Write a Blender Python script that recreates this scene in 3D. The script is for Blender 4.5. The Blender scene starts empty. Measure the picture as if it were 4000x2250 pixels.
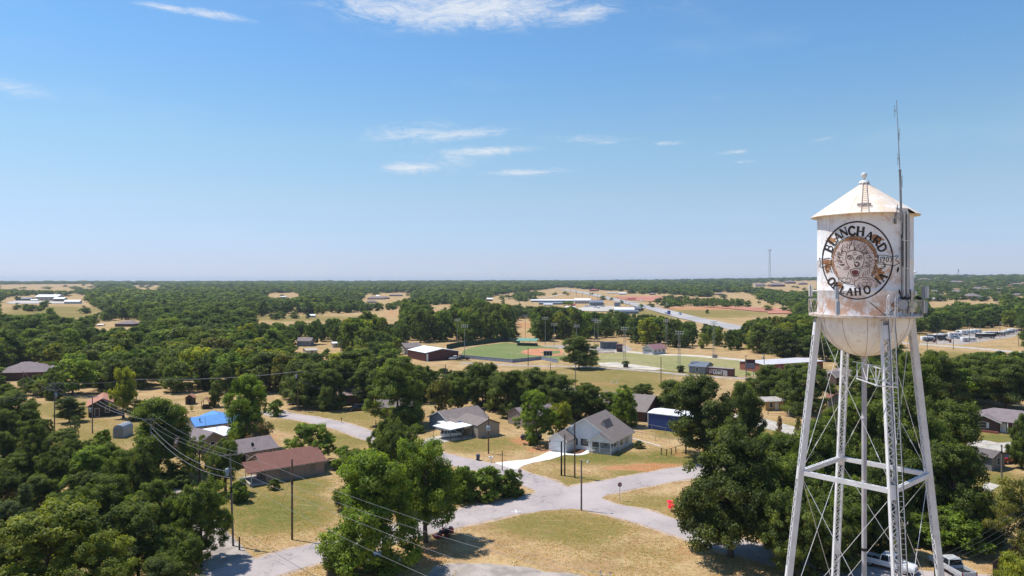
import bpy, math, random
import numpy as np
from mathutils import Vector, Matrix, noise as mnoise
R = math.radians
rnd = random.Random(7)
SC = bpy.context.scene
COL = SC.collection
F, EYE, HOR = 2825.0, 35.0, 1092.0      # focal length in photo pixels, eye height in metres, eye-level row

# ------------------------------------------------------------------ terrain
_AK = [-180, -35, -12, 3, 12, 18, 25, 29, 60, 180]
_AV = [13, 13, 15, 18, 24, 31, 40, 50, 50, 13]
def terrain(x, y):
    x = np.asarray(x, dtype=float); y = np.asarray(y, dtype=float)
    r = np.hypot(x, y); a = np.degrees(np.arctan2(x, y))
    zc = np.interp(a, _AK, _AV)
    t = np.clip((r - 620) / 3900, 0, 1)
    z = zc * (t ** 1.15)
    z = z - np.clip((r - 4700) / 4000, 0, 1) * 12
    w = np.clip((r - 700) / 1500, 0, 1)
    z = z + w * (1.6 * np.sin(x / 310 + 1.3) * np.cos(y / 270) + 1.2 * np.sin(x / 730 - y / 510))
    return z
def tz(x, y): return float(terrain(x, y))
def G(px, py):
    """world point of the ground seen at photo pixel (px, py)"""
    k = (py - HOR) / F; u = (px - 2000) / F
    d = F * EYE / max(py - HOR, 1.0)
    if d < 600: return Vector((u * d, d, 0.0))
    ds = np.linspace(300, 9000, 4000)
    dz = EYE - k * ds - terrain(u * ds, ds)
    i = int(np.argmax(dz < 0)) if (dz < 0).any() else len(ds) - 1
    d = float(ds[i]); return Vector((u * d, d, tz(u * d, d)))
def W(px, py, z):
    """world point at height z seen at photo pixel"""
    d = F * (EYE - z) / (py - HOR); return Vector(((px - 2000) / F * d, d, z))
def proj(x, y, z): return 2000 + F * x / y, HOR + F * (EYE - z) / y

# ------------------------------------------------------------------ node helpers
class NT:
    def __init__(s, tree): s.t = tree; s.n = tree.nodes; s.l = tree.links
    def add(s, typ, **kw):
        n = s.n.new(typ)
        ins = kw.pop('ins', {})
        for k, v in kw.items(): setattr(n, k, v)
        for k, v in ins.items():
            sock = n.inputs[k]
            if isinstance(v, bpy.types.NodeSocket): s.l.new(v, sock)
            else: sock.default_value = v
        return n
    def math(s, op, a, b=None, c=None, clamp=False):
        n = s.n.new('ShaderNodeMath'); n.operation = op; n.use_clamp = clamp
        for i, v in enumerate((a, b, c)):
            if v is None: continue
            if isinstance(v, bpy.types.NodeSocket): s.l.new(v, n.inputs[i])
            else: n.inputs[i].default_value = v
        return n.outputs[0]
    def mix(s, f, a, b, mode='MIX'):
        n = s.n.new('ShaderNodeMix'); n.data_type = 'RGBA'; n.blend_type = mode
        for i, v in ((0, f), (6, a), (7, b)):
            if isinstance(v, bpy.types.NodeSocket): s.l.new(v, n.inputs[i])
            else: n.inputs[i].default_value = (v if i == 0 else (tuple(v) + (1,))[:4])
        return n.outputs[2]
    def ramp(s, fac, a, b):
        n = s.n.new('ShaderNodeMapRange'); n.interpolation_type = 'SMOOTHSTEP'
        s.l.new(fac, n.inputs[0]); n.inputs[1].default_value = a; n.inputs[2].default_value = b
        return n.outputs[0]
    def noise(s, vec, scale, detail=4, rough=.55, dist=0):
        n = s.add('ShaderNodeTexNoise', ins={'Scale': scale, 'Detail': detail, 'Roughness': rough, 'Distortion': dist})
        s.l.new(vec, n.inputs['Vector']); return n.outputs['Fac']
MATS = {}
def newmat(name):
    m = bpy.data.materials.new(name); m.use_nodes = True; m.node_tree.nodes.clear()
    t = NT(m.node_tree); out = t.add('ShaderNodeOutputMaterial'); return m, t, out
def geo(t): return t.add('ShaderNodeNewGeometry').outputs['Position']
def objco(t): return t.add('ShaderNodeTexCoord').outputs['Object']
def mat(name, col, rough=.8, var=.18, scale=2.0, metal=0, col2=None, fine=.1, bump=0, spec=.3):
    """plain surface with large and fine colour variation"""
    if name in MATS: return MATS[name]
    m, t, out = newmat(name); co = objco(t)
    n1 = t.noise(co, scale, 5); n2 = t.noise(co, scale * 11, 3)
    c2 = col2 if col2 else tuple(c * (1 - var * 1.6) for c in col)
    c = t.mix(t.ramp(n1, .35, .68), col, c2)
    c = t.mix(t.math('MULTIPLY', t.ramp(n2, .3, .75), fine * 2), c, tuple(x * .6 for x in col))
    b = t.add('ShaderNodeBsdfPrincipled', ins={'Base Color': c, 'Roughness': rough, 'Metallic': metal, 'Specular IOR Level': spec})
    if bump:
        bp = t.add('ShaderNodeBump', ins={'Strength': bump, 'Distance': .03, 'Height': n2}); t.l.new(bp.outputs[0], b.inputs['Normal'])
    t.l.new(b.outputs[0], out.inputs[0]); MATS[name] = m; return m
def shingle(name, col, col2):
    if name in MATS: return MATS[name]
    m, t, out = newmat(name); co = objco(t)
    br = t.add('ShaderNodeTexBrick', ins={'Scale': 1.0, 'Mortar Size': .012, 'Brick Width': .35, 'Row Height': .2, 'Color1': (*col, 1), 'Color2': (*col2, 1), 'Mortar': (*[c * .45 for c in col], 1)})
    t.l.new(co, br.inputs['Vector'])
    n = t.noise(co, .8, 5); n3 = t.noise(co, 9, 4, .7)
    c = t.mix(t.math('MULTIPLY', t.ramp(n, .4, .7), .35), br.outputs['Color'], tuple(x * .62 for x in col))
    c = t.mix(t.math('MULTIPLY', t.ramp(n3, .45, .75), .45), c, tuple(min(1, x * 1.5) for x in col2))
    b = t.add('ShaderNodeBsdfPrincipled', ins={'Base Color': c, 'Roughness': .95, 'Specular IOR Level': .15})
    t.l.new(b.outputs[0], out.inputs[0]); MATS[name] = m; return m
def siding(name, col, pitch=.2, vertical=False, rough=.6, depth=.35):
    """lapped boards or ribbed metal"""
    if name in MATS: return MATS[name]
    m, t, out = newmat(name); co = objco(t)
    sp = t.add('ShaderNodeSeparateXYZ'); t.l.new(co, sp.inputs[0])
    v = t.math('ADD', sp.outputs[0], t.math('MULTIPLY', sp.outputs[1], 1.0)) if vertical else sp.outputs[2]
    fr = t.math('FRACT', t.math('DIVIDE', v, pitch))
    n = t.noise(co, 1.2, 5)
    c = t.mix(t.ramp(fr, .86, .98), col, tuple(x * (1 - depth) for x in col))
    c = t.mix(t.math('MULTIPLY', t.ramp(n, .4, .75), .4), c, tuple(x * .72 for x in col))
    b = t.add('ShaderNodeBsdfPrincipled', ins={'Base Color': c, 'Roughness': rough, 'Specular IOR Level': .3})
    bp = t.add('ShaderNodeBump', ins={'Strength': .6, 'Distance': .02, 'Height': fr}); t.l.new(bp.outputs[0], b.inputs['Normal'])
    t.l.new(b.outputs[0], out.inputs[0]); MATS[name] = m; return m
def foliage_mat(name, use_random=False, transl=.42):
    m, t, out = newmat(name)
    at = t.add('ShaderNodeAttribute', attribute_name='tint')
    oi = t.add('ShaderNodeObjectInfo')
    if use_random:
        cr = t.add('ShaderNodeValToRGB'); e = cr.color_ramp.elements
        e[0].position = 0; e[0].color = (.052, .088, .027, 1); e[1].position = 1; e[1].color = (.15, .20, .036, 1)
        for p_, c_ in ((.3, (.072, .116, .031, 1)), (.55, (.085, .14, .034, 1)), (.8, (.10, .165, .036, 1))):
            q = e.new(p_); q.color = c_
        t.l.new(oi.outputs['Random'], cr.inputs[0]); base = cr.outputs[0]
    else: base = oi.outputs['Color']
    c = t.mix(1.0, base, at.outputs['Color'], 'MULTIPLY'); vm = t.add('ShaderNodeVectorMath', operation='MULTIPLY'); t.l.new(c, vm.inputs[0]); vm.inputs[1].default_value = (1.28, 1.18, .95); c = vm.outputs[0]
    d = t.add('ShaderNodeBsdfPrincipled', ins={'Base Color': c, 'Roughness': .6, 'Specular IOR Level': .25})
    c2 = t.mix(1.0, c, (1.7, 1.6, .55), 'MULTIPLY')
    tr = t.add('ShaderNodeBsdfTranslucent', ins={'Color': c2})
    mx = t.add('ShaderNodeMixShader', ins={0: transl}); t.l.new(d.outputs[0], mx.inputs[1]); t.l.new(tr.outputs[0], mx.inputs[2])
    t.l.new(mx.outputs[0], out.inputs[0]); MATS[name] = m; return m

# ------------------------------------------------------------------ mesh builder
class MB:
    def __init__(s): s.v = []; s.f = []; s.m = []
    def quad(s, pts, mi=0):
        b = len(s.v); s.v += [tuple(p) for p in pts]; s.f.append(tuple(range(b, b + len(pts)))); s.m.append(mi); return s
    def poly8(s, c, mi=0):
        b = len(s.v); s.v += [tuple(p) for p in c]
        for q in ((0, 3, 2, 1), (4, 5, 6, 7), (0, 1, 5, 4), (1, 2, 6, 5), (2, 3, 7, 6), (3, 0, 4, 7)):
            s.f.append(tuple(b + i for i in q)); s.m.append(mi)
        return s
    def box(s, x0, y0, z0, x1, y1, z1, mi=0):
        return s.poly8([(x0, y0, z0), (x1, y0, z0), (x1, y1, z0), (x0, y1, z0), (x0, y0, z1), (x1, y0, z1), (x1, y1, z1), (x0, y1, z1)], mi)
    def bar(s, p, q, w, h=None, up=(0, 0, 1), mi=0):
        p = Vector(p); q = Vector(q); h = h or w; d = (q - p).normalized(); up = Vector(up)
        if abs(d.dot(up)) > .98: up = Vector((1, 0, 0))
        a = d.cross(up).normalized() * w / 2; b = a.cross(d).normalized() * h / 2
        return s.poly8([p - a - b, p + a - b, q + a - b, q - a - b, p - a + b, p + a + b, q + a + b, q - a + b], mi)
    def tube(s, p, q, r0, r1=None, n=8, mi=0, caps=True):
        p = Vector(p); q = Vector(q); r1 = r0 if r1 is None else r1
        d = (q - p); d = d.normalized() if d.length > 1e-9 else Vector((0, 0, 1))
        a = d.orthogonal().normalized(); b = d.cross(a); base = len(s.v)
        for c, r in ((p, r0), (q, r1)):
            for i in range(n):
                t = 2 * math.pi * i / n; s.v.append(tuple(c + (a * math.cos(t) + b * math.sin(t)) * r))
        for i in range(n):
            j = (i + 1) % n; s.f.append((base + i, base + j, base + n + j, base + n + i)); s.m.append(mi)
        if caps:
            s.f.append(tuple(base + i for i in range(n))[::-1]); s.m.append(mi)
            s.f.append(tuple(base + n + i for i in range(n))); s.m.append(mi)
        return s
    def path(s, pts, r, n=6, mi=0):
        pts = [Vector(p) for p in pts]; m = len(pts)
        rs = r if isinstance(r, (list, tuple)) else [r] * m
        base = len(s.v); a = None
        for k in range(m):
            d = (pts[min(k + 1, m - 1)] - pts[max(k - 1, 0)]).normalized()
            a = d.orthogonal().normalized() if a is None else (a - d * a.dot(d)).normalized()
            b = d.cross(a)
            for i in range(n):
                t = 2 * math.pi * i / n; s.v.append(tuple(pts[k] + (a * math.cos(t) + b * math.sin(t)) * rs[k]))
        for k in range(m - 1):
            for i in range(n):
                j = (i + 1) % n; o = base + k * n
                s.f.append((o + i, o + j, o + n + j, o + n + i)); s.m.append(mi)
        return s
    def lathe(s, prof, n=32, c=(0, 0), mi=0, a0=0, a1=360):
        base = len(s.v); full = abs(a1 - a0) >= 360; cols = n if full else n + 1
        for r, z in prof:
            for i in range(cols):
                t = R(a0 + (a1 - a0) * i / n); s.v.append((c[0] + r * math.cos(t), c[1] + r * math.sin(t), z))
        for k in range(len(prof) - 1):
            for i in range(n):
                j = (i + 1) % cols; o = base + k * cols
                s.f.append((o + i, o + j, o + cols + j, o + cols + i)); s.m.append(mi)
        return s
    def prism(s, poly, z0, z1, mi=0):
        n = len(poly); b = len(s.v)
        s.v += [(p[0], p[1], z0) for p in poly] + [(p[0], p[1], z1) for p in poly]
        s.f.append(tuple(b + i for i in range(n))[::-1]); s.m.append(mi)
        s.f.append(tuple(b + n + i for i in range(n))); s.m.append(mi)
        for i in range(n):
            j = (i + 1) % n; s.f.append((b + i, b + j, b + n + j, b + n + i)); s.m.append(mi)
        return s
    def extrude(s, poly, y0, y1, mi=0):
        """polygon in x,z swept along y"""
        n = len(poly); b = len(s.v)
        s.v += [(p[0], y0, p[1]) for p in poly] + [(p[0], y1, p[1]) for p in poly]
        s.f.append(tuple(b + i for i in range(n))); s.m.append(mi)
        s.f.append(tuple(b + n + i for i in range(n))[::-1]); s.m.append(mi)
        for i in range(n):
            j = (i + 1) % n; s.f.append((b + j, b + i, b + n + i, b + n + j)); s.m.append(mi)
        return s
    def build(s, name, mats, parent=None, smooth=False, bevel=0):
        me = bpy.data.meshes.new(name); me.from_pydata(s.v, [], s.f)
        if not isinstance(mats, (list, tuple)): mats = [mats]
        for m in mats: me.materials.append(m)
        me.polygons.foreach_set('material_index', s.m)
        if smooth: me.polygons.foreach_set('use_smooth', [True] * len(s.f))
        me.update()
        o = bpy.data.objects.new(name, me); COL.objects.link(o)
        if parent: o.parent = parent
        if bevel:
            b = o.modifiers.new('edge', 'BEVEL'); b.width = bevel; b.segments = 2; b.limit_method = 'ANGLE'
        return o
def tag(o, label, cat, group=None):
    o['label'] = label; o['category'] = cat
    if group: o['group'] = group
    return o
def thing(name, label, cat, loc=(0, 0, 0), rz=0, group=None):
    o = bpy.data.objects.new(name, None); COL.objects.link(o); o.location = loc; o.rotation_euler = (0, 0, rz); o.empty_display_size = .1
    return tag(o, label, cat, group)
def kind(o, k): o['kind'] = k; return o
def copy_tree(o, parent=None):
    c = o.copy(); COL.objects.link(c); c.parent = parent
    for ch in list(o.children): copy_tree(ch, c)
    return c

# ------------------------------------------------------------------ world, sun, camera
SUN_EL, SUN_AZ = R(63), math.atan2(-.93, .37)     # sun stands high, left and beyond the scene
world = bpy.data.worlds.new('World'); SC.world = world; world.use_nodes = True
t = NT(world.node_tree); t.n.clear()
sky = t.add('ShaderNodeTexSky', sky_type='NISHITA', sun_disc=False, sun_elevation=SUN_EL, sun_rotation=SUN_AZ, air_density=1.0, dust_density=.0, ozone_density=2.6, altitude=0)
tc = t.add('ShaderNodeTexCoord'); sp = t.add('ShaderNodeSeparateXYZ'); t.l.new(tc.outputs['Generated'], sp.inputs[0])
az = t.math('ARCTAN2', sp.outputs[0], sp.outputs[1]); el = t.math('ARCSINE', sp.outputs[2])
cb = t.add('ShaderNodeCombineXYZ'); t.l.new(az, cb.inputs[0]); t.l.new(el, cb.inputs[1])
def cloudmask(px, py, wx, wy, tilt=0):
    a0 = math.atan2(px - 2000, F); e0 = math.atan2(HOR - py, math.hypot(F, px - 2000))
    sx, sy = wx / F, wy / F
    dx = t.math('SUBTRACT', az, a0); dy = t.math('SUBTRACT', t.math('SUBTRACT', el, e0), t.math('MULTIPLY', dx, tilt))
    q = t.math('ADD', t.math('POWER', t.math('DIVIDE', dx, sx), 2.0), t.math('POWER', t.math('DIVIDE', dy, sy), 2.0))
    return t.math('EXPONENT', t.math('MULTIPLY', q, -1.0))
tot = None
for c_, w_ in (((1800, 35, 460, 70, .03), 1.2), ((1480, 15, 260, 34, -.1), .8), ((2260, 60, 150, 36, .1), .95), ((1620, 60, 120, 30, .0), .8), ((760, 46, 190, 16, -.02), .9), ((60, 345, 130, 30, -.1), .45),
               ((1800, 528, 190, 24, .12), .9), ((1600, 655, 120, 26, .03), 1.0), ((1900, 590, 200, 20, .05), .8), ((2060, 672, 170, 16, .03), .75), ((1620, 520, 200, 50, .1), .55), ((2330, 545, 220, 20, -.05), .5), ((1750, 620, 260, 60, .1), .42),
               ((2590, 560, 80, 10, 0), .7), ((2370, 555, 100, 9, 0), .45), ((2860, 595, 80, 9, .06), .55), ((2900, 632, 50, 7, 0), .45), ((3210, 545, 70, 12, .15), .4), ((1250, 948, 260, 18, 0), .25), ((3800, 290, 90, 20, 0), .2), ((2600, 20, 250, 60, 0), .2)):
    mk = t.math('MULTIPLY', cloudmask(*c_), w_); tot = mk if tot is None else t.math('MAXIMUM', tot, mk)
mp = t.add('ShaderNodeMapping'); t.l.new(cb.outputs[0], mp.inputs[0]); mp.inputs['Scale'].default_value = (1, 3.4, 1); mp.inputs['Rotation'].default_value = (0, 0, R(-9))
fb = t.noise(mp.outputs[0], 14, 12, .72, 1.2)
fb2 = t.noise(mp.outputs[0], 70, 8, .7, .8)
fbm = t.math('ADD', t.math('MULTIPLY', fb, .8), t.math('MULTIPLY', fb2, .3))
cov = t.math('MULTIPLY', t.ramp(t.math('ADD', t.math('MULTIPLY', tot, .5), t.math('MULTIPLY', t.math('SUBTRACT', fbm, .52), 1.7)), .05, .85), t.ramp(tot, .01, .55))
thin = t.math('MULTIPLY', t.ramp(t.noise(mp.outputs[0], 3.2, 8, .6), .52, .8), .10)
cov = t.math('ADD', t.math('MULTIPLY', cov, .9), thin, clamp=True)
cr = t.add('ShaderNodeValToRGB'); e_ = cr.color_ramp.elements; e_[0].position = 0; e_[0].color = (.44, .53, .93, 1); e_[1].position = 1; e_[1].color = (.66, .86, 1, 1)
for p_, c_ in ((.027, (.50, .555, .86, 1)), (.11, (.72, .73, .78, 1)), (.18, (.77, .85, .84, 1)), (.295, (.665, .90, 1, 1))):
    q_ = e_.new(p_); q_.color = c_
t.l.new(sp.outputs[2], cr.inputs[0]); skyc = t.mix(1.0, sky.outputs[0], cr.outputs[0], 'MULTIPLY')
CLOUDV = 5.6
col = t.mix(cov, skyc, (CLOUDV, CLOUDV * 1.03, CLOUDV * 1.08))
bg = t.add('ShaderNodeBackground', ins={'Color': col, 'Strength': .14}); wo = t.add('ShaderNodeOutputWorld'); t.l.new(bg.outputs[0], wo.inputs[0])

sl = bpy.data.lights.new('sun', 'SUN'); sl.energy = 5.0; sl.angle = R(.53); sl.color = (1, .955, .88)
so = bpy.data.objects.new('sun', sl); COL.objects.link(so)
sd = Vector((math.sin(SUN_AZ) * math.cos(SUN_EL), math.cos(SUN_AZ) * math.cos(SUN_EL), math.sin(SUN_EL)))
so.rotation_euler = (-sd).to_track_quat('-Z', 'Y').to_euler(); so.location = (0, 0, 200)
cam = bpy.data.cameras.new('camera'); co_ = bpy.data.objects.new('camera', cam); COL.objects.link(co_)
cam.sensor_width = 36; cam.lens = 36 * F / 4000; cam.clip_end = 60000; cam.clip_start = .5; cam.shift_y = -(1125 - HOR) / 4000
co_.location = (0, 0, EYE); co_.rotation_euler = (R(90), 0, 0); SC.camera = co_
SC.view_settings.view_transform = 'Standard'; SC.view_settings.look = 'None'; SC.view_settings.exposure = 0.14; SC.view_settings.gamma = 1
cy = SC.cycles; cy.max_bounces = 5; cy.diffuse_bounces = 3; cy.glossy_bounces = 2; cy.transmission_bounces = 4; cy.transparent_max_bounces = 6; cy.volume_bounces = 0
cy.sample_clamp_indirect = 4; cy.use_denoising = True; cy.caustics_reflective = False; cy.caustics_refractive = False
try: SC.render.engine = 'CYCLES'
except Exception: pass

# ------------------------------------------------------------------ ground
def ground():
    rs = [0.5, 6]
    r = 12.0
    while r < 15000: rs.append(r); r *= 1.0125 if 55 < r < 420 else (1.02 if r < 1500 else 1.035)
    rs.append(15000.)
    ang = list(np.arange(-42, 42.01, .5)) + list(np.arange(46, 318, 6.0))
    nr, na = len(rs), len(ang)
    A = np.radians(np.array(ang)); RR = np.array(rs)
    X = np.outer(RR, np.sin(A)); Y = np.outer(RR, np.cos(A)); Z = terrain(X, Y)
    v = np.stack([X, Y, Z], -1).reshape(-1, 3)
    v = np.vstack([v, [[0, 0, 0]]])
    i, j = np.meshgrid(np.arange(nr - 1), np.arange(na), indexing='ij'); j2 = (j + 1) % na
    f = np.stack([i * na + j, (i + 1) * na + j, (i + 1) * na + j2, i * na + j2], -1).reshape(-1, 4)
    me = bpy.data.meshes.new('ground'); me.from_pydata(v.tolist(), [], f[:, ::-1].tolist() + [(len(v) - 1, k, (k + 1) % na)[::-1] for k in range(na)])
    # soil and grass zones (where the photograph shows green turf, bare red soil, pale dust)
    with np.errstate(all='ignore'):
        py = np.where(v[:, 1] > 5, HOR + F * (EYE - v[:, 2]) / v[:, 1], 9999); px = np.where(v[:, 1] > 5, 2000 + F * v[:, 0] / v[:, 1], 9999)
    col = np.zeros((len(v), 4), dtype=np.float32); col[:, 3] = 1
    for (cx, cy_, rx, ry, ch, wt) in ZONES:
        q = ((px - cx) / rx) ** 2 + ((py - cy_) / ry) ** 2
        col[:, ch] = np.maximum(col[:, ch], wt * np.exp(-q * q))
    # under the woods the ground is leaf litter and undergrowth
    a = me.color_attributes.new('zone', 'FLOAT_COLOR', 'POINT'); a.data.foreach_set('color', col.ravel())
    m, t, out = newmat('dry_grass_ground'); p = geo(t)
    at = t.add('ShaderNodeAttribute', attribute_name='zone'); s3 = t.add('ShaderNodeSeparateColor'); t.l.new(at.outputs['Color'], s3.inputs[0])
    n1 = t.noise(p, .06, 6, .6); n2 = t.noise(p, .22, 6, .65); n3 = t.noise(p, 1.6, 6, .7); n4 = t.noise(p, 9, 4, .7)
    straw, straw2, olive, green, soil, pale = (.50, .355, .19), (.36, .225, .115), (.205, .168, .05), (.115, .130, .026), (.46, .20, .10), (.55, .42, .28)
    c = t.mix(t.ramp(n2, .35, .66), straw, straw2)
    gw = t.math('ADD', t.math('MULTIPLY', t.math('SUBTRACT', n1, .5), 1.6), t.math('MULTIPLY', t.math('SUBTRACT', n3, .5), 1.5))
    gw = t.math('ADD', gw, t.math('SUBTRACT', t.math('MULTIPLY', s3.outputs[1], 1.35), .0))
    c = t.mix(t.ramp(gw, -.15, .55), c, olive)
    c = t.mix(t.ramp(t.math('ADD', gw, t.math('MULTIPLY', t.math('SUBTRACT', n2, .5), 1.2)), .55, 1.15), c, green)
    rw = t.math('ADD', s3.outputs[0], t.math('ADD', t.math('MULTIPLY', t.math('SUBTRACT', n2, .5), .9), t.math('MULTIPLY', t.math('SUBTRACT', n3, .5), .9)))
    c = t.mix(t.math('MULTIPLY', t.ramp(rw, .38, .85), .9), c, soil)
    pw = t.math('ADD', s3.outputs[2], t.math('MULTIPLY', t.math('SUBTRACT', n3, .5), .8))
    c = t.mix(t.ramp(pw, .4, .8), c, pale)
    c = t.mix(t.math('MULTIPLY', t.ramp(n3, .42, .75), .5), c, (.15, .10, .04))
    n5 = t.noise(p, .5, 6, .65, .8); c = t.mix(t.math('MULTIPLY', t.ramp(n5, .52, .68), .55), c, (.36, .185, .10)); c = t.mix(t.math('MULTIPLY', t.ramp(n5, .28, .42), -.45), c, (.62, .46, .26)) if False else c
    mp = t.add('ShaderNodeMapping'); t.l.new(p, mp.inputs[0]); mp.inputs['Rotation'].default_value = (0, 0, R(38)); mp.inputs['Scale'].default_value = (.22, .9, 1); n6 = t.noise(mp.outputs[0], 1.0, 5, .6, .3)
    c = t.mix(t.math('MULTIPLY', t.ramp(n6, .54, .70), .2), c, (.54, .41, .22)); c = t.mix(t.math('MULTIPLY', t.ramp(n6, .46, .34), .18), c, (.20, .15, .055))
    c = t.mix(t.math('MULTIPLY', t.ramp(n4, .4, .8), .35), c, (.56, .42, .22))
    b = t.add('ShaderNodeBsdfPrincipled', ins={'Base Color': c, 'Roughness': 1, 'Specular IOR Level': .05})
    bp = t.add('ShaderNodeBump', ins={'Strength': .8, 'Distance': .15, 'Height': n3}); t.l.new(bp.outputs[0], b.inputs['Normal'])
    t.l.new(b.outputs[0], out.inputs[0]); me.materials.append(m)
    o = bpy.data.objects.new('ground', me); COL.objects.link(o); kind(o, 'structure')
# channel 0 red soil, 1 green, 2 pale dust : (px, py, rx, ry, channel, weight)
ZONES = [
 (2560, 1826, 150, 20, 0, 1.1), (2430, 1828, 110, 14, 0, .85), (2350, 1850, 60, 12, 0, .6), (2050, 1720, 70, 25, 0, .8), (1880, 2170, 60, 30, 0, .5), (2700, 2150, 120, 25, 0, .5), (2080, 1980, 60, 10, 0, .3), (2120, 1755, 80, 20, 0, .8), (1700, 2150, 110, 50, 0, .75), (1650, 2190, 70, 40, 0, .8), (2660, 1770, 60, 22, 0, .6),
 (1890, 1608, 90, 14, 0, .5), (1960, 1760, 60, 18, 0, .45), (1060, 1705, 45, 20, 0, .6), (3350, 2200, 160, 30, 0, .6), (1080, 2230, 100, 30, 0, .35), (2400, 2150, 130, 50, 0, .25), (3700, 2080, 160, 30, 0, .35),
 (1080, 2000, 230, 85, 1, .8), (700, 1950, 400, 120, 1, .55), (400, 1700, 350, 60, 1, .35), (1400, 1640, 260, 40, 1, .3), (1180, 1900, 120, 40, 1, .65), (1000, 1950, 90, 40, 1, .6), (1330, 1720, 160, 30, 1, .6), (1160, 1660, 110, 30, 1, .45), (2350, 1790, 220, 22, 1, .85), (2560, 1850, 200, 40, 1, .62), (2600, 1790, 120, 30, 1, .75), (2300, 1880, 120, 25, 1, .5),
 (2600, 1980, 200, 50, 1, .45), (2200, 2060, 260, 60, 1, .5), (1880, 1740, 160, 36, 1, .5), (2650, 1690, 110, 25, 1, .55), (3900, 1900, 110, 60, 1, .8), (3900, 1720, 120, 20, 1, .9), (3800, 1690, 150, 25, 1, .7), (3300, 1500, 90, 30, 1, .6),
 (2300, 1500, 380, 60, 1, .52), (2600, 1440, 420, 30, 1, .6), (1100, 1244, 330, 12, 1, .45), (2700, 1225, 330, 18, 1, .5), (170, 1232, 220, 18, 1, .6), (220, 1210, 200, 14, 1, .5), (250, 1600, 130, 40, 1, .5), (60, 1850, 90, 30, 1, .7), (120, 1920, 110, 24, 1, .4), (3800, 1310, 240, 10, 1, .3), (3100, 1680, 200, 25, 1, .55), (3700, 1390, 180, 16, 1, .5),
 (2760, 1205, 400, 7, 0, .9), (2520, 1170, 350, 10, 0, .75), (2250, 1160, 250, 8, 0, .5), (3050, 1215, 120, 7, 0, 1.0), (150, 1185, 150, 8, 0, .55), (2340, 1500, 160, 10, 0, .6), (2320, 1480, 60, 8, 0, .5), (1530, 1225, 60, 18, 0, .6), (2050, 1270, 60, 16, 0, .7), (2060, 1310, 60, 20, 0, .5),
 (1460, 1168, 60, 6, 0, .6), (3850, 1190, 200, 10, 0, .25),
]
ground()

def catmull(pts, step=1.5):
    out = []; n = len(pts)
    for i in range(n - 1):
        p0, p1, p2, p3 = pts[max(i - 1, 0)], pts[i], pts[i + 1], pts[min(i + 2, n - 1)]
        k = max(2, int((p2 - p1).length / step))
        for j in range(k):
            s = j / k; out.append(.5 * ((2 * p1) + (p2 - p0) * s + (2 * p0 - 5 * p1 + 4 * p2 - p3) * s * s + (3 * p1 - p0 - 3 * p2 + p3) * s ** 3))
    out.append(pts[-1]); return out
PAVED = []
def ribbon(name, px_pts, width, m, lift=.012, step=1.5, ragged=.25, struct=True, widths=None):
    pts = catmull([G(*p) for p in px_pts], step); mb = MB(); n = len(pts); prev = None
    for i, p in enumerate(pts):
        d = (pts[min(i + 1, n - 1)] - pts[max(i - 1, 0)]); d.z = 0; d.normalize(); s = Vector((d.y, -d.x, 0))
        w = width / 2 if widths is None else .5 * np.interp(i / (n - 1), np.linspace(0, 1, len(widths)), widths)
        row = []
        for k in (-1, -.33, .33, 1):
            e = ragged * mnoise.noise(Vector((p.x * .35 + k * 9, p.y * .35, 0))) if abs(k) == 1 else 0
            q = p + s * (w * k + e * k); q.z = tz(q.x, q.y) + lift + (.35 if q.y > 600 else 0); mb.v.append(tuple(q)); row.append(len(mb.v) - 1)
        if prev:
            for k in range(3): mb.f.append((prev[k], prev[k + 1], row[k + 1], row[k])); mb.m.append(0)
        prev = row
    if name != 'verge': PAVED.extend((p.x, p.y, width * .5 + .4) for p in pts if p.y < 260)
    o = mb.build(name, m)
    return kind(o, 'structure') if struct else o
def patch(name, px_pts, m, lift=.008, z=None, ragged=0, world=False, sub=None):
    """flat sheet on the ground bounded by photo pixels"""
    ps = [Vector(p) for p in px_pts] if world else [G(*p) for p in px_pts]
    far = ps[0].y > 600; out = []
    n = len(ps)
    for i in range(n):
        a, b = ps[i], ps[(i + 1) % n]; k = max(1, int((b - a).length / (sub or (1.5 if ragged else 30))))
        for j in range(k):
            q = a.lerp(b, j / k)
            if ragged:
                q += Vector((mnoise.noise(q * .5), mnoise.noise(q * .5 + Vector((9, 9, 9))), 0)) * ragged
            q.z = tz(q.x, q.y) + lift + (.5 if far else 0); out.append(q)
    if not far:
        c_ = sum(out, Vector()) / len(out); PAVED.extend((a.x + (c_.x - a.x) * f_, a.y + (c_.y - a.y) * f_, 1.5) for a in out[::2] for f_ in (.15, .5, .85))
    mb = MB(); mb.quad(out); o = mb.build(name, m)
    nz = o.data.polygons[0].normal.z
    if nz < 0: o.data.flip_normals()
    return kind(o, 'structure')
asphalt_c = (.33, .31, .30)
m, t, out = newmat('worn_asphalt'); p = geo(t)
n1 = t.noise(p, .12, 5); n2 = t.noise(p, 1.1, 6, .7); n3 = t.noise(p, 14, 4, .7)
vo = t.add('ShaderNodeTexVoronoi', feature='DISTANCE_TO_EDGE', ins={'Scale': .16}); wp = t.add('ShaderNodeVectorMath', operation='ADD'); nn = t.add('ShaderNodeTexNoise', ins={'Scale': .8, 'Detail': 5.0})
t.l.new(p, nn.inputs['Vector']); t.l.new(p, wp.inputs[0]); sc_ = t.add('ShaderNodeVectorMath', operation='SCALE', ins={'Scale': 3.0}); t.l.new(nn.outputs['Color'], sc_.inputs[0]); t.l.new(sc_.outputs[0], wp.inputs[1]); t.l.new(wp.outputs[0], vo.inputs['Vector'])
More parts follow.
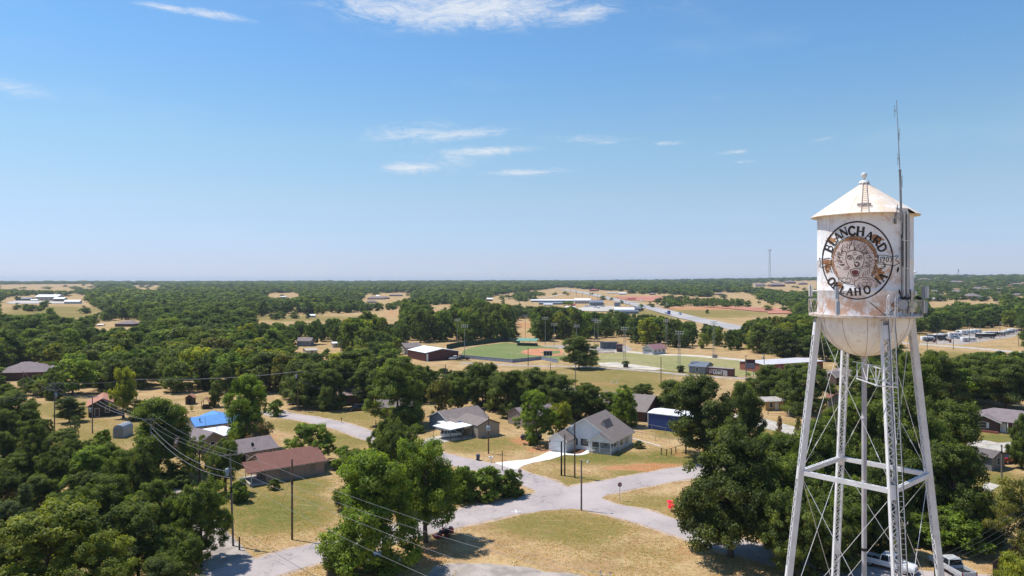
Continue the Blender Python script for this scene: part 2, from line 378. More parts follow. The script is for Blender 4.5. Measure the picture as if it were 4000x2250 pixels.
c = t.mix(t.ramp(n1, .35, .65), (.46, .40, .39), (.36, .315, .31)); c = t.mix(t.math('MULTIPLY', t.ramp(n2, .4, .75), .5), c, (.50, .42, .37)); c = t.mix(t.math('MULTIPLY', t.ramp(n3, .4, .8), .4), c, (.17, .16, .155))
crk = t.math('MULTIPLY', t.math('SUBTRACT', 1.0, t.ramp(vo.outputs['Distance'], .0, .016)), t.math('MULTIPLY', t.ramp(n1, .40, .58), .6))
c = t.mix(crk, c, (.10, .09, .085))
b = t.add('ShaderNodeBsdfPrincipled', ins={'Base Color': c, 'Roughness': .95, 'Specular IOR Level': .15}); t.l.new(b.outputs[0], out.inputs[0]); ASPH = m
GRAV = mat('pale_gravel', (.47, .405, .36), 1, .3, .4, fine=.3)
CONC = mat('new_concrete', (.78, .76, .72), .9, .08, .3, fine=.06)
OLDC = mat('old_concrete', (.52, .48, .43), .9, .2, .5)
DUST = mat('pale_track_dust', (.62, .55, .46), 1, .2, .15)
REDD = mat('infield_red_dirt', (.56, .24, .13), 1, .15, .1)
REDS = mat('bare_red_soil', (.54, .23, .15), 1, .25, .03, fine=.25)
TURF = mat('mown_turf', (.165, .205, .062), 1, .25, .05, fine=.3, col2=(.215, .235, .085))
LAWN = mat('dry_playing_field', (.27, .26, .10), 1, .3, .05, fine=.3, col2=(.36, .30, .14))
VERGE = mat('sandy_verge', (.54, .40, .29), 1, .25, .8, fine=.3)
ribbon('verge', [(700, 2330), (900, 2252), (1000, 2228), (1110, 2192), (1310, 2142), (1500, 2092), (1690, 2046), (1850, 2010), (2000, 1980), (2150, 1946), (2300, 1916), (2500, 1878), (2650, 1850), (2850, 1822)], 8.0, VERGE, .006, ragged=.9)
ribbon('verge', [(1064, 1606), (1090, 1618), (1200, 1635), (1330, 1664), (1450, 1704), (1580, 1746), (1720, 1787), (1870, 1820), (2000, 1850), (2110, 1890), (2200, 1932), (2330, 1975), (2480, 2010), (2620, 2052), (2760, 2098), (2900, 2140), (3060, 2180), (3300, 2228)], 6.9, VERGE, .009, ragged=.9)
ribbon('street', [(700, 2330), (900, 2252), (1000, 2228), (1110, 2192), (1310, 2142), (1500, 2092), (1690, 2046), (1850, 2010), (2000, 1980), (2150, 1946), (2300, 1916), (2500, 1878), (2650, 1850), (2850, 1822), (3000, 1790)], 6.6, ASPH, .016, ragged=.35)
ribbon('street', [(1064, 1606), (1090, 1618), (1200, 1635), (1330, 1664), (1450, 1704), (1580, 1746), (1720, 1787), (1870, 1820), (2000, 1850), (2110, 1890), (2200, 1932), (2330, 1975), (2480, 2010), (2620, 2052), (2760, 2098), (2900, 2140), (3060, 2180), (3300, 2228), (3600, 2262), (4000, 2290)], 5.6, ASPH, .02, ragged=.35)
ribbon('street', [(560, 1856), (640, 1900), (700, 1955), (780, 2060), (850, 2150), (930, 2235), (1010, 2330)], 4.6, GRAV, .008, widths=[2.6, 3, 4, 5.5, 6, 6])
patch('intersection_paving', [(1985, 1990), (2080, 1958), (2090, 1915), (2060, 1880), (2120, 1885), (2180, 1900), (2260, 1905), (2340, 1904), (2440, 1896), (2380, 1925), (2350, 1945), (2385, 1962), (2460, 2000), (2420, 2025), (2300, 1990), (2230, 1988), (2120, 1995), (1990, 2012)], ASPH, .012, ragged=.2)
patch('gravel_lot', [(1640, 2290), (1700, 2215), (1760, 2198), (1950, 2203), (2080, 2220), (2260, 2246), (2400, 2290)], GRAV, .006, ragged=.8)
patch('driveway', [(1930, 1809), (1975, 1803), (2060, 1795), (2105, 1782), (2146, 1763), (2216, 1770), (2200, 1779), (2150, 1795), (2080, 1808), (2045, 1818), (2020, 1833), (1998, 1830)], CONC, .03)
ribbon('footpath', [(2208, 1774), (2240, 1776), (2275, 1774), (2300, 1762), (2306, 1755)], 1.2, CONC, .036, ragged=0, step=.6)
patch('driveway', [(1700, 1770), (1640, 1745), (1660, 1715), (1720, 1700), (1860, 1700), (1850, 1712), (1760, 1722), (1705, 1735)], OLDC, .006, ragged=.4)
patch('mulch_bed', [(2218, 1772), (2262, 1752), (2292, 1757), (2275, 1770), (2245, 1774)], mat('brown_mulch', (.16, .07, .035), 1), .022)
# ------------------------------------------------------------------ water tower
TC = Vector((24.35, 50.0, 0)); TR = 3.0; ZB, ZE, ZA, ZBOT = 32.6, 39.45, 41.85, 29.72
def W2(px, py, d): return Vector(((px - 2000) / F * d, d, EYE - (py - HOR) / F * d)) - TC
def cyl(cx, cy_, off=0.0):
    """crop coordinates of the painted wall -> point on the tank wall (tower space)"""
    px = 3130 + cx / 2.898; py = 820 + cy_ / 2.898
    dx, dz = (px - 2000) / F, -(py - HOR) / F; r = TR + off
    a = dx * dx + 1; b = -2 * (dx * TC.x + TC.y); c = TC.x ** 2 + TC.y ** 2 - r * r
    q = max(b * b - 4 * a * c, 0); s = (-b - math.sqrt(q)) / (2 * a)
    return Vector((dx * s - TC.x, s - TC.y, EYE + dz * s))
m, t, out = newmat('weathered_white_paint'); co = objco(t)
n1 = t.noise(co, .55, 6, .6); n2 = t.noise(co, 2.6, 7, .68, .4); n3 = t.noise(co, 14, 4, .6)
mp = t.add('ShaderNodeMapping'); t.l.new(co, mp.inputs[0]); mp.inputs['Scale'].default_value = (3.2, 3.2, .25); n4 = t.noise(mp.outputs[0], 1.2, 6, .6)
sx = t.add('ShaderNodeSeparateXYZ'); t.l.new(co, sx.inputs[0])
c = t.mix(t.ramp(n1, .4, .62), (.87, .87, .90), (.78, .77, .79))
c = t.mix(t.math('MULTIPLY', t.ramp(n2, .57, .64), .6), c, (.62, .59, .58))
c = t.mix(t.math('MULTIPLY', t.math('MULTIPLY', t.ramp(n1, .50, .68), t.ramp(n2, .47, .60)), t.math('ADD', .12, t.math('MULTIPLY', t.ramp(sx.outputs[2], 32.3, 32.8), .6))), c, (.60, .33, .18))
c = t.mix(t.math('MULTIPLY', t.math('MULTIPLY', t.ramp(n4, .5, .68), t.ramp(n2, .38, .56)), .35), c, (.55, .34, .22))
low = t.math('MULTIPLY', t.math('SUBTRACT', 1.0, t.ramp(sx.outputs[2], 33.2, 34.6)), t.ramp(sx.outputs[2], 32.3, 32.7))
c = t.mix(t.math('MULTIPLY', t.math('MULTIPLY', low, t.ramp(t.noise(co, 1.3, 6, .6), .46, .58)), .75), c, (.60, .30, .15))
b = t.add('ShaderNodeBsdfPrincipled', ins={'Base Color': c, 'Roughness': .55, 'Specular IOR Level': .35}); bp = t.add('ShaderNodeBump', ins={'Strength': .25, 'Distance': .03, 'Height': n2}); t.l.new(bp.outputs[0], b.inputs['Normal'])
t.l.new(b.outputs[0], out.inputs[0]); TANK = m
m, t, out = newmat('rust_stained_roof_paint'); co = objco(t)
n1 = t.noise(co, .7, 7, .65, .5); n2 = t.noise(co, 3.5, 6, .7); br = t.add('ShaderNodeTexBrick', ins={'Scale': .8, 'Mortar Size': .0, 'Color1': (0, 0, 0, 1), 'Color2': (1, 1, 1, 1), 'Brick Width': .9, 'Row Height': .35}); t.l.new(co, br.inputs['Vector'])
q = t.math('ADD', t.math('MULTIPLY', t.math('SUBTRACT', br.outputs['Color'], .5), .16), n1)
c = t.mix(t.ramp(q, .36, .62), (.90, .86, .81), (.78, .62, .48)); c = t.mix(t.math('MULTIPLY', t.ramp(n2, .42, .66), .5), c, (.72, .62, .52)); c = t.mix(t.math('MULTIPLY', t.ramp(n2, .66, .74), .7), c, (.42, .22, .12))
b = t.add('ShaderNodeBsdfPrincipled', ins={'Base Color': c, 'Roughness': .6}); t.l.new(b.outputs[0], out.inputs[0]); TROOF = m
m, t, out = newmat('faded_rust_backing'); co = objco(t)
n1 = t.noise(co, 1.1, 6, .65); n2 = t.noise(co, 5, 6, .7); c = t.mix(t.ramp(n1, .42, .62), (.32, .12, .04), (.42, .22, .09)); c = t.mix(t.math('MULTIPLY', t.ramp(n2, .52, .66), .6), c, (.66, .56, .48))
b = t.add('ShaderNodeBsdfPrincipled', ins={'Base Color': c, 'Roughness': .8}); t.l.new(b.outputs[0], out.inputs[0]); EMBB = m
LIONF = mat('faded_pink_paint', (.66, .52, .48), .8, .15, 1.5, col2=(.72, .63, .60))
BLACKP = mat('worn_black_paint', (.022, .018, .02), .7, .5, 4, col2=(.07, .05, .045), fine=.2)
BROWNP = mat('faded_maroon_line_paint', (.085, .035, .032), .8, .3, 4)
STEEL = mat('white_tower_steel', (.82, .82, .84), .5, .14, .8, col2=(.68, .67, .68), fine=.12)
DSTEEL = mat('grey_galvanised_steel', (.36, .37, .39), .45, .2, 2, metal=.3)
RUSTW = mat('rusty_white_rail', (.70, .66, .63), .6, .3, 3, col2=(.50, .34, .24), fine=.25)
GREYP = mat('blue_grey_antenna_cover', (.42, .47, .55), .5, .08, 1)
LIGHTP = mat('white_antenna_cover', (.72, .72, .72), .5, .08, 1)
CREAM = mat('cream_dish_cover', (.66, .63, .50), .6, .06, 1)
CABLE = mat('black_cable', (.02, .02, .022), .6, .1, 1)
RISER = mat('grey_riser_paint', (.52, .50, .52), .6, .15, .6)

tw = thing('water_tower', 'tall white rust-stained water tower on four lattice legs with a lion emblem', 'water tower', TC)
w = MB(); w.lathe([(TR, ZB), (TR, 34.2), (TR + .012, 34.22), (TR + .012, 34.3), (TR, 34.32), (TR, 36.3), (TR + .01, 36.32), (TR + .01, 36.4), (TR, 36.42), (TR, 38.3), (TR, ZE + .02)], 96); wall = w.build('tank_wall', TANK, tw, True)
# camera housing pipe, low on the eave
w = MB(); a = cyl(420, 72, .25); w.tube(a, cyl(490, 70, .02), .035, n=10); w.build('camera_housing', STEEL, wall)
w = MB(); prof = [(TR * math.cos(R(a)), ZB - (ZB - ZBOT) * math.sin(R(a))) for a in np.linspace(0, 88, 24)] + [(.16, ZBOT)]
w.lathe(prof[::-1], 96); bowl = w.build('tank_bowl', TANK, tw, True)
w = MB()
for k in range(12):
    a = R(k * 30 + 8)
    w.path([((r + .008) * math.cos(a), (r + .008) * math.sin(a), z - .004) for r, z in prof[:-1]], .012, 4)
w.build('seam', mat('rusty_seam', (.42, .30, .24), .8, .2, 3), bowl)
# roof with the sector cut back to the wall where the mast stands
w = MB(); ER = 3.43
def zr(r): return ZE - .08 + (ZA - ZE) * (1 - r / ER)
w.lathe([(.12, zr(.12)), (ER * .5, zr(ER * .5)), (ER, zr(ER)), (ER, zr(ER) - .05), (2.9, ZE - .08)], 84, a0=305, a1=641)
w.lathe([(.12, zr(.12)), (1.4, zr(1.4)), (2.98, zr(2.98)), (2.98, ZE - .1)], 6, a0=281, a1=305)
roof = w.build('roof', TROOF, tw)
w = MB()
for k in range(10):
    a = R(k * 36 + 12)
    if 278 < math.degrees(a) % 360 < 308: continue
    w.bar((.2 * math.cos(a), .2 * math.sin(a), zr(.2) + .012), (ER * .98 * math.cos(a), ER * .98 * math.sin(a), zr(ER * .98) + .012), .04, .02)
w.build('roof_seam', TROOF, roof)
w = MB(); w.lathe([(0, ZA + .56), (.1, ZA + .545), (.17, ZA + .48), (.2, ZA + .37), (.17, ZA + .25), (.1, ZA + .18), (.07, ZA + .12), (.07, ZA + .03), (.28, ZA - .02), (.34, ZA - .14), (.36, ZA - .22)], 20); w.build('finial', LIGHTP, roof, True)
# roof ladder
w = MB(); a = R(244); er = Vector((math.cos(a), math.sin(a), 0)); et = Vector((-er.y, er.x, 0))
pr = lambda r, s, h=.1: er * r + et * s + Vector((0, 0, zr(r) + h))
for s in (-.2, .24):
    w.bar(pr(.35, s * .5), pr(3.4, s), .035)
for k in range(13): r_ = .6 + k * .22; w.bar(pr(r_, -.2 * (.5 + .5 * (r_ - .35) / 3.05)), pr(r_, .24 * (.5 + .5 * (r_ - .35) / 3.05)), .022)
w.bar(pr(2.75, -.42, .12), pr(2.75, .42, .12), .11); w.bar(pr(2.9, -.42, .12), pr(2.9, .42, .12), .05)
w.build('roof_ladder', RUSTW, roof)
# balcony
w = MB(); BR = 3.56; w.lathe([(TR, ZB + .03), (BR, ZB + .03), (BR, ZB - .12), (BR - .06, ZB - .12), (BR - .06, ZB - .03), (TR, ZB - .03)], 72); bal = w.build('balcony', RUSTW, tw)
w = MB(); n = 20; RZ = ZB + 1.0
ring = [Vector((BR * math.cos(R(244 + k * 360 / n)), BR * math.sin(R(244 + k * 360 / n)), 0)) for k in range(n)]
for k in range(n):
    p, q = ring[k], ring[(k + 1) % n]; up = Vector((0, 0, RZ)); lo = Vector((0, 0, ZB)); sub = [p.lerp(q, .5).normalized() * BR]
    w.bar(p + up, sub[0] + up, .032); w.bar(sub[0] + up, q + up, .032)
    if k % 2 == 0: w.bar(p + up, sub[0] + lo, .022); w.bar(sub[0] + lo, q + up, .022)
    else: w.bar(p + up, sub[0] + lo, .022); w.bar(sub[0] + lo, q + up, .022)
w.build('railing', RUSTW, bal)
# legs
LA = [176, 266, 356, 86]
def lr(z): return 3.1 + (32.45 - z) * .11
def lp(a, z, dr=0, dt=0):
    a = R(a); e = Vector((math.cos(a), math.sin(a), 0)); tt = Vector((-e.y, e.x, 0)); return e * (lr(z) + dr) + tt * dt + Vector((0, 0, z))
for a in LA:
    w = MB(); zt_ = 32.3
    for s in (-1, 1):
        e = Vector((math.cos(R(a)), math.sin(R(a)), 0)); tt = Vector((-e.y, e.x, 0))
        w.bar(lp(a, 0, 0, s * .23), lp(a, zt_, 0, s * .23), .03, .36, up=e)
        for dr in (-.185, .185): w.bar(lp(a, 0, dr, s * .2), lp(a, zt_, dr, s * .2), .06, .02, up=e)
    z = 1.0; k = 0
    while z < zt_ - .5:
        for dr in (-.2, .2):
            w.bar(lp(a, z, dr, -.19 if k % 2 else .19), lp(a, z + .34, dr, .19 if k % 2 else -.19), .055, .012, up=e)
        z += .34; k += 1
    for zz in (21.6, 10.8, 31.6, 14.6): # batten and gusset plates
        for dr in (-.212, .212): w.bar(lp(a, zz - .45, dr, 0), lp(a, zz + .45, dr, 0), .34, .02, up=e)
    w.bar((lp(a, 0).x, lp(a, 0).y, -.3), (lp(a, 0).x, lp(a, 0).y, .35), 1.2, 1.2, up=e, mi=1)
    w.build('leg', [STEEL, OLDC], tw)
for i in range(4):
    a, b_ = LA[i], LA[(i + 1) % 4]
    for zz in (21.6, 10.8):
        w = MB(); p, q = lp(a, zz), lp(b_, zz); d = (q - p).normalized(); p += d * .2; q -= d * .2
        for s in (-.13, .13):
            o = Vector((-d.y, d.x, 0)) * s
            w.bar(p + o, q + o, .025, .30)
            w.bar(p + o * .75 + Vector((0, 0, .14)), q + o * .75 + Vector((0, 0, .14)), .07, .02)
            w.bar(p + o * .75 - Vector((0, 0, .14)), q + o * .75 - Vector((0, 0, .14)), .07, .02)
        k = 0; L = (q - p).length; nn_ = int(L / .4)
        for k in range(nn_):
            s1 = .1 if k % 2 else -.1; o1 = Vector((-d.y, d.x, 0)) * s1
            w.bar(p + d * (L * k / nn_) + o1 + Vector((0, 0, .155)), p + d * (L * (k + 1) / nn_) - o1 + Vector((0, 0, .155)), .04, .01)
        w.build('strut', STEEL, tw)
    for (z0, z1) in ((31.9, 21.9), (21.3, 11.1), (10.5, .7)):
        for (p_, q_) in ((a, b_), (b_, a)):
            w = MB(); A_, B_ = lp(p_, z0, -.1), lp(q_, z1, -.1); w.tube(A_, B_, .017, n=6)
            m_ = A_.lerp(B_, .82); d = (B_ - A_).normalized(); w.tube(m_ - d * .18, m_ + d * .18, .034, n=6); w.build('tie_rod', STEEL, tw)
w = MB(); w.tube((0, 0, 0), (0, 0, ZBOT + .05), .165, n=20, caps=False); w.lathe([(.24, ZBOT + .02), (.24, ZBOT - .18), (.165, ZBOT - .2)], 20)
for zz in (25.4, 21.0, 9): w.lathe([(.18, zz), (.18, zz + .12), (.165, zz + .13)], 20)
ris = w.build('riser_pipe', RISER, tw, True)
w = MB(); w.lathe([(.172, 16.25), (.176, 16.28), (.176, 16.42), (.172, 16.45)], 20); w.build('band', CABLE, ris)
# ladder up the near leg, with hoops at the balcony
w = MB(); a = 266
def ld(z, s): return lp(a, z, .3, s)
for s in (.22, .52):
    w.bar(ld(2, s), ld(ZB, s), .04); k = [ld(ZB, s)]
w_r = []
for s in (.02, .52):
    x = lp(a, ZB, .42, s); w.path([x, x + Vector((0, 0, 1.1)), x + Vector((.05, 0, 1.32)), x + Vector((.14, .05, 1.4)), x + Vector((.2, .12, 1.3)), x + Vector((.2, .14, 1.1)), x + Vector((.2, .14, 0))], .03, 6)
z = 2.2
while z < ZB: w.bar(ld(z, .22), ld(z, .52), .022); z += .32
w.build('ladder', STEEL, tw)
w = MB(); w.path([lp(a, z, .26, .6 + .03 * math.sin(z * 1.7)) for z in np.linspace(3, 32.6, 60)], .022, 5)
w.path([lp(a, z, .26, .16 + .02 * math.sin(z * 1.1)) for z in np.linspace(3, 32.6, 60)], .018, 5)
w.path([cyl(1005, 1180, .4), cyl(940, 1185, .5), cyl(900, 1150, .5), cyl(780, 1050, .53)], .025)
w.path([cyl(1000, 1165, .45), cyl(1050, 1130, .35), cyl(1110, 1075, .3), cyl(1200, 1050, .4)], .028)
w.path([cyl(1015, 1090, .3), cyl(1040, 1060, .3), cyl(1110, 1045, .3), cyl(1210, 1045, .35)], .022)
w.path([cyl(1020, 1185, .2), cyl(1080, 1170, .2), cyl(1125, 1130, .15), cyl(1130, 1040, .1)], .022)
w.build('cable', CABLE, tw)
# antenna frame under the tank
w = MB()
for (p, q, r_) in (((3345, 1478, 47.4), (3432, 1508, 46), .05), ((3432, 1508, 46), (3505, 1512, 46.4), .05), ((3350, 1470, 48.2), (3505, 1500, 47.6), .04), ((3355, 1416, 48.2), (3440, 1440, 46.2), .035), ((3440, 1440, 46.2), (3502, 1446, 46.6), .03), ((3330, 1412, 49), (3480, 1438, 48), .03),
                   ((3348, 1418, 48), (3348, 1474, 47.6), .03), ((3392, 1425, 47), (3386, 1492, 46.8), .04), ((3422, 1430, 46.6), (3422, 1500, 46.4), .03), ((3438, 1445, 45.8), (3424, 1502, 45.9), .06), ((3500, 1445, 46.4), (3500, 1508, 46.4), .035), ((3395, 1430, 47), (3420, 1490, 46.6), .02), ((3365, 1420, 47.6), (3385, 1485, 46.8), .02), ((3458, 1440, 46.4), (3485, 1498, 46.4), .02), ((3418, 1506, 45.8), (3505, 1514, 45.9), .05)):
    w.bar(W2(*p), W2(*q), r_ * 1.3)
w.build('antenna_frame', STEEL, tw)
def panel(name, px, y0, y1, d, wpx, m_, grey=True):
    w = MB(); c = (W2(px, y0, d) + W2(px, y1, d)) / 2; h = (y1 - y0) / F * d; hw = wpx / F * d / 2
    w.box(c.x - hw, c.y - .1, c.z - h / 2, c.x + hw, c.y + .06, c.z + h / 2); o = w.build(name, m_, tw, bevel=.02)
    return o
panel('panel_antenna', 3166, 1115, 1158, 51.4, 13, LIGHTP); panel('panel_antenna', 3268, 1120, 1168, 46.3, 13, GREYP); panel('panel_antenna', 3272, 1177, 1228, 46.3, 15, GREYP)
panel('panel_antenna', 3614, 1117, 1166, 48.2, 9, GREYP); panel('panel_antenna', 3622, 1118, 1164, 48.6, 7, LIGHTP); panel('panel_antenna', 3609, 1176, 1224, 48.2, 6, LIGHTP); panel('panel_antenna', 3617, 1176, 1222, 48.4, 6, GREYP)
w = MB()
for (p, q, r_) in (((3601, 1118, 48.1), (3601, 1228, 48.1), .05), ((3606, 1122, 48.1), (3606, 1222, 48.1), .03), ((3166, 1112, 51.3), (3166, 1228, 51.3), .03), ((3276, 1148, 46.4), (3275, 1232, 46.4), .035), ((3575, 1190, 47.4), (3601, 1190, 48.1), .03), ((3566, 1200, 47.2), (3580, 1228, 47.6), .025), ((3586, 1170, 47.5), (3568, 1222, 47.6), .02), ((3594, 1208, 47.6), (3580, 1190, 47.4), .02), ((3551, 1146, 47.2), (3546, 1230, 47.2), .03)):
    w = MB(); w.tube(W2(*p), W2(*q), r_, n=6); w.build('mount_pipe', DSTEEL, tw)
for (px, py, d, r_) in ((3566, 1190, 46.9, .26), (3563, 1210, 46.8, .19)):
    c = W2(px, py, d); w = MB(); n_ = Vector((-.35, -.93, 0)).normalized(); w.tube(c, c - n_ * .16, r_, r_, 24); w.tube(c, c + n_ * .03, r_ * .96, r_ * .8, 24); w.build('dish_antenna', CREAM, tw, bevel=.015)
c = W2(3572, 1146, 47.6); w = MB(); n_ = Vector((.95, -.3, 0)).normalized(); w.tube(c, c + n_ * .14, .2, .12, 20); w.build('dish_antenna', LIGHTP, tw)
c = W2(3528, 1168, 46.95); w = MB(); w.tube(c + Vector((-.15, 0, -.35)), c + Vector((-.12, -.22, -.35)), .36, .34, 24); w.build('dish_antenna', GREYP, tw)
# conduits down the wall
w = MB()
for (cx, y0, y1, r_, mi) in ((1072, 30, 155, .035, 1), (1133, 280, 1035, .02, 1), (1142, 20, 320, .03, 1), (1165, 40, 1180, .07, 0), (1150, 350, 640, .03, 1), (1186, 30, 680, .035, 1), (1184, 660, 1100, .03, 1), (1205, 20, 1185, .06, 0), (1220, 25, 1000, .022, 1), (1140, 1030, 1060, .03, 1), (1236, 900, 1180, .03, 1), (1062, 100, 155, .05, 1)):
    p, q = cyl(cx, y0, .1), cyl(cx, y1, .1); w.tube(p, Vector((p.x, p.y, q.z)), r_, n=8, mi=mi)
for cy_ in (345, 660, 45): w.bar(cyl(1150, cy_, .14), cyl(1222, cy_, .14), .04)
w.build('conduit', [LIGHTP, CABLE], wall)
# whip mast
w = MB(); b0 = W2(3527, 1040, 46.85); k1 = W2(3515, 664, 46.85); k2 = W2(3502, 391, 46.85)
w.tube(W2(3523, 870, 46.85), W2(3517, 664, 46.85), .045, n=8); w.tube(W2(3518, 860, 46.8), W2(3513, 664, 46.8), .035, n=8); w.tube(k1, k2, .032, .018, n=8)
w.bar(W2(3509, 665, 46.8), W2(3522, 664, 46.8), .05)
for (px, py, dx) in ((3501, 433, -8), (3506, 524, 9), (3514, 620, -9), (3518, 709, 7)):
    w.bar(W2(px, py, 46.85), W2(px + dx, py, 46.85), .035); w.tube(W2(px + dx, py - 24, 46.85), W2(px + dx, py + 26, 46.85), .011, n=5); w.tube(W2(px + dx * .6, py - 20, 46.85), W2(px + dx * .6, py + 24, 46.85), .009, n=5)
w.tube(W2(3506, 800, 46.6), W2(3498, 870, 46.6), .035, n=6)
w.build('antenna_mast', DSTEEL, tw)


# ---- painted emblem
class Paint(MB):
    def stroke(s, pts, wd, off=.018, w1=None):
        out = [pts[0]]
        for a, b in zip(pts, pts[1:]):
            L = math.hypot(b[0] - a[0], b[1] - a[1]); k = max(1, int(L / 14))
            for j in range(1, k + 1): out.append((a[0] + (b[0] - a[0]) * j / k, a[1] + (b[1] - a[1]) * j / k))
        n = len(out); prev = None
        for i, p in enumerate(out):
            q0, q1 = out[max(i - 1, 0)], out[min(i + 1, n - 1)]; dx, dy = q1[0] - q0[0], q1[1] - q0[1]; L = math.hypot(dx, dy) or 1
            ww = wd if w1 is None else wd + (w1 - wd) * i / (n - 1)
            nx, ny = -dy / L * ww / 2, dx / L * ww / 2
            s.v += [tuple(cyl(p[0] + nx, p[1] + ny, off)), tuple(cyl(p[0] - nx, p[1] - ny, off))]; k = len(s.v) - 2
            if prev is not None: s.f.append((prev, prev + 1, k + 1, k)); s.m.append(0)
            prev = k
        return s
    def fan(s, pts, c, off):
        rings = 7; n = len(pts); base = len(s.v)
        for j in range(rings + 1):
            f = j / rings
            for p in pts: s.v.append(tuple(cyl(c[0] + (p[0] - c[0]) * f, c[1] + (p[1] - c[1]) * f, off)))
        for j in range(rings):
            for i in range(n):
                i2 = (i + 1) % n; o = base + j * n; s.f.append((o + i, o + i2, o + n + i2, o + n + i)); s.m.append(0)
        return s
def smooth(pts, k=5):
    v = [Vector((p[0], p[1], 0)) for p in pts]; return [(q.x, q.y) for q in catmull(v, 12)]
def ell(cx, cy_, rx, ry, a0=0, a1=360, n=48): return [(cx + rx * math.cos(R(a0 + (a1 - a0) * i / n)), cy_ + ry * math.sin(R(a0 + (a1 - a0) * i / n))) for i in range(n + 1)]
def blotch(p, cx, cy_, rx, ry, sd_):
    r_ = random.Random(sd_); p.fan([(cx + rx * k * math.cos(R(a)), cy_ + ry * k * math.sin(R(a))) for a in range(0, 360, 15) for k in (r_.uniform(.6, 1.1),)], (cx, cy_), .004)
em = Paint(); em.stroke(ell(638, 572, 400, 438, -28, 188, 60)[::-1], 13); em.stroke(ell(638, 572, 400, 438, -172, -12, 80), 17); em.stroke(ell(638, 572, 398, 436, 8, 60, 30), 19)
emb = em.build('painted_emblem', BLACKP, tw)
p_ = Paint(); p_.fan(ell(603, 572, 258, 268)[:-1], (603, 572), .006); blotch(p_, 335, 345, 70, 45, 1); blotch(p_, 860, 330, 75, 60, 2); blotch(p_, 885, 735, 65, 85, 3); blotch(p_, 300, 640, 50, 80, 4); blotch(p_, 290, 580, 60, 40, 5); blotch(p_, 420, 860, 60, 50, 6); p_.build('emblem_backing', EMBB, emb)
p_ = Paint(); p_.stroke(ell(603, 572, 265, 275, -180 + 8, -8, 60), 8); p_.stroke(ell(603, 572, 265, 275, 12, 42, 20), 8); p_.stroke(ell(603, 572, 265, 275, 92, 172, 30), 6); p_.build('emblem_inner_ring', BLACKP, emb)
mane = smooth([(372, 640), (362, 560), (385, 470), (420, 410), (430, 385), (490, 350), (540, 350), (600, 338), (660, 350), (700, 362), (760, 395), (780, 430), (812, 470), (835, 540), (832, 620), (812, 690), (795, 745), (860, 800), (872, 850), (840, 880), (770, 892), (690, 898), (630, 880), (600, 850), (560, 835), (500, 830), (440, 830), (415, 805), (420, 740), (398, 690), (372, 640)])
p_ = Paint(); p_.fan(mane[:-1], (600, 600), .012); p_.build('lion_painting', LIONF, emb)
li = Paint(); rl = random.Random(5)
for k in range(80):       # strands of the mane
    a = R(-205 + 230 * k / 80 + rl.uniform(-2, 2)); r0 = rl.uniform(.50, .82); r1 = r0 + rl.uniform(.14, .26)
    cx, cy_ = 602, 585; rx, ry = 232, 240
    p = (cx + rx * r0 * math.cos(a), cy_ + ry * r0 * math.sin(a)); a2 = a + rl.uniform(-.06, .18); rr = (r0 + r1) / 2; q = (cx + rx * rr * math.cos(a2), cy_ + ry * rr * math.sin(a2)); a3 = a + rl.uniform(-.02, .16); r1 = min(r1, 1.0); e_ = (cx + rx * r1 * math.cos(a3), cy_ + ry * r1 * math.sin(a3))
    li.stroke(smooth([p, q, e_]), 5.2, .018, 3)
pts = []
for i, q in enumerate(mane[:int(len(mane) * .6)]):
    k = 9 if i % 3 == 0 else -5; d = (q[0] - 602, q[1] - 585); L = math.hypot(*d); pts.append((q[0] + d[0] / L * k, q[1] + d[1] / L * k))
li.stroke(pts, 5)
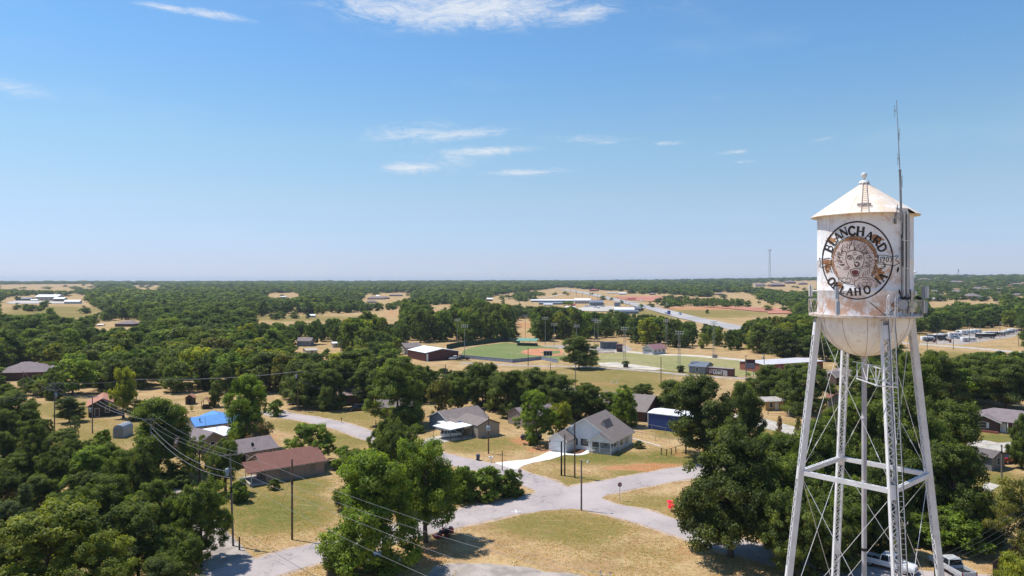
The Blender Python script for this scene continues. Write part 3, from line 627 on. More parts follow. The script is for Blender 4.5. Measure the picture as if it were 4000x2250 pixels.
for st, wd in (([(520, 482), (560, 460), (600, 455), (650, 462), (700, 492)], 5), ([(515, 490), (503, 540), (515, 600), (545, 655)], 5), ([(700, 495), (712, 560), (700, 620), (678, 655)], 5),
    ([(516, 535), (545, 524), (575, 548), (548, 560), (518, 540)], 6), ([(632, 552), (655, 532), (692, 536), (668, 558), (634, 556)], 6), ([(545, 542), (556, 543)], 10), ([(655, 544), (666, 545)], 10), ([(520, 520), (560, 512), (592, 545), (598, 580)], 6), ([(692, 522), (655, 518), (622, 548), (618, 570)], 6),
    ([(595, 560), (600, 600), (608, 640), (650, 640), (662, 600)], 4), ([(610, 595), (640, 590), (650, 615), (622, 642), (610, 615)], 9), ([(455, 500), (452, 478), (480, 470), (505, 480), (510, 495)], 5), ([(685, 480), (700, 455), (735, 452), (752, 478), (735, 498), (700, 498)], 5), ([(600, 420), (598, 450)], 5), ([(585, 475), (600, 490), (618, 474)], 4), ([(580, 500), (600, 510), (630, 500)], 4),
    ([(545, 690), (575, 670), (622, 662), (660, 672), (680, 688)], 5), ([(556, 690), (562, 722), (580, 742), (630, 744), (655, 722), (658, 688)], 5), ([(575, 740), (600, 752), (640, 748)], 4), ([(470, 655), (540, 658)], 3), ([(478, 675), (542, 668)], 3), ([(655, 664), (745, 656)], 3), ([(655, 656), (735, 634)], 3), ([(500, 640), (545, 652)], 3),
    ([(415, 800), (425, 770), (445, 765), (460, 785), (470, 768), (500, 768), (512, 790), (525, 770), (550, 775), (560, 800)], 4), ([(420, 805), (440, 825), (462, 810), (485, 828), (508, 808), (535, 825), (556, 805)], 4),
    ([(600, 850), (602, 810), (640, 790), (655, 770), (740, 765), (820, 800), (858, 820)], 4), ([(605, 850), (625, 875), (655, 850)], 4), ([(858, 820), (870, 850), (850, 870)], 4), ([(640, 700), (660, 780)], 3), ([(560, 745), (580, 800), (600, 830)], 3), ([(590, 755), (610, 810)], 3), ([(540, 700), (520, 760)], 3), ([(700, 700), (705, 745)], 4), ([(720, 690), (730, 750)], 4), ([(745, 680), (755, 740)], 4), ([(770, 660), (775, 720)], 4), ([(685, 720), (700, 760)], 4), ([(690, 790), (740, 785), (780, 800)], 3)):
    li.stroke(smooth(st), wd * 1.35)
li.stroke(ell(715, 845, 24, 26), 4); li.stroke(ell(770, 842, 26, 28), 4); li.stroke(ell(660, 850, 20, 24), 4)
for (x, y) in ((650, 862), (705, 868), (775, 866), (845, 850)): li.stroke([(x - 9, y - 12), (x - 8, y + 12), (x, y + 38), (x + 9, y + 12), (x + 10, y - 8), (x, y - 18), (x - 9, y - 12)], 4)
li.build('lion_line_work', BROWNP, emb)
p_ = Paint(); p_.fan(smooth([(568, 690), (572, 720), (588, 735), (625, 735), (645, 715), (645, 690), (610, 680), (568, 690)])[:-1], (607, 708), .016); p_.build('lion_mouth', mat('dark_red_paint', (.20, .06, .06), .8), emb)
# glyphs: strokes in a unit box; width class 2 thick, 1 thin
GLY = {
 'A': (.9, [((.45, 1), (.82, 0), 2), ((.45, 1), (.1, 0), 1), ((.22, .36), (.66, .36), 1), ((0, 0), (.25, 0), 0), ((.62, 0), (.98, 0), 0)]),
 'B': (.75, [((.17, 0), (.17, 1), 2), ((.17, 1), (.5, 1), (.66, .9), (.66, .65), (.5, .54), (.2, .54), 1), ((.5, .54), (.75, .42), (.75, .14), (.55, 0), (.17, 0), 1), ((0, 0), (.3, 0), 0), ((0, 1), (.3, 1), 0)]),
 'C': (.85, [((.82, .74), (.7, .94), (.48, 1), (.22, .88), (.1, .55), (.2, .16), (.45, 0), (.7, .05), (.85, .24), 2)]),
 'D': (.9, [((.17, 0), (.17, 1), 2), ((.17, 1), (.5, 1), (.78, .82), (.85, .5), (.76, .16), (.5, 0), (.17, 0), 1.5), ((0, 0), (.3, 0), 0), ((0, 1), (.3, 1), 0)]),
 'E': (.7, [((.17, 0), (.17, 1), 2), ((.17, 1), (.65, 1), 1), ((.17, .5), (.5, .5), 1), ((.17, 0), (.68, 0), 1)]),
 'F': (.7, [((.17, 0), (.17, 1), 2), ((.17, 1), (.65, 1), 1), ((.17, .5), (.5, .5), 1)]),
 'H': (1.0, [((.17, 0), (.17, 1), 2), ((.8, 0), (.8, 1), 2), ((.17, .5), (.8, .5), 1), ((0, 0), (.34, 0), 0), ((0, 1), (.34, 1), 0), ((.64, 0), (.97, 0), 0), ((.64, 1), (.97, 1), 0)]),
 'I': (.4, [((.2, 0), (.2, 1), 2), ((.02, 0), (.38, 0), 0), ((.02, 1), (.38, 1), 0)]),
 'K': (.9, [((.17, 0), (.17, 1), 2), ((.2, .42), (.75, 1), 1), ((.35, .58), (.82, 0), 2), ((0, 0), (.32, 0), 0), ((0, 1), (.32, 1), 0)]),
 'L': (.7, [((.17, 0), (.17, 1), 2), ((.17, 0), (.66, 0), (.68, .22), 1), ((0, 1), (.34, 1), 0)]),
 'M': (1.1, [((.15, 0), (.15, 1), 1), ((.15, 1), (.52, .1), 2), ((.52, .1), (.92, 1), 1), ((.92, 1), (.92, 0), 2), ((.78, 0), (1.06, 0), 0)]),
 'N': (1.0, [((.15, 0), (.15, 1), 1), ((.15, 1), (.82, 0), 2), ((.82, 0), (.82, 1), 1), ((0, 0), (.3, 0), 0), ((.68, 1), (.97, 1), 0), ((0, 1), (.2, 1), 0)]),
 'O': (.95, [((.47, 1), (.2, .86), (.1, .5), (.2, .14), (.47, 0), (.74, .14), (.84, .5), (.74, .86), (.47, 1), 1.6)]),
 'P': (.75, [((.17, 0), (.17, 1), 2), ((.17, 1), (.55, 1), (.68, .85), (.66, .6), (.5, .48), (.2, .48), 1)]),
 'R': (.9, [((.17, 0), (.17, 1), 2), ((.17, 1), (.5, 1), (.68, .88), (.68, .64), (.5, .52), (.2, .52), 1), ((.42, .52), (.8, 0), 2), ((0, 0), (.34, 0), 0), ((0, 1), (.3, 1), 0)]),
 'S': (.65, [((.6, .82), (.42, 1), (.18, .94), (.1, .74), (.3, .55), (.55, .42), (.6, .2), (.42, 0), (.18, .04), (.08, .2), 1.5)]),
 'T': (.8, [((.4, 0), (.4, 1), 2), ((.05, .85), (.05, 1), (.75, 1), (.75, .85), 1), ((.25, 0), (.55, 0), 0)]),
 '1': (.4, [((.2, 0), (.2, 1), 2), ((.05, .85), (.2, 1), 1), ((.03, 0), (.37, 0), 0)]),
 '9': (.65, [((.5, .6), (.3, .5), (.12, .65), (.15, .9), (.35, 1), (.52, .88), (.54, .5), (.42, .15), (.18, 0), 1.4)]),
 '0': (.7, [((.35, 1), (.14, .85), (.1, .5), (.14, .15), (.35, 0), (.54, .15), (.58, .5), (.54, .85), (.35, 1), 1.4)]),
 '7': (.65, [((.06, .85), (.06, 1), (.58, 1), (.3, 0), 1.5)]),
 '2': (.65, [((.08, .78), (.2, .98), (.45, .98), (.56, .75), (.4, .45), (.08, 0), (.6, 0), 1.3)]), '.': (.2, [((.08, 0), (.12, .06), 1)]), ' ': (.4, []), '-': (.4, [((.05, .5), (.35, .5), 1)]),
}
def glyph(p, ch, cx, cy_, h, rot, wf=.27):
    """letter centred at crop point, rot = clockwise turn in degrees"""
    gw, sts = GLY[ch]; ca, sa = math.cos(R(rot)), math.sin(R(rot))
    for st in sts:
        wd = st[-1]; pts = [((x - gw / 2) * h, (.5 - y) * h) for x, y in st[:-1]]
        pts = [(cx + x * ca - y * sa, cy_ + x * sa + y * ca) for x, y in pts]
        if len(pts) > 2 and ch not in 'LTMN7': pts = smooth(pts)
        p.stroke(pts, h * wf * (.42 if wd == 0 else .38 + .31 * wd if wd > 1 else .5), .02)
le = Paint()
for ch, x, y, rt, h in (('B', 308, 437, -66, 88), ('L', 352, 362, -52, 84), ('A', 408, 300, -38, 88), ('N', 483, 252, -22, 92), ('C', 570, 238, -6, 94), ('H', 672, 243, 6, 98), ('A', 772, 290, 24, 92), ('R', 858, 350, 42, 96), ('D', 915, 425, 58, 92),
                        ('O', 342, 808, 52, 84), ('K', 400, 866, 38, 78), ('L', 468, 905, 22, 80), ('A', 548, 925, 8, 82), ('H', 640, 925, -4, 82), ('O', 745, 905, -18, 84), ('I', 868, 805, -44, 84), ('A', 918, 760, -52, 88)):
    le = Paint(); glyph(le, ch, x, y, h, rt); le.build('letter', BLACKP, emb)
for ch, x, y in (('1', 902, 555), ('9', 932, 556), ('0', 975, 560), ('7', 1015, 570)): le = Paint(); glyph(le, ch, x, y, 52, 3, .2); le.build('numeral', BLACKP, emb)
for ch, x in (('E', 252), ('S', 275), ('T', 300), ('.', 322)): p_ = Paint(); glyph(p_, ch, x, 583, 46, 0, .17); p_.build('small_letter', mat('rust_brown_line_paint', (.30, .12, .06), .8), emb)
for st in ([(862, 520), (862, 612)], [(875, 512), (940, 512), (1020, 528), (1100, 518), (1066, 565), (1115, 600), (1050, 632), (960, 618), (868, 612)], [(875, 512), (875, 600)], [(202, 545), (235, 560), (290, 545), (338, 545), (338, 612), (290, 622), (240, 655), (205, 640), (222, 605), (202, 545)], [(880, 600), (905, 590), (945, 600), (955, 640), (920, 665), (885, 655)], [(925, 600), (945, 640), (905, 645)], [(285, 640), (325, 650), (335, 690), (350, 710)], [(285, 640), (280, 680), (325, 700)]):
    p_ = Paint(); p_.stroke(smooth(st) if len(st) < 5 else st, 7); p_.build('banner_outline', BLACKP, emb)

# birds perched on the railing and conduits
BIRD = mat('black_feathers', (.012, .012, .014), .6)
bm = MB(); bm.path([(-.15, 0, .03), (-.08, 0, .06), (0, 0, .09), (.07, 0, .13), (.1, 0, .16), (.14, 0, .155), (.17, 0, .15)], [.008, .02, .05, .042, .028, .012, .003], 8)
b0 = bm.build('perched_bird', BIRD, None, True)
bw = MB(); bw.quad([(-.14, .03, .05), (0, .055, .07), (.05, .04, .11), (-.02, .03, .13)]); bw.quad([(-.14, -.03, .05), (0, -.055, .07), (.05, -.04, .11), (-.02, -.03, .13)]); bw.build('wing', BIRD, b0)
bp_ = [(3524, 1172, 46.7, 'nearest the ladder hoops'), (3532, 1171, 46.75, 'second along the right rail from the hoops'), (3541, 1172, 46.8, 'just left of the round cream dish'), (3551, 1171, 46.9, 'above the left rim of the cream dish'), (3584, 1172, 47.5, 'right of the round cream dish'), (3592, 1170, 47.8, 'last on the rail before the right panel antennas')]
for i, (px, py, d, w_) in enumerate(bp_):
    o = b0 if i == 0 else copy_tree(b0); p = W2(px, py, d) + TC; o.location = (p.x, p.y, p.z - .02); o.rotation_euler = (0, 0, rnd.uniform(0, 6)); o.scale = (1.35,) * 3
    tag(o, f'small black bird on the tower balcony, {w_}', 'bird', 'black birds perched on the tower')
for (px, py, w_) in ((3512, 1059, 'beside the banner with the year'), (3508, 1148, 'low on the grey conduit'), (3463, 1290, 'on the ladder just under the balcony')):
    o = copy_tree(b0); q = cyl((px - 3130) * 2.898, (py - 820) * 2.898, .25) + TC; o.location = q; o.rotation_euler = (0, -.9, rnd.uniform(0, 6)); tag(o, f'small black bird clinging to the water tower {w_}', 'bird', 'black birds perched on the tower')
# ------------------------------------------------------------------ tree crowns made of leaf clumps
LEAF = foliage_mat('leaf_clumps'); LEAFR = foliage_mat('woodland_leaf_clumps', True)
BARK = mat('grey_brown_bark', (.12, .09, .07), .95, .3, 3, fine=.3); DEADW = mat('bleached_dead_wood', (.34, .28, .24), .95, .2, 3)
def leaf_mesh(name, P_, N_, T_, size, rng, m, trunk=None, asp=1.0, extra=None):
    n = len(P_); a = rng.normal(size=(n, 3)); a -= N_ * (a * N_).sum(1, keepdims=True); a /= np.linalg.norm(a, axis=1, keepdims=True) + 1e-9
    b = np.cross(N_, a); s = (size * rng.uniform(.55, 1.25, n))[:, None]
    bend = N_ * s * .28
    q = np.stack([P_ - a * s * .5 * asp, P_ - b * s * .34 + bend * .5, P_ + a * s * .5 * asp, P_ + b * s * .34 + bend], 1).reshape(-1, 3)
    nv = len(q); V = q; Ln = n * 4; loops = np.arange(Ln); starts = np.arange(n) * 4; tot_ = np.full(n, 4)
    tint = np.repeat(T_, 4, 0)
    mi = np.zeros(n, dtype=np.int32)
    if trunk is not None:
        tv = np.array(trunk.v); V = np.vstack([V, tv]); fl = [len(f) for f in trunk.f]
        loops = np.concatenate([loops, np.array([i for f in trunk.f for i in f]) + nv]); starts = np.concatenate([starts, Ln + np.concatenate([[0], np.cumsum(fl)[:-1]])]); tot_ = np.concatenate([tot_, fl])
        tint = np.vstack([tint, np.ones((len(tv), 3))]); mi = np.concatenate([mi, np.ones(len(fl), dtype=np.int32)])
    me = bpy.data.meshes.new(name); me.vertices.add(len(V)); me.vertices.foreach_set('co', V.ravel().astype(np.float32))
    me.loops.add(len(loops)); me.loops.foreach_set('vertex_index', loops.astype(np.int32)); me.polygons.add(len(starts)); me.polygons.foreach_set('loop_start', starts.astype(np.int32))
    try: me.polygons.foreach_set('loop_total', tot_.astype(np.int32))
    except Exception: pass
    me.materials.append(m)
    if trunk is not None: me.materials.append(BARK)
    me.polygons.foreach_set('material_index', mi); me.update(calc_edges=True); me.validate()
    ca = me.color_attributes.new('tint', 'FLOAT_COLOR', 'POINT'); cc = np.ones((len(V), 4), dtype=np.float32); cc[:, :3] = tint; ca.data.foreach_set('color', cc.ravel())
    return me
def prof(kind_, h):
    """crown radius (0..1) at crown height fraction h"""
    if kind_ == 'round': return np.sqrt(np.clip(1 - (2 * h - 1) ** 2 * .94, 0, 1)) * (1 - .12 * h)
    if kind_ == 'dome': return np.clip(1.0 - h ** 2.6, 0, 1) ** .6 * (.72 + .28 * np.minimum(1, h * 4))
    if kind_ == 'tall': return np.sqrt(np.clip(1 - (1.55 * h - .62) ** 2, 0, 1)) * (.95 - .2 * h)
    if kind_ == 'cone': return np.clip(1.04 - h, 0, 1) ** .8
    if kind_ == 'vase': return (.45 + .65 * np.sqrt(h)) * np.clip(1.02 - h ** 5, 0, 1) ** .5
    return np.ones_like(h)
def crown(seed, kind_, nbig, ntuft, nleaf, leaf, z0=.18, tuft=(.1, .17), m=None, name='crown', droop=0., big=(.26, .42), hollow=.0, ragged=1.0, trunk=True, tz_=.7, lay=0.):
    """unit tree: height 1, crown radius .5; returns crown mesh, trunk builder"""
    rng = np.random.default_rng(seed); hc = 1 - z0
    h = rng.uniform(.04, .93, nbig); az = np.arange(nbig) * 2.399 + rng.uniform(-.5, .5, nbig); pr = prof(kind_, h) * .5
    br = rng.uniform(big[0], big[1], nbig) * .5 * (.55 + .45 * pr / .5)
    rad = np.maximum(pr - br * .8, 0) * rng.uniform(.45, 1.06, nbig) * ragged
    B = np.stack([np.cos(az) * rad, np.sin(az) * rad, z0 + h * hc], 1)
    ti = rng.choice(nbig, ntuft, p=br ** 2 / (br ** 2).sum()); d = rng.normal(size=(ntuft, 3)); d[:, 2] = d[:, 2] * .8 + .25; d /= np.linalg.norm(d, axis=1, keepdims=True)
    tr = rng.uniform(tuft[0], tuft[1], ntuft) * .5; Tc = B[ti] + d * br[ti][:, None] * rng.uniform(.65, 1.15, (ntuft, 1)) * np.array([1, 1, .8 if kind_ != 'tall' else 1.1])
    Tc[:, 2] = np.clip(Tc[:, 2], z0 * .75, .985)
    if lay: Tc[:, 2] = np.round(Tc[:, 2] / lay) * lay * .75 + Tc[:, 2] * .25
    tt = rng.uniform(.62, 1.42, ntuft) * (1 + .12 * rng.normal(size=ntuft))
    li = rng.choice(ntuft, nleaf, p=tr ** 2 / (tr ** 2).sum()); e = rng.normal(size=(nleaf, 3)); e /= np.linalg.norm(e, axis=1, keepdims=True)
    P_ = Tc[li] + e * tr[li][:, None] * rng.uniform(.35, 1.2, (nleaf, 1)) * np.array([1, 1, tz_])
    P_[:, 2] -= droop * np.hypot(e[:, 0], e[:, 1]) * tr[li]
    N_ = e * .55 + d[li] * .25 + rng.normal(size=(nleaf, 3)) * .38 + np.array([0, 0, .28]); N_ /= np.linalg.norm(N_, axis=1, keepdims=True)
    tl = tt[li] * rng.uniform(.75, 1.25, nleaf); hue = rng.normal(0, .06, nleaf) + (tt[li] - 1) * .18
    T_ = np.stack([tl * (1 + hue), tl, tl * (1 - hue)], 1)
    tb = MB(); top = Vector((0, 0, z0 + hc * .55)); w_ = .022 if kind_ != 'cone' else .014
    tb.path([(0, 0, -.01), (rng.uniform(-.006, .006), rng.uniform(-.006, .006), z0 * .5), (0, 0, z0 + .05), tuple(top), (0, 0, z0 + hc * .85)], [w_ * 1.35, w_, w_ * .85, w_ * .5, w_ * .15], 8)
    for k in range(min(nbig, 12)):
        b = Vector(B[k]); s = Vector((0, 0, min(b.z * .75, z0 + hc * .5)))
        if b.length < .05: continue
        tb.path([s, s.lerp(b, .5) + Vector((0, 0, -.02)), b], [w_ * .42, w_ * .26, w_ * .1], 5)
    return dict(P=P_, N=N_, T=T_, leaf=leaf, rng=rng, tb=tb, seed=seed)
PROTO = {}
def near_proto(key, **kw):
    """crown and trunk kept apart for trees whose parts show"""
    wd = kw.pop('scale_leaf', 1); c = crown(**kw)
    cm = leaf_mesh('crown', c['P'], c['N'], c['T'], c['leaf'], c['rng'], LEAF)
    tm = bpy.data.meshes.new('trunk'); tm.from_pydata(c['tb'].v, [], c['tb'].f); tm.materials.append(BARK); tm.polygons.foreach_set('use_smooth', [True] * len(tm.polygons)); tm.update()
    PROTO[key] = (cm, tm)
def one_proto(key, m=LEAF, **kw):
    c = crown(**kw); PROTO[key] = leaf_mesh('tree', c['P'], c['N'], c['T'], c['leaf'], c['rng'], m, c['tb'])
near_proto('oak1', seed=11, kind_='dome', nbig=34, ntuft=300, nleaf=56700, leaf=.024, z0=.13, tuft=(.09, .17))
near_proto('oak2', seed=12, kind_='round', nbig=36, ntuft=330, nleaf=56700, leaf=.023, z0=.08, tuft=(.08, .16))
near_proto('oak3', seed=13, kind_='dome', nbig=30, ntuft=380, nleaf=56700, leaf=.023, z0=.06, tuft=(.08, .15))
near_proto('elm1', seed=14, kind_='vase', nbig=26, ntuft=380, nleaf=45900, leaf=.023, z0=.10, tuft=(.06, .13), droop=.4, ragged=1.15)
near_proto('elm2', seed=15, kind_='round', nbig=24, ntuft=420, nleaf=51300, leaf=.022, z0=.07, tuft=(.05, .12), droop=.6, ragged=1.2)
near_proto('tall1', seed=16, kind_='tall', nbig=26, ntuft=300, nleaf=43200, leaf=.024, z0=.27, tuft=(.08, .16), ragged=1.1)
near_proto('tall2', seed=17, kind_='tall', nbig=30, ntuft=340, nleaf=45900, leaf=.023, z0=.05, tuft=(.08, .15))
near_proto('cedar', seed=18, kind_='cone', nbig=40, ntuft=420, nleaf=20000, leaf=.026, z0=.03, tuft=(.06, .12))
near_proto('pine', seed=19, kind_='tall', nbig=17, ntuft=110, nleaf=12000, leaf=.03, z0=.25, tuft=(.13, .22), ragged=1.25, big=(.2, .3), tz_=.5, lay=.12)
near_proto('shrub1', seed=20, kind_='dome', nbig=30, ntuft=300, nleaf=16000, leaf=.045, z0=.02, tuft=(.09, .16))
near_proto('shrub2', seed=21, kind_='dome', nbig=26, ntuft=300, nleaf=12000, leaf=.05, z0=.02, tuft=(.09, .18), ragged=1.15)
near_proto('thin', seed=22, kind_='vase', nbig=14, ntuft=150, nleaf=7000, leaf=.030, z0=.25, tuft=(.07, .14), ragged=1.2, droop=.4)
for k, kk in enumerate(('round', 'dome', 'tall', 'round', 'dome', 'tall')):
    one_proto(f'mid{k}', seed=40 + k, kind_=kk, nbig=22, ntuft=190, nleaf=8500, leaf=.044, z0=.08, tuft=(.09, .17))
for k, kk in enumerate(('round', 'dome', 'tall', 'dome')):
    one_proto(f'far{k}', m=LEAFR, seed=60 + k, kind_=kk, nbig=14, ntuft=60, nleaf=900, leaf=.11, z0=.05, tuft=(.13, .24))
# bare branching trees
def bare_mesh(seed, n=5):
    r_ = random.Random(seed); b = MB()
    def br(p, d, L, r, k):
        q = p + d * L; m_ = p.lerp(q, .5) + Vector((r_.uniform(-1, 1), r_.uniform(-1, 1), 0)) * L * .08
        b.path([p, m_, q], [r, r * .8, r * .6], 5 if k < 3 else 3)
        if k < n:
            for _ in range(3 if k < 2 else r_.choice((2, 3))):
                nd = (d + Vector((r_.uniform(-1, 1), r_.uniform(-1, 1), r_.uniform(-.35, .7))) * .75).normalized(); br(q, nd, L * r_.uniform(.58, .8), r * .58, k + 1)
    br(Vector((0, 0, 0)), Vector((0, 0, 1)), .3, .022, 0)
    me = bpy.data.meshes.new('bare_branches'); me.from_pydata(b.v, [], b.f); me.materials.append(DEADW); me.update(); return me
PROTO['bare'] = bare_mesh(3)
COLS = {'moss': (.135, .175, .034), 'dark': (.088, .126, .036), 'mid': (.095, .142, .034), 'fresh': (.12, .19, .034), 'yellow': (.19, .23, .036), 'blue': (.085, .125, .066), 'olive': (.13, .145, .044), 'deep': (.074, .104, .034), 'brown': (.20, .15, .11)}
TREES_NEAR = []
def near_tree(key, bx, by, top, wpx, colr, label, name='tree', cat='tree', group=None, rot=None, dead=False, lean=(0, 0), depth=None):
    p = G(bx, by); s = F / p.y
    h = (by - top) / s * 1.0; w_ = wpx / s
    o = thing(name, label, cat, p, group=group)
    cm, tm = PROTO[key]; rz = rnd.uniform(0, 6.28) if rot is None else rot
    c = bpy.data.objects.new('crown', cm); t_ = bpy.data.objects.new('trunk', tm)
    for q in (c, t_): COL.objects.link(q); q.parent = o; q.scale = (w_ * 1.0, w_ * 1.0, h); q.rotation_euler = (lean[0], lean[1], rz)
    t_.scale = (h * 1.0, h * 1.0, h) if key not in ('cedar',) else t_.scale
    k = rnd.uniform(.93, 1.07); cc = COLS[colr]; c.color = (cc[0] * k, cc[1] * k, cc[2] * k, 1)
    if dead:
        d_ = bpy.data.objects.new('dead_branches', PROTO['bare']); COL.objects.link(d_); d_.parent = o; d_.scale = (w_ * .9, w_ * .9, h * .95); d_.rotation_euler = (0, 0, rz + 1)
    TREES_NEAR.append((bx, by, top, wpx, p.x, p.y, w_)); return o
NT_ = near_tree
# right of centre
NT_('oak1', 2852, 2172, 1668, 440, 'deep', 'big dark oak with thick trunk standing on dry grass in front of the water tower')
NT_('oak2', 2757, 1790, 1474, 350, 'deep', 'broad dark oak right of the dark blue metal shed')
NT_('oak3', 2905, 1840, 1500, 190, 'dark', 'narrower dark tree squeezed between the broad oak and the tower\'s left leg')
NT_('elm2', 3060, 2140, 1790, 340, 'mid', 'leafy green tree right behind the big oak at the tower\'s left leg')
NT_('oak2', 3060, 1960, 1700, 260, 'mid', 'green tree above the left end of the tower strut')
NT_('elm1', 3110, 2260, 1905, 300, 'dark', 'dark tree low between the two left tower legs')
NT_('elm1', 3270, 2180, 1845, 330, 'mid', 'large tree behind the riser pipe beside the white pickup')
NT_('oak3', 3210, 2050, 1640, 320, 'mid', 'tall leafy tree seen between the back leg and the riser pipe')
NT_('elm2', 3390, 2010, 1560, 330, 'mid', 'bright leafy tree right behind the grey riser pipe')
NT_('oak3', 3440, 2165, 1820, 260, 'dark', 'dark trunked tree behind the ladder leg by the utility crossarm')
NT_('oak1', 3560, 2060, 1520, 330, 'dark', 'big tree behind the right tower leg below the tank')
NT_('oak2', 3700, 1960, 1570, 300, 'dark', 'dark spreading tree right of the right tower leg beside the brick ranch house')
NT_('oak3', 3730, 2125, 1740, 290, 'dark', 'massive dark tree above the trimmed hedge at the lower right')
NT_('oak1', 3640, 2030, 1640, 240, 'mid', 'dense tree directly behind the right leg of the tower')
NT_('oak2', 3545, 1760, 1385, 300, 'mid', 'yellowish green tree below the tank bowl at the right')
NT_('shrub1', 3590, 2120, 2010, 200, 'fresh', 'low viny bush at the foot of the right tower leg', 'shrub', 'shrub')
NT_('shrub2', 3740, 2150, 1980, 230, 'fresh', 'rounded vine covered shrub above the dry lawn', 'shrub', 'shrub')
NT_('shrub1', 3850, 2125, 1960, 190, 'mid', 'dark green shrub in front of the far right pine', 'shrub', 'shrub')
NT_('pine', 3990, 2235, 1870, 260, 'olive', 'tall pine with tufted branches at the right edge of the photo', 'pine_tree', 'pine tree')
NT_('pine', 3965, 2400, 2170, 190, 'yellow', 'small sunlit pine at the bottom right corner', 'pine_tree', 'pine tree')
NT_('oak2', 3800, 1570, 1385, 230, 'dark', 'rounded dark tree behind the brick ranch house, left one')
NT_('oak1', 3930, 1600, 1395, 260, 'dark', 'broad dark tree behind the brick ranch house, right one')
NT_('oak3', 3660, 1600, 1375, 220, 'dark', 'dark tree left of the two trees behind the brick ranch house')
NT_('oak2', 3990, 1830, 1620, 110, 'mid', 'green tree hiding the right end of the brick ranch house')
NT_('cedar', 3045, 1716, 1622, 42, 'brown', 'slim conical brownish evergreen left of the tower leg, by the side street', 'evergreen_shrub', 'shrub')
NT_('cedar', 3118, 1690, 1625, 40, 'olive', 'slim conical evergreen right of the tower leg, by the side street', 'evergreen_shrub', 'shrub')
NT_('oak1', 2995, 1572, 1425, 180, 'dark', 'dark forked tree in front of the red brick building')
NT_('oak3', 3150, 1620, 1426, 235, 'dark', 'rounded dark tree left of the grey roofed brick house by the tower')
NT_('oak2', 3078, 1590, 1426, 150, 'dark', 'smaller dark tree between the red building and the tower leg')
NT_('elm1', 3080, 1850, 1695, 240, 'mid', 'airy tree below the two slim evergreens')
NT_('shrub2', 2975, 1790, 1690, 110, 'fresh', 'bright bush by the street left of the tower leg', 'shrub', 'shrub')
NT_('thin', 3180, 1740, 1660, 110, 'mid', 'thin tree beside the back leg of the tower')
# centre
NT_('oak3', 1450, 2228, 1775, 430, 'fresh', 'big rounded bright green tree over the bottom street with a parked car under it')
NT_('tall1', 1662, 2118, 1718, 300, 'fresh', 'tall loose tree behind the red lawn mower', rot=1.2)
NT_('elm1', 1540, 1900, 1622, 190, 'dark', 'dark tree with bare grey branches behind the big rounded tree', dead=True)
NT_('oak3', 1400, 1985, 1760, 210, 'mid', 'smaller green tree at the upper left of the big rounded tree')
NT_('shrub1', 1810, 1955, 1815, 150, 'fresh', 'leftmost of the thick green bushes along the street corner', 'shrub', 'shrub', 'thick bushes at the street corner')
NT_('shrub2', 1900, 1950, 1822, 140, 'fresh', 'middle one of the thick green bushes along the street corner', 'shrub', 'shrub', 'thick bushes at the street corner')
NT_('shrub1', 1990, 1938, 1828, 130, 'mid', 'rightmost of the thick green bushes by the stop sign', 'shrub', 'shrub', 'thick bushes at the street corner')
NT_('shrub2', 1345, 1830, 1745, 100, 'fresh', 'loose shrub right of the red-brown roofed house', 'shrub', 'shrub')
NT_('shrub1', 1420, 1880, 1790, 110, 'fresh', 'low shrub between the red-brown roofed house and the big rounded tree', 'shrub', 'shrub')
NT_('elm2', 1216, 1812, 1655, 195, 'fresh', 'rounded bright tree behind the red-brown roofed house')
NT_('oak2', 962, 1758, 1472, 205, 'fresh', 'bright green tree hiding the right side of the blue roofed house')
NT_('thin', 1005, 1772, 1648, 115, 'brown', 'half dead brownish shrubby tree behind the grey roofed house', dead=True)
NT_('oak3', 1553, 1662, 1400, 265, 'mid', 'very large dense tree in front of the pale shed, left of the carport house')
NT_('elm1', 1714, 1628, 1470, 110, 'olive', 'half bare olive tree between the large dense tree and the carport house', dead=True)
NT_('elm2', 1885, 1588, 1418, 170, 'dark', 'dark rounded tree with clear trunk behind the carport house')
NT_('oak3', 1985, 1625, 1452, 170, 'dark', 'left half of the dark grove right of the carport house')
NT_('oak1', 2090, 1615, 1438, 200, 'dark', 'middle tree of the dark grove right of the carport house')
NT_('oak2', 2200, 1640, 1470, 190, 'dark', 'right tree of the dark grove behind the white house')
NT_('elm2', 2095, 1735, 1528, 165, 'fresh', 'light green tree shading parked things left of the white house')
NT_('elm1', 2185, 1720, 1560, 110, 'yellow', 'small yellow green tree touching the white house garage')
NT_('tall2', 2440, 1665, 1506, 130, 'fresh', 'upright bright tree between the white house and the dark blue shed')
NT_('oak2', 2370, 1640, 1535, 120, 'mid', 'green tree directly behind the white house roof')
NT_('oak3', 2625, 1625, 1488, 190, 'dark', 'dark tree behind the dark blue metal shed')
NT_('oak1', 2262, 1440, 1312, 170, 'dark', 'lone wide dark tree beside the ball field scoreboard')
NT_('shrub2', 1630, 1690, 1655, 60, 'fresh', 'small bush at the left end of the carport house', 'shrub', 'shrub')
NT_('shrub1', 1560, 1760, 1640, 110, 'mid', 'green bush above the bare grey branches by the street', 'shrub', 'shrub')
NT_('shrub2', 1072, 1912, 1868, 50, 'mid', 'small dark shrub against the front of the red-brown roofed house', 'shrub', 'shrub')
NT_('shrub2', 2350, 1748, 1722, 14, 'blue', 'grey green bush', 'shrub', 'shrub') if False else None
NT_('shrub2', 2495, 1750, 1722, 46, 'blue', 'low grey green bush at the right corner of the white house', 'shrub', 'shrub')
NT_('thin', 748, 1607, 1582, 18, 'yellow', 'young bright sapling in the yard beside the little open shelter', 'sapling', 'tree')
NT_('tall2', 842, 1590, 1490, 60, 'dark', 'dark tree standing right behind the little open shelter')
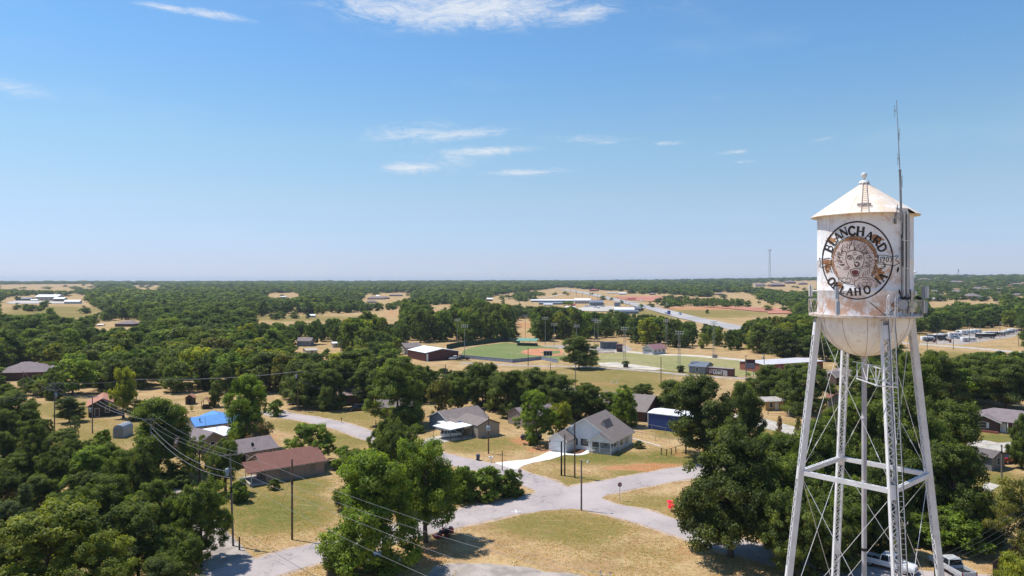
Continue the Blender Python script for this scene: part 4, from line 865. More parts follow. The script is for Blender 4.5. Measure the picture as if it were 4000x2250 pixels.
NT_('shrub2', 1078, 1625, 1560, 60, 'fresh', 'bright shrub at the top end of the grey lane', 'shrub', 'shrub')
# left
NT_('oak3', 618, 1870, 1562, 310, 'mid', 'big spreading tree in front of the blue roofed house with shadow on bare ground')
NT_('tall1', 880, 1925, 1718, 140, 'mid', 'loose tree before the grey roofed house beside the transformer pole')
NT_('thin', 780, 1890, 1705, 110, 'mid', 'thin airy tree in front of the brown gabled house')
NT_('shrub1', 935, 1960, 1870, 90, 'fresh', 'low green tree beside the porch of the red-brown roofed house')
NT_('elm1', 785, 2195, 1850, 250, 'mid', 'open dark tree leaning over the gravel lane at the lower left')
NT_('elm2', 540, 2290, 1960, 330, 'dark', 'large dark tree at the bottom left beside the gravel lane')
NT_('elm1', 690, 2330, 2080, 220, 'mid', 'low bushy tree at the bottom edge beside the gravel lane')
NT_('oak3', 590, 2160, 1885, 200, 'mid', 'mid green tree behind the large dark bottom left tree')
NT_('elm2', 180, 2420, 1985, 560, 'moss', 'huge yellow green tree filling the bottom left corner')
NT_('oak2', 390, 2440, 2090, 360, 'moss', 'yellow green tree at the bottom edge right of the corner tree')
NT_('oak2', 395, 2110, 1860, 250, 'mid', 'rounded tree in the middle of the lower left grove')
NT_('tall2', 560, 2020, 1752, 140, 'deep', 'dark upright tree beside the street pole at the lower left')
NT_('oak2', 470, 1990, 1760, 170, 'mid', 'green tree left of the dark upright tree in the lower left grove')
NT_('elm2', 345, 1950, 1750, 220, 'fresh', 'lively green tree in the upper part of the lower left grove')
NT_('elm1', 220, 1935, 1740, 160, 'dark', 'dark loose tree behind the wooden yard fence at left')
NT_('tall2', 130, 1880, 1645, 150, 'deep', 'tall dark tree with blue green leaves near the left edge')
NT_('oak3', 250, 1800, 1680, 170, 'dark', 'low dark tree left of the round green bush')
NT_('shrub1', 402, 1762, 1676, 88, 'fresh', 'round bright bush beside the bare drive at left')
NT_('thin', 293, 1740, 1625, 50, 'blue', 'slim bluish tree rising over the dark grove at left')
NT_('oak1', 30, 1760, 1600, 150, 'dark', 'dark tree cut by the left edge of the photo')
NT_('cedar', 92, 2068, 1885, 120, 'blue', 'bluish conical cedar at the left edge behind the corner tree', 'cedar_tree', 'cedar tree')
NT_('oak2', 40, 2140, 1960, 200, 'blue', 'bluish green tree at the far left edge')
NT_('elm1', 20, 1960, 1830, 140, 'dark', 'dark bushy tree at the left edge beside the wooden fence')
NT_('elm2', 240, 2130, 1930, 200, 'mid', 'soft green tree just behind the huge corner tree')
NT_('oak2', 70, 1700, 1530, 190, 'mid', 'rounded tree left of the brown wooden house, nearest the left edge')
NT_('oak1', 270, 1650, 1548, 125, 'deep', 'dark low tree in front of the brown wooden house')
NT_('tall1', 482, 1632, 1438, 105, 'yellow', 'yellow green tree right of the brown wooden house')
NT_('shrub1', 550, 1640, 1558, 120, 'olive', 'olive rounded shrub behind the big spreading tree', 'shrub', 'shrub')
NT_('tall2', 210, 1560, 1450, 90, 'mid', 'green tree beside the large grey roofed house at the far left')
NT_('tall1', 1345, 1570, 1405, 150, 'dark', 'dark tree shading the old dark barn')
NT_('oak2', 1200, 1590, 1425, 190, 'dark', 'dark dense tree over the parked pickup beside the old dark barn')
NT_('oak2', 420, 1905, 1740, 150, 'mid', 'medium green tree in the middle of the lower left grove, above the picket fence')
NT_('elm1', 300, 1860, 1700, 150, 'dark', 'dark tree between the round bright bush and the picket fences')
NT_('oak3', 110, 1710, 1600, 110, 'mid', 'smaller green tree between the two left edge trees')
NT_('elm2', 165, 1755, 1640, 100, 'dark', 'dark small tree left of the leftmost tall power pole base')
NT_('oak2', 480, 2110, 1950, 170, 'fresh', 'fresh green tree in the heart of the lower left grove')
NT_('elm2', 640, 2040, 1880, 130, 'dark', 'dark tree at the top of the gravel lane')
NT_('shrub1', 700, 1900, 1830, 110, 'mid', 'low bush where the gravel lane starts', 'shrub', 'shrub')
NT_('oak3', 15, 1850, 1690, 120, 'dark', 'dark tree touching the left edge above the wooden fence')
NT_('oak1', 20, 1605, 1500, 120, 'mid', 'green tree at the left edge below the wide brick house')
NT_('oak2', 3240, 2240, 2020, 240, 'dark', 'dark low tree between the back leg and left leg at the bottom')
NT_('oak3', 3000, 2060, 1850, 240, 'dark', 'dark tree filling the gap right of the big dark oak')
NT_('oak2', 3300, 1840, 1600, 210, 'mid', 'green tree above the tower strut behind the riser pipe')
NT_('oak1', 60, 2300, 2080, 260, 'dark', 'shaded dark tree low at the left edge under the huge corner tree')
NT_('oak3', 620, 2420, 2180, 260, 'deep', 'deep green tree cut by the bottom edge beside the shaded lane')
NT_('oak2', 700, 2120, 1930, 170, 'deep', 'deep green tree between the upright dark tree and the gravel lane')
NT_('elm2', 330, 2040, 1850, 190, 'deep', 'deep shaded tree below the lively green tree of the lower left grove')
NT_('oak3', 150, 2010, 1860, 170, 'dark', 'dark tree between the cedar and the brown picket fence')
NT_('oak2', 60, 1900, 1770, 150, 'mid', 'green tree near the left edge just above the dark picket fence')
NT_('oak3', 230, 1870, 1730, 130, 'olive', 'olive tree above the brown picket fence')
NT_('oak2', 1480, 1800, 1680, 110, 'mid', 'green tree left of the bare grey branches, below the upper lane')
NT_('shrub1', 1500, 1860, 1760, 150, 'fresh', 'leafy thicket between the upper street and the big rounded tree', 'shrub', 'shrub')
NT_('shrub2', 1740, 1900, 1830, 110, 'fresh', 'leafy thicket joining the loose tall tree and the corner bushes', 'shrub', 'shrub')
NT_('oak2', 2310, 1610, 1505, 130, 'dark', 'dark tree between the grove and the upright bright tree behind the white house')
NT_('oak3', 1790, 1560, 1450, 110, 'dark', 'dark tree left of the dark rounded tree behind the carport house')
NT_('oak2', 1790, 1600, 1475, 120, 'mid', 'mid green tree between the half bare olive tree and the dark rounded tree', 'tree', 'tree')
NT_('oak3', 1945, 1605, 1460, 120, 'dark', 'dark tree between the clear trunked tree and the dark grove')
NT_('oak1', 2150, 1600, 1450, 150, 'mid', 'mid green tree inside the dark grove behind the light green tree')
NT_('oak3', 2290, 1640, 1500, 140, 'dark', 'dark tree just left of the white house roof ridge')
NT_('oak2', 2505, 1560, 1500, 110, 'dark', 'dark tree behind the large brown-grey roof')
NT_('elm2', 2690, 1600, 1500, 130, 'dark', 'dark tree behind the right end of the dark blue shed')
NT_('oak3', 1290, 1600, 1445, 140, 'dark', 'dark tree standing before the left gable of the old dark barn')
NT_('oak2', 1430, 1585, 1440, 130, 'dark', 'dark tree at the right end of the old dark barn')
NT_('elm1', 1850, 1570, 1455, 90, 'dark', 'slender dark tree behind the carport house roof')
NT_('shrub2', 1335, 2235, 2140, 120, 'mid', 'low growth at the left foot of the big rounded bright green tree', 'shrub', 'shrub')
NT_('oak2', 1600, 2010, 1850, 150, 'mid', 'green tree filling the gap behind the big rounded tree and the loose tall tree')
# brush and undergrowth under the groves
def undergrowth(polys, n_, sd_, label):
    rng = np.random.default_rng(sd_); P_ = []
    for poly in polys:
        w_ = [G(*q) for q in poly]; xs = [q.x for q in w_]; ys = [q.y for q in w_]; k = 0
        pts = np.stack([rng.uniform(min(xs), max(xs), n_), rng.uniform(min(ys), max(ys), n_)], 1); ins = np.zeros(n_, bool)
        for i in range(len(w_)):
            a, b = w_[i], w_[(i + 1) % len(w_)]; c = ((a.y > pts[:, 1]) != (b.y > pts[:, 1])) & (pts[:, 0] < (b.x - a.x) * (pts[:, 1] - a.y) / (b.y - a.y + 1e-9) + a.x); ins ^= c
        P_.append(pts[ins])
    pts = np.vstack(P_); m_ = len(pts); dens = np.array([mnoise.noise(Vector((a * .22, b * .22, 1))) for a, b in pts]); pts = pts[dens > -.22]; dens = dens[dens > -.22]; m_ = len(pts)
    z = rng.uniform(0, 1, m_) ** 1.5 * (.35 + np.clip(dens, 0, 1) * 4.2); P3 = np.column_stack([pts, z]); N_ = rng.normal(size=(m_, 3)) * .6 + np.array([0, 0, .8]); N_ /= np.linalg.norm(N_, axis=1, keepdims=True)
    tl = rng.uniform(.5, 1.3, m_) * (1 + dens * .5); T_ = np.stack([tl, tl, tl], 1); me = leaf_mesh('undergrowth', P3, N_, T_, .42, rng, LEAF); o = bpy.data.objects.new('undergrowth', me); COL.objects.link(o); o.color = (.085, .115, .032, 1); kind(o, 'stuff'); tag(o, label, 'undergrowth')
undergrowth([[(-60, 1790), (200, 1700), (340, 1770), (470, 1800), (540, 1900), (640, 1990), (730, 2080), (800, 2240), (830, 2400), (-60, 2400)]], 70000, 5, 'tangled green brush covering the ground of the lower left grove')
undergrowth([[(2900, 1900), (2990, 1780), (3400, 1760), (3790, 1850), (3800, 2040), (3700, 2110), (3480, 2150), (3250, 2160), (2960, 2110)]], 50000, 6, 'shaded brush on the ground of the grove behind the tower legs')
# dry tufts and weeds on the near lots
def tufts(n_, sd_, box, colr, size, zmax, label, thr):
    rng = np.random.default_rng(sd_); (x0, x1), (y0, y1) = box; v = rng.uniform(size=n_); yy = y0 * (y1 / y0) ** v; xx = rng.uniform(-.72, .72, n_) * yy
    pv = np.array(PAVED); keep = np.ones(n_, bool)
    for k in range(0, n_, 4000):
        a = xx[k:k + 4000, None] - pv[None, :, 0]; b = yy[k:k + 4000, None] - pv[None, :, 1]; keep[k:k + 4000] = ((a * a + b * b) > pv[None, :, 2] ** 2).all(1)
    d_ = np.array([mnoise.noise(Vector((a * .13, b * .13, sd_))) for a, b in zip(xx, yy)]); keep &= d_ > thr
    xx, yy, d_ = xx[keep], yy[keep], d_[keep]; m_ = len(xx); P3 = np.column_stack([xx, yy, rng.uniform(.0, zmax, m_)]); N_ = rng.normal(size=(m_, 3)) * .9 + np.array([0, 0, .35]); N_ /= np.linalg.norm(N_, axis=1, keepdims=True)
    tl = rng.uniform(.6, 1.35, m_); T_ = np.stack([tl * rng.uniform(.9, 1.15, m_), tl, tl], 1); me = leaf_mesh('grass_tufts', P3, N_, T_, size, rng, LEAF); o = bpy.data.objects.new('grass_tufts', me); COL.objects.link(o); o.color = (*colr, 1); kind(o, 'stuff'); tag(o, label, 'grass')
tufts(60000, 3, ((0, 0), (80, 190)), (.50, .37, .17), .18, .05, 'straw coloured dry grass tufts over the lots', -.3)
tufts(90000, 4, ((0, 0), (80, 200)), (.30, .26, .09), .17, .05, 'olive green grass and weeds over the lots', -.15)
# ------------------------------------------------------------------ buildings
KEEPOUT = []; HAZE_D = 7.5e-5
def V3(p, z=0):
    if isinstance(p, Vector): return p
    if len(p) == 2 and p[1] > 1000: return G(*p)
    return Vector((p[0], p[1], tz(p[0], p[1])))
SH_GREY = shingle('grey_shingles', (.215, .18, .175), (.26, .22, .21)); SH_BROWN = shingle('weathered_red_brown_shingles', (.25, .125, .10), (.21, .10, .08)); SH_DK = shingle('dark_grey_shingles', (.15, .13, .13), (.19, .165, .16))
SH_TAN = shingle('grey_brown_shingles', (.215, .18, .168), (.255, .215, .20)); SH_RUST = shingle('rust_roof', (.42, .20, .14), (.48, .24, .17)); SH_LIL = shingle('mauve_grey_shingles', (.22, .18, .19), (.27, .22, .22))
M_WHITE = siding('white_clapboard', (.78, .79, .80), .18, depth=.25); M_PINKB = siding('pinkish_brown_siding', (.33, .245, .215), .25, depth=.2); M_GRB = siding('grey_brown_siding', (.30, .25, .22), .22, depth=.2)
M_BLUEM = siding('dark_blue_ribbed_metal', (.022, .055, .20), .3, True, .4); M_BEIGE = siding('beige_ribbed_metal', (.40, .34, .28), .35, True, .5, .2); M_MAR = siding('maroon_ribbed_metal', (.085, .028, .030), .4, True, .5); M_DWOOD = siding('dark_weathered_boards', (.075, .055, .045), .25, True, .9)
M_BLGR = siding('blue_grey_siding', (.20, .24, .29), .2, depth=.2); M_GREYM = siding('grey_ribbed_metal', (.24, .25, .27), .3, True, .5); M_OCH = siding('ochre_siding', (.48, .33, .14), .25, depth=.15); M_LTAN = siding('pale_tan_siding', (.50, .46, .40), .25, depth=.15)
M_BRICK = mat('red_brown_brick', (.22, .105, .075), .9, .25, 3, fine=.4); M_BRICK2 = mat('dark_brick', (.14, .085, .07), .9, .25, 3, fine=.4); M_BRICK3 = mat('bright_red_brick', (.33, .11, .08), .9, .2, 2, fine=.3)
R_WHITE = mat('white_metal_roof', (.86, .87, .88), .45, .05, .5, fine=.04); R_BLUE = siding('bright_blue_metal_roof', (.12, .30, .62), .45, True, .4, .15); R_GREEN = mat('green_metal_roof', (.16, .33, .24), .5, .1, .5)
R_PINK = siding('faded_maroon_metal_roof', (.30, .15, .16), .4, True, .5, .2); R_BG = siding('blue_grey_metal_roof', (.15, .17, .21), .4, True, .5, .2)
TRIM = mat('white_trim', (.78, .78, .77), .5, .06, 1); GLASS = mat('dark_window_glass', (.025, .03, .035), .08, .2, 1, spec=.6); DARK = mat('interior_shade_black', (.02, .018, .017), .9); WOODF = mat('brown_fence_wood', (.16, .10, .075), .9, .3, 2, fine=.3); GREYW = mat('grey_post_wood', (.22, .19, .17), .95, .25, 2, fine=.3)
FOUND = mat('foundation_block', (.33, .30, .28), .95, .2, 1)
def sweepx(mb, poly, x0, x1, mi=0):
    """polygon in y,z swept along x"""
    n = len(poly); b = len(mb.v); mb.v += [(x0, p[0], p[1]) for p in poly] + [(x1, p[0], p[1]) for p in poly]
    mb.f.append(tuple(b + i for i in range(n))[::-1]); mb.m.append(mi); mb.f.append(tuple(b + n + i for i in range(n))); mb.m.append(mi)
    for i in range(n):
        j = (i + 1) % n; mb.f.append((b + i, b + j, b + n + j, b + n + i)); mb.m.append(mi)
def gable(L, D, wh, rh, ridge, wall, roof, par, ox=0, oy=0, over=.4, th=.1, name='wall', rname='roof', z0=-.3, trim=None):
    """gabled body with slab roof in the house frame"""
    w = MB(); span = D if ridge == 'x' else L
    pent = [(0, z0), (span, z0), (span, wh), (span / 2, wh + rh), (0, wh)]
    s = rh / (span / 2); e = over
    slab = [(-e, wh - e * s + .03), (span / 2, wh + rh + .03), (span + e, wh - e * s + .03), (span + e, wh - e * s + .03 + th), (span / 2, wh + rh + .03 + th), (-e, wh - e * s + .03 + th)]
    r_ = MB()
    if ridge == 'x':
        sweepx(w, [(p[0] + oy, p[1]) for p in pent], ox, ox + L); sweepx(r_, [(p[0] + oy, p[1]) for p in slab], ox - e, ox + L + e)
    else:
        w.extrude([(p[0] + ox, p[1]) for p in pent], oy, oy + D); r_.extrude([(p[0] + ox, p[1]) for p in slab], oy - e, oy + D + e)
    a = w.build(name, wall, par) if wall else None; b = r_.build(rname, roof, par)
    if trim:
        t_ = MB(); ww = .16
        for k in ((0,) if ridge == 'y' else (0, 1)):
            for (y0, zz0, y1, zz1) in ((-e, wh - e * s, span / 2, wh + rh), (span / 2, wh + rh, span + e, wh - e * s)):
                if ridge == 'y': t_.bar((y0 + ox, oy - e - .012, zz0 - .02), (y1 + ox, oy - e - .012, zz1 - .02), .02, ww, up=(0, 0, 1))
                else: t_.bar((ox - e - .012 if k == 0 else ox + L + e + .012, y0 + oy, zz0 - .02), (ox - e - .012 if k == 0 else ox + L + e + .012, y1 + oy, zz1 - .02), .02, ww, up=(0, 0, 1))
        if ridge == 'x': t_.box(ox - e, oy - e - .024, wh - e * s - .06, ox + L + e, oy - e - .004, wh - e * s + .1)
        t_.build('trim', trim, b)
    return a, b
def hip(L, D, wh, rh, wall, roof, par, ox=0, oy=0, over=.5, rin=None, rname='roof'):
    w = MB(); w.box(ox, oy, -.3, ox + L, oy + D, wh); a = w.build('wall', wall, par); e = over; s = min(D, L) / 2 if rin is None else rin
    r_ = MB(); x0, y0, x1, y1 = ox - e, oy - e, ox + L + e, oy + D + e; z = wh - .05; zr_ = wh + rh
    if L >= D: q = [(x0 + s, (y0 + y1) / 2, zr_), (x1 - s, (y0 + y1) / 2, zr_)]
    else: q = [((x0 + x1) / 2, y0 + s, zr_), ((x0 + x1) / 2, y1 - s, zr_)]
    b = len(r_.v); r_.v += [(x0, y0, z), (x1, y0, z), (x1, y1, z), (x0, y1, z), (x0, y0, z + .12), (x1, y0, z + .12), (x1, y1, z + .12), (x0, y1, z + .12)] + q
    fs = [(3, 2, 1, 0), (0, 1, 5, 4), (1, 2, 6, 5), (2, 3, 7, 6), (3, 0, 4, 7)] + ([(4, 5, 9, 8), (5, 6, 9), (6, 7, 8, 9), (7, 4, 8)] if L >= D else [(4, 5, 8), (5, 6, 9, 8), (6, 7, 9), (7, 4, 8, 9)])
    for f in fs: r_.f.append(tuple(b + i for i in f)); r_.m.append(0)
    return a, r_.build(rname, roof, par)
def win(par, side, pos, z, w_, h_, L, D, kind_='window', frame=None, glass=None, off=0, mull=True):
    """window or door on wall f(ront) b(ack) l(eft) r(ight); pos measured along the wall"""
    f_ = MB(); g = MB(); fw = .08
    def P_(u, n_, zz): return {'f': (u, off - n_, zz), 'b': (u, D + n_, zz), 'l': (off - n_, u, zz), 'r': (L + n_, u, zz)}[side]
    def bx(mb, u0, z0, u1, z1, n0, n1):
        c = [P_(u0, n0, z0), P_(u1, n0, z0), P_(u1, n1, z0), P_(u0, n1, z0), P_(u0, n0, z1), P_(u1, n0, z1), P_(u1, n1, z1), P_(u0, n1, z1)]; mb.poly8(c)
    u0, u1, z0, z1 = pos - w_ / 2, pos + w_ / 2, z, z + h_
    bx(f_, u0 - fw, z0 - fw, u1 + fw, z0, .0, .06); bx(f_, u0 - fw, z1, u1 + fw, z1 + fw, .0, .06); bx(f_, u0 - fw, z0, u0, z1, .0, .06); bx(f_, u1, z0, u1 + fw, z1, .0, .06)
    if mull and kind_ == 'window': bx(f_, u0, (z0 + z1) / 2 - .025, u1, (z0 + z1) / 2 + .025, .0, .045)
    if kind_ == 'window':
        o = f_.build('window', frame or TRIM, par); bx(g, u0, z0, u1, z1, .0, .03); g.build('pane', glass or GLASS, o)
    else:
        o = f_.build('door', frame or TRIM, par); bx(g, u0, z0, u1, z1, .0, .03); g.build('door_leaf', glass or TRIM, o)
    return o
def base(name, label, A, B, D, cat='house', group=None):
    A, B = V3(A), V3(B); d = B - A; d.z = 0; L = d.length; rz = math.atan2(d.y, d.x)
    o = thing(name, label, cat, A, rz, group); c = A + d / 2 + Vector((-d.y, d.x, 0)).normalized() * D / 2; KEEPOUT.append((c.x, c.y, max(L, D) * .5 + 2.0)); return o, L
# red-brown roofed house
o, L = base('ranch_house', 'long tan house with worn red-brown shingle roof and small front porch', (1040, 1890), (1266, 1851), 8.6)
a, rf = gable(L, 8.6, 2.5, 1.75, 'x', M_PINKB, SH_BROWN, o, over=.45, trim=mat('peeling_fascia', (.50, .46, .43), .9, .4, 3))
gable(2.7, 5.4, 2.35, 1.15, 'x', None, SH_BROWN, o, ox=-2.9, oy=.1, over=.35, rname='porch_roof')
w = MB(); w.box(-2.8, -.2, -.1, 0, 6, .28); w.box(-2.85, -.25, .28, -2.5, 5, .5); w.build('porch_floor', OLDC, o)
w = MB(); w.quad([(-2.75, .3, 2.35), (-2.75, 2.8, 3.42), (-2.75, 5.3, 2.35)]); w.build('porch_gable', mat('red_gable_board', (.22, .09, .06), .8), o)
for (px_, py_) in ((-2.55, -.05), (-2.55, 2.9)): w = MB(); w.box(px_ - .06, py_ - .06, .28, px_ + .06, py_ + .06, 2.35); w.build('porch_post', TRIM, o)
w = MB(); w.box(-.03, -.03, -.25, L + .03, 8.63, .22); w.build('foundation', FOUND, o)
for p_, w_ in ((2.7, .75), (3.6, .75), (8.3, .9)): win(o, 'f', p_, .95, w_, 1.35, L, 8.6, frame=mat('tan_window_frame', (.30, .24, .2), .8), glass=mat('curtained_glass', (.20, .19, .18), .15))
win(o, 'l', 2.4, .3, .9, 2.0, L, 8.6, 'door', glass=WOODF); win(o, 'l', 4.6, .9, 1, 1.3, L, 8.6)
w = MB(); w.tube((L - .7, 1.2, 2.9), (L - .7, 1.2, 3.45), .05, n=8); w.build('vent_pipe', LIGHTP, rf)
# grey roofed house behind it
o, L = base('ranch_house', 'low tan house with plain grey-brown roof and a black satellite dish', (884, 1834), (1081, 1799), 7.8)
a, rf = gable(L, 7.8, 2.6, 1.6, 'x', M_GRB, SH_LIL, o, over=.4, trim=mat('brown_fascia', (.24, .19, .165), .9))
w = MB(); w.box(1.0, -.05, .05, 3.6, .02, 2.1); w.build('carport_shade_panel', DARK, o); w = MB(); w.box(1.3, -.35, .7, 2.0, -.05, 1.15); w.build('air_conditioner', LIGHTP, o)  # near-black sheet on the solid wall, painted shade for the carport opening
for p_ in (6.4, 8.4): win(o, 'f', p_, .95, .9, 1.2, L, 7.8)
sd_ = MB(); sd_.tube((5.2, .9, 2.98), (5.2, .9, 3.5), .035, n=6); c = Vector((5.2, .75, 3.62)); sd_.tube(c, c + Vector((.05, -.06, .05)), .1, .42, 16); sd_.tube(c + Vector((.05, -.06, .05)), c + Vector((.06, -.08, .06)), .42, .4, 16); sd_.build('satellite_dish', CABLE, o)
# brown gabled house with white roofed wing
o, L = base('gabled_house', 'brown gabled house with grey roof and a bright white flat roofed wing', (786, 1775), (874, 1757), 11)
gable(L, 11, 2.7, 1.35, 'y', M_GRB, SH_LIL, o, over=.45, trim=TRIM); 
w = MB(); w.box(L + .05, .6, -.3, L + 5.6, 9.8, 2.5); w.build('wing_wall', M_GRB, o); w = MB(); w.poly8([(L - .9, .2, 2.72), (L + 6.1, .2, 2.55), (L + 6.1, 10.2, 2.55), (L - .9, 10.2, 2.72), (L - .9, .2, 2.88), (L + 6.1, .2, 2.71), (L + 6.1, 10.2, 2.71), (L - .9, 10.2, 2.88)]); wr = w.build('wing_roof', R_WHITE, o)
w = MB(); w.tube((L + 1.8, 5.5, 2.8), (L + 1.8, 5.5, 3.5), .07, n=8); w.tube((L + 1.8, 5.5, 3.5), (L + 1.8, 5.5, 3.62), .16, n=8); w.build('vent_pipe', DSTEEL, wr); w = MB(); w.box(L - .5, 8.8, 2.8, L - .1, 9.2, 3.3); w.build('roof_vent', CABLE, wr)
win(o, 'f', L / 2, .9, .9, 1.2, L, 11)
gable(6, 6, 2.5, 1.7, 'x', M_GRB, SH_LIL, o, ox=-6.2, oy=3.5, over=.4, name='side_wall', rname='side_roof')
# blue roofed house
o, L = base('manufactured_house', 'white walled house with bright blue metal roof behind the leafy tree', (-69.3, 158.7), (-60.0, 166.2), 7.6)
a, rf = gable(L, 7.6, 2.75, 1.35, 'x', M_LTAN, R_BLUE, o, over=.35, trim=mat('dark_blue_fascia', (.03, .08, .24), .5))
gable(7.5, 4.5, 2.9, 1.15, 'y', M_LTAN, R_BLUE, o, ox=2.6, oy=5.0, over=.3, name='rear_wall', rname='rear_roof')
for p_ in (4.1, 7.4): win(o, 'f', p_, .8, 1.0, 1.45, L, 7.6)
for (x_, y_) in ((1.2, 1.6), (8.3, 3.0)): w = MB(); w.tube((x_, y_, 3.2), (x_, y_, 4.0), .09, n=8); w.box(x_ - .16, y_ - .16, 3.95, x_ + .16, y_ + .16, 4.12); w.build('roof_vent', CABLE, rf)
w = MB(); w.tube((1.8, -.35, -.1), (1.8, -.35, 4.6), .03, n=6); w.build('service_mast', CABLE, o)
# brown wooden house at left with lean-to
o, L = base('wooden_house', 'dark brown board house with rust coloured gable roof at far left', (345, 1631), (458, 1622), 10)
gable(L, 10, 2.9, 1.7, 'y', M_DWOOD, SH_RUST, o, over=.5, trim=mat('brown_barge_board', (.14, .09, .07), .9)); win(o, 'f', L * .66, 1.0, .95, 1.5, L, 10); win(o, 'f', L * .3, .15, .95, 2, L, 10, 'door', glass=WOODF)
w = MB(); w.poly8([(L - .2, 3, 2.7), (L + 5.4, 3, 2.35), (L + 5.4, 9, 2.35), (L - .2, 9, 2.7), (L - .2, 3, 2.82), (L + 5.4, 3, 2.47), (L + 5.4, 9, 2.47), (L - .2, 9, 2.82)]); w.build('lean_to_roof', mat('tan_metal_roof', (.42, .30, .22), .7), o)
for x_ in (2.2, 5.2): w = MB(); w.box(L + x_, 3.1, -.1, L + x_ + .12, 3.22, 2.4); w.build('lean_to_post', WOODF, o)
# two little sheds
o, L = base('wooden_shed', 'small brown wooden yard shed with gable roof', (724, 1581), (756, 1580), 2.6, 'shed'); gable(L, 2.6, 1.9, .8, 'y', M_DWOOD, SH_RUST, o, over=.2)
win(o, 'f', L / 2, .1, .8, 1.6, L, 2.6, 'door', frame=WOODF, glass=DARK)
o, L = base('open_shelter', 'little open sided yard shelter with rust coloured gable roof on posts', (787, 1598), (816, 1597), 2.3, 'shelter'); gable(L, 2.3, 1.95, .9, 'y', None, SH_RUST, o, over=.3)
for x_, y_ in ((0, 0), (L, 0), (0, 2.3), (L, 2.3)): w = MB(); w.box(x_ - .06, y_ - .06, -.1, x_ + .06, y_ + .06, 2); w.build('post', WOODF, o)
w = MB(); w.box(.1, .2, 0, L - .1, 2.2, .9); w.build('stacked_wood', M_DWOOD, o)
# barn
o, L = base('barn', 'old dark board barn half hidden under trees beside a pipe fence', (1244, 1589), (1418, 1581), 7.5, 'barn'); gable(L, 7.5, 2.9, 1.6, 'x', M_DWOOD, mat('rusty_grey_tin', (.26, .22, .20), .6, .4, .8, col2=(.30, .16, .11)), o, over=.4)
o, L = base('plain_house', 'pale grey low house hidden behind the very large dense tree', (1484, 1636), (1622, 1628), 7); gable(L, 7, 2.8, 1.4, 'x', M_GRB, SH_TAN, o)
# grey house with white carport and beige shed
o, L = base('ranch_house', 'grey house with brown-grey roof, blue-grey gable end and attached white carport', (-14.2, 164.6), (-6.0, 171.4), 8.4)
a, rf = gable(L, 8.4, 2.6, 1.85, 'x', M_BLGR, SH_TAN, o, over=.45, trim=TRIM)
for p_ in (4.2,): win(o, 'l', p_, 1.0, 1.1, 1.2, L, 8.4)
w = MB(); c = Vector((L - .2, .9, 3.05)); w.tube(c, c + Vector((0, 0, .5)), .035, n=6); c += Vector((0, -.1, .62)); w.tube(c, c + Vector((.05, -.06, .05)), .1, .42, 16); w.build('satellite_dish', CABLE, o)
gable(3.2, 3.2, 2.4, .8, 'y', M_BLGR, SH_TAN, o, ox=-.6, oy=-2.2, over=.3, name='entry_wall', rname='entry_roof', trim=TRIM)
o, L = base('metal_shed', 'beige ribbed metal shed with grey-brown gable roof joined to the carport house', (1866.4, 1713), (1951, 1699), 8.6, 'shed')
gable(L, 8.6, 2.75, 1.15, 'y', M_BEIGE, SH_TAN, o, over=.15, trim=mat('brown_metal_trim', (.15, .10, .085), .6))
w = MB(); w.lathe([(.48, -.04), (.52, 0), (.48, .04)], 24); wh_ = w.build('wagon_wheel', GREYW, o); wh_.location = (-.12, 1.3, .75); wh_.rotation_euler = (0, R(90), 0)
cpts = [W(1690.4, 1662, 2.75), W(1760, 1678.7, 2.7), W(1846.7, 1660, 2.7), W(1774, 1641.4, 2.8)]; cc = sum(cpts, Vector()) / 4
o = thing('carport', 'flat bright white metal carport roof on posts sheltering a white car', 'carport', (cc.x, cc.y, 0)); w = MB(); lo = [q - o.location for q in cpts]; w.poly8([tuple(q - Vector((0, 0, .14))) for q in lo] + [tuple(q) for q in lo]); w.build('roof', R_WHITE, o)
w = MB()
w.poly8([tuple(Vector(q) + Vector((0, 0, dz))) for dz in (-.1, .02) for q in ((-2.6, 3.4, 2.5), (1.2, 6.6, 2.5), (0, 7.6, 2.6), (-3.9, 4.4, 2.6))]); w.build('walkway_roof', R_WHITE, o)
for q in lo + [lo[0].lerp(lo[1], .5), lo[1].lerp(lo[2], .5)]:
    q = q * .97; w = MB(); w.box(q.x - .05, q.y - .05, -.05, q.x + .05, q.y + .05, 2.6); w.build('post', WOODF, o)
# white house
o = thing('white_house', 'white clapboard house with steep grey roof, railed front porch and garage', 'house', (19.72, 144.1, 0), math.atan2(-.50, .865))
# house frame: +x to the right along the front, so the porch corner is x=0 and the house runs to negative x
w = MB(); w.prism([(0, 4), (0, 12), (-12.6, 12), (-12.6, 1.4), (-4.7, 1.4), (-4.7, 4)], -.2, 2.7); w.extrude([(-12.6, 2.7), (0, 2.7), (-6.3, 6.45)], 1.4, 12); wa = w.build('wall', M_WHITE, o)
s_ = 3.75 / 6.3
w = MB(); w.extrude([(-13, 2.7 - .4 * s_ + .03), (-6.3, 6.48), (.45, 2.7 - .45 * s_ + .03), (.45, 2.7 - .45 * s_ + .14), (-6.3, 6.62), (-13, 2.7 - .4 * s_ + .14)], 1.0, 12.4)
w.quad([(.45, -.4, 2.7 - .45 * s_ + .141), (.45, 1.0, 2.7 - .45 * s_ + .141), (-2.35, 1.0, 2.7 + 2.35 * s_ + .141), (-2.35, -.4, 2.7 + 2.35 * s_ + .141)][::1])
rf = w.build('roof', SH_TAN, o)
w = MB()
for (x0, z0, x1, z1) in ((-13, 2.44, -6.3, 6.45), (-6.3, 6.45, -.2, 2.84)): w.bar((x0, .985, z0 + .04), (x1, .985, z1 + .04), .025, .2)
w.box(.452, -.4, 2.3, .475, 12.4, 2.55); w.build('trim', TRIM, rf)
w = MB(); sp_ = 1.3 / 2.35
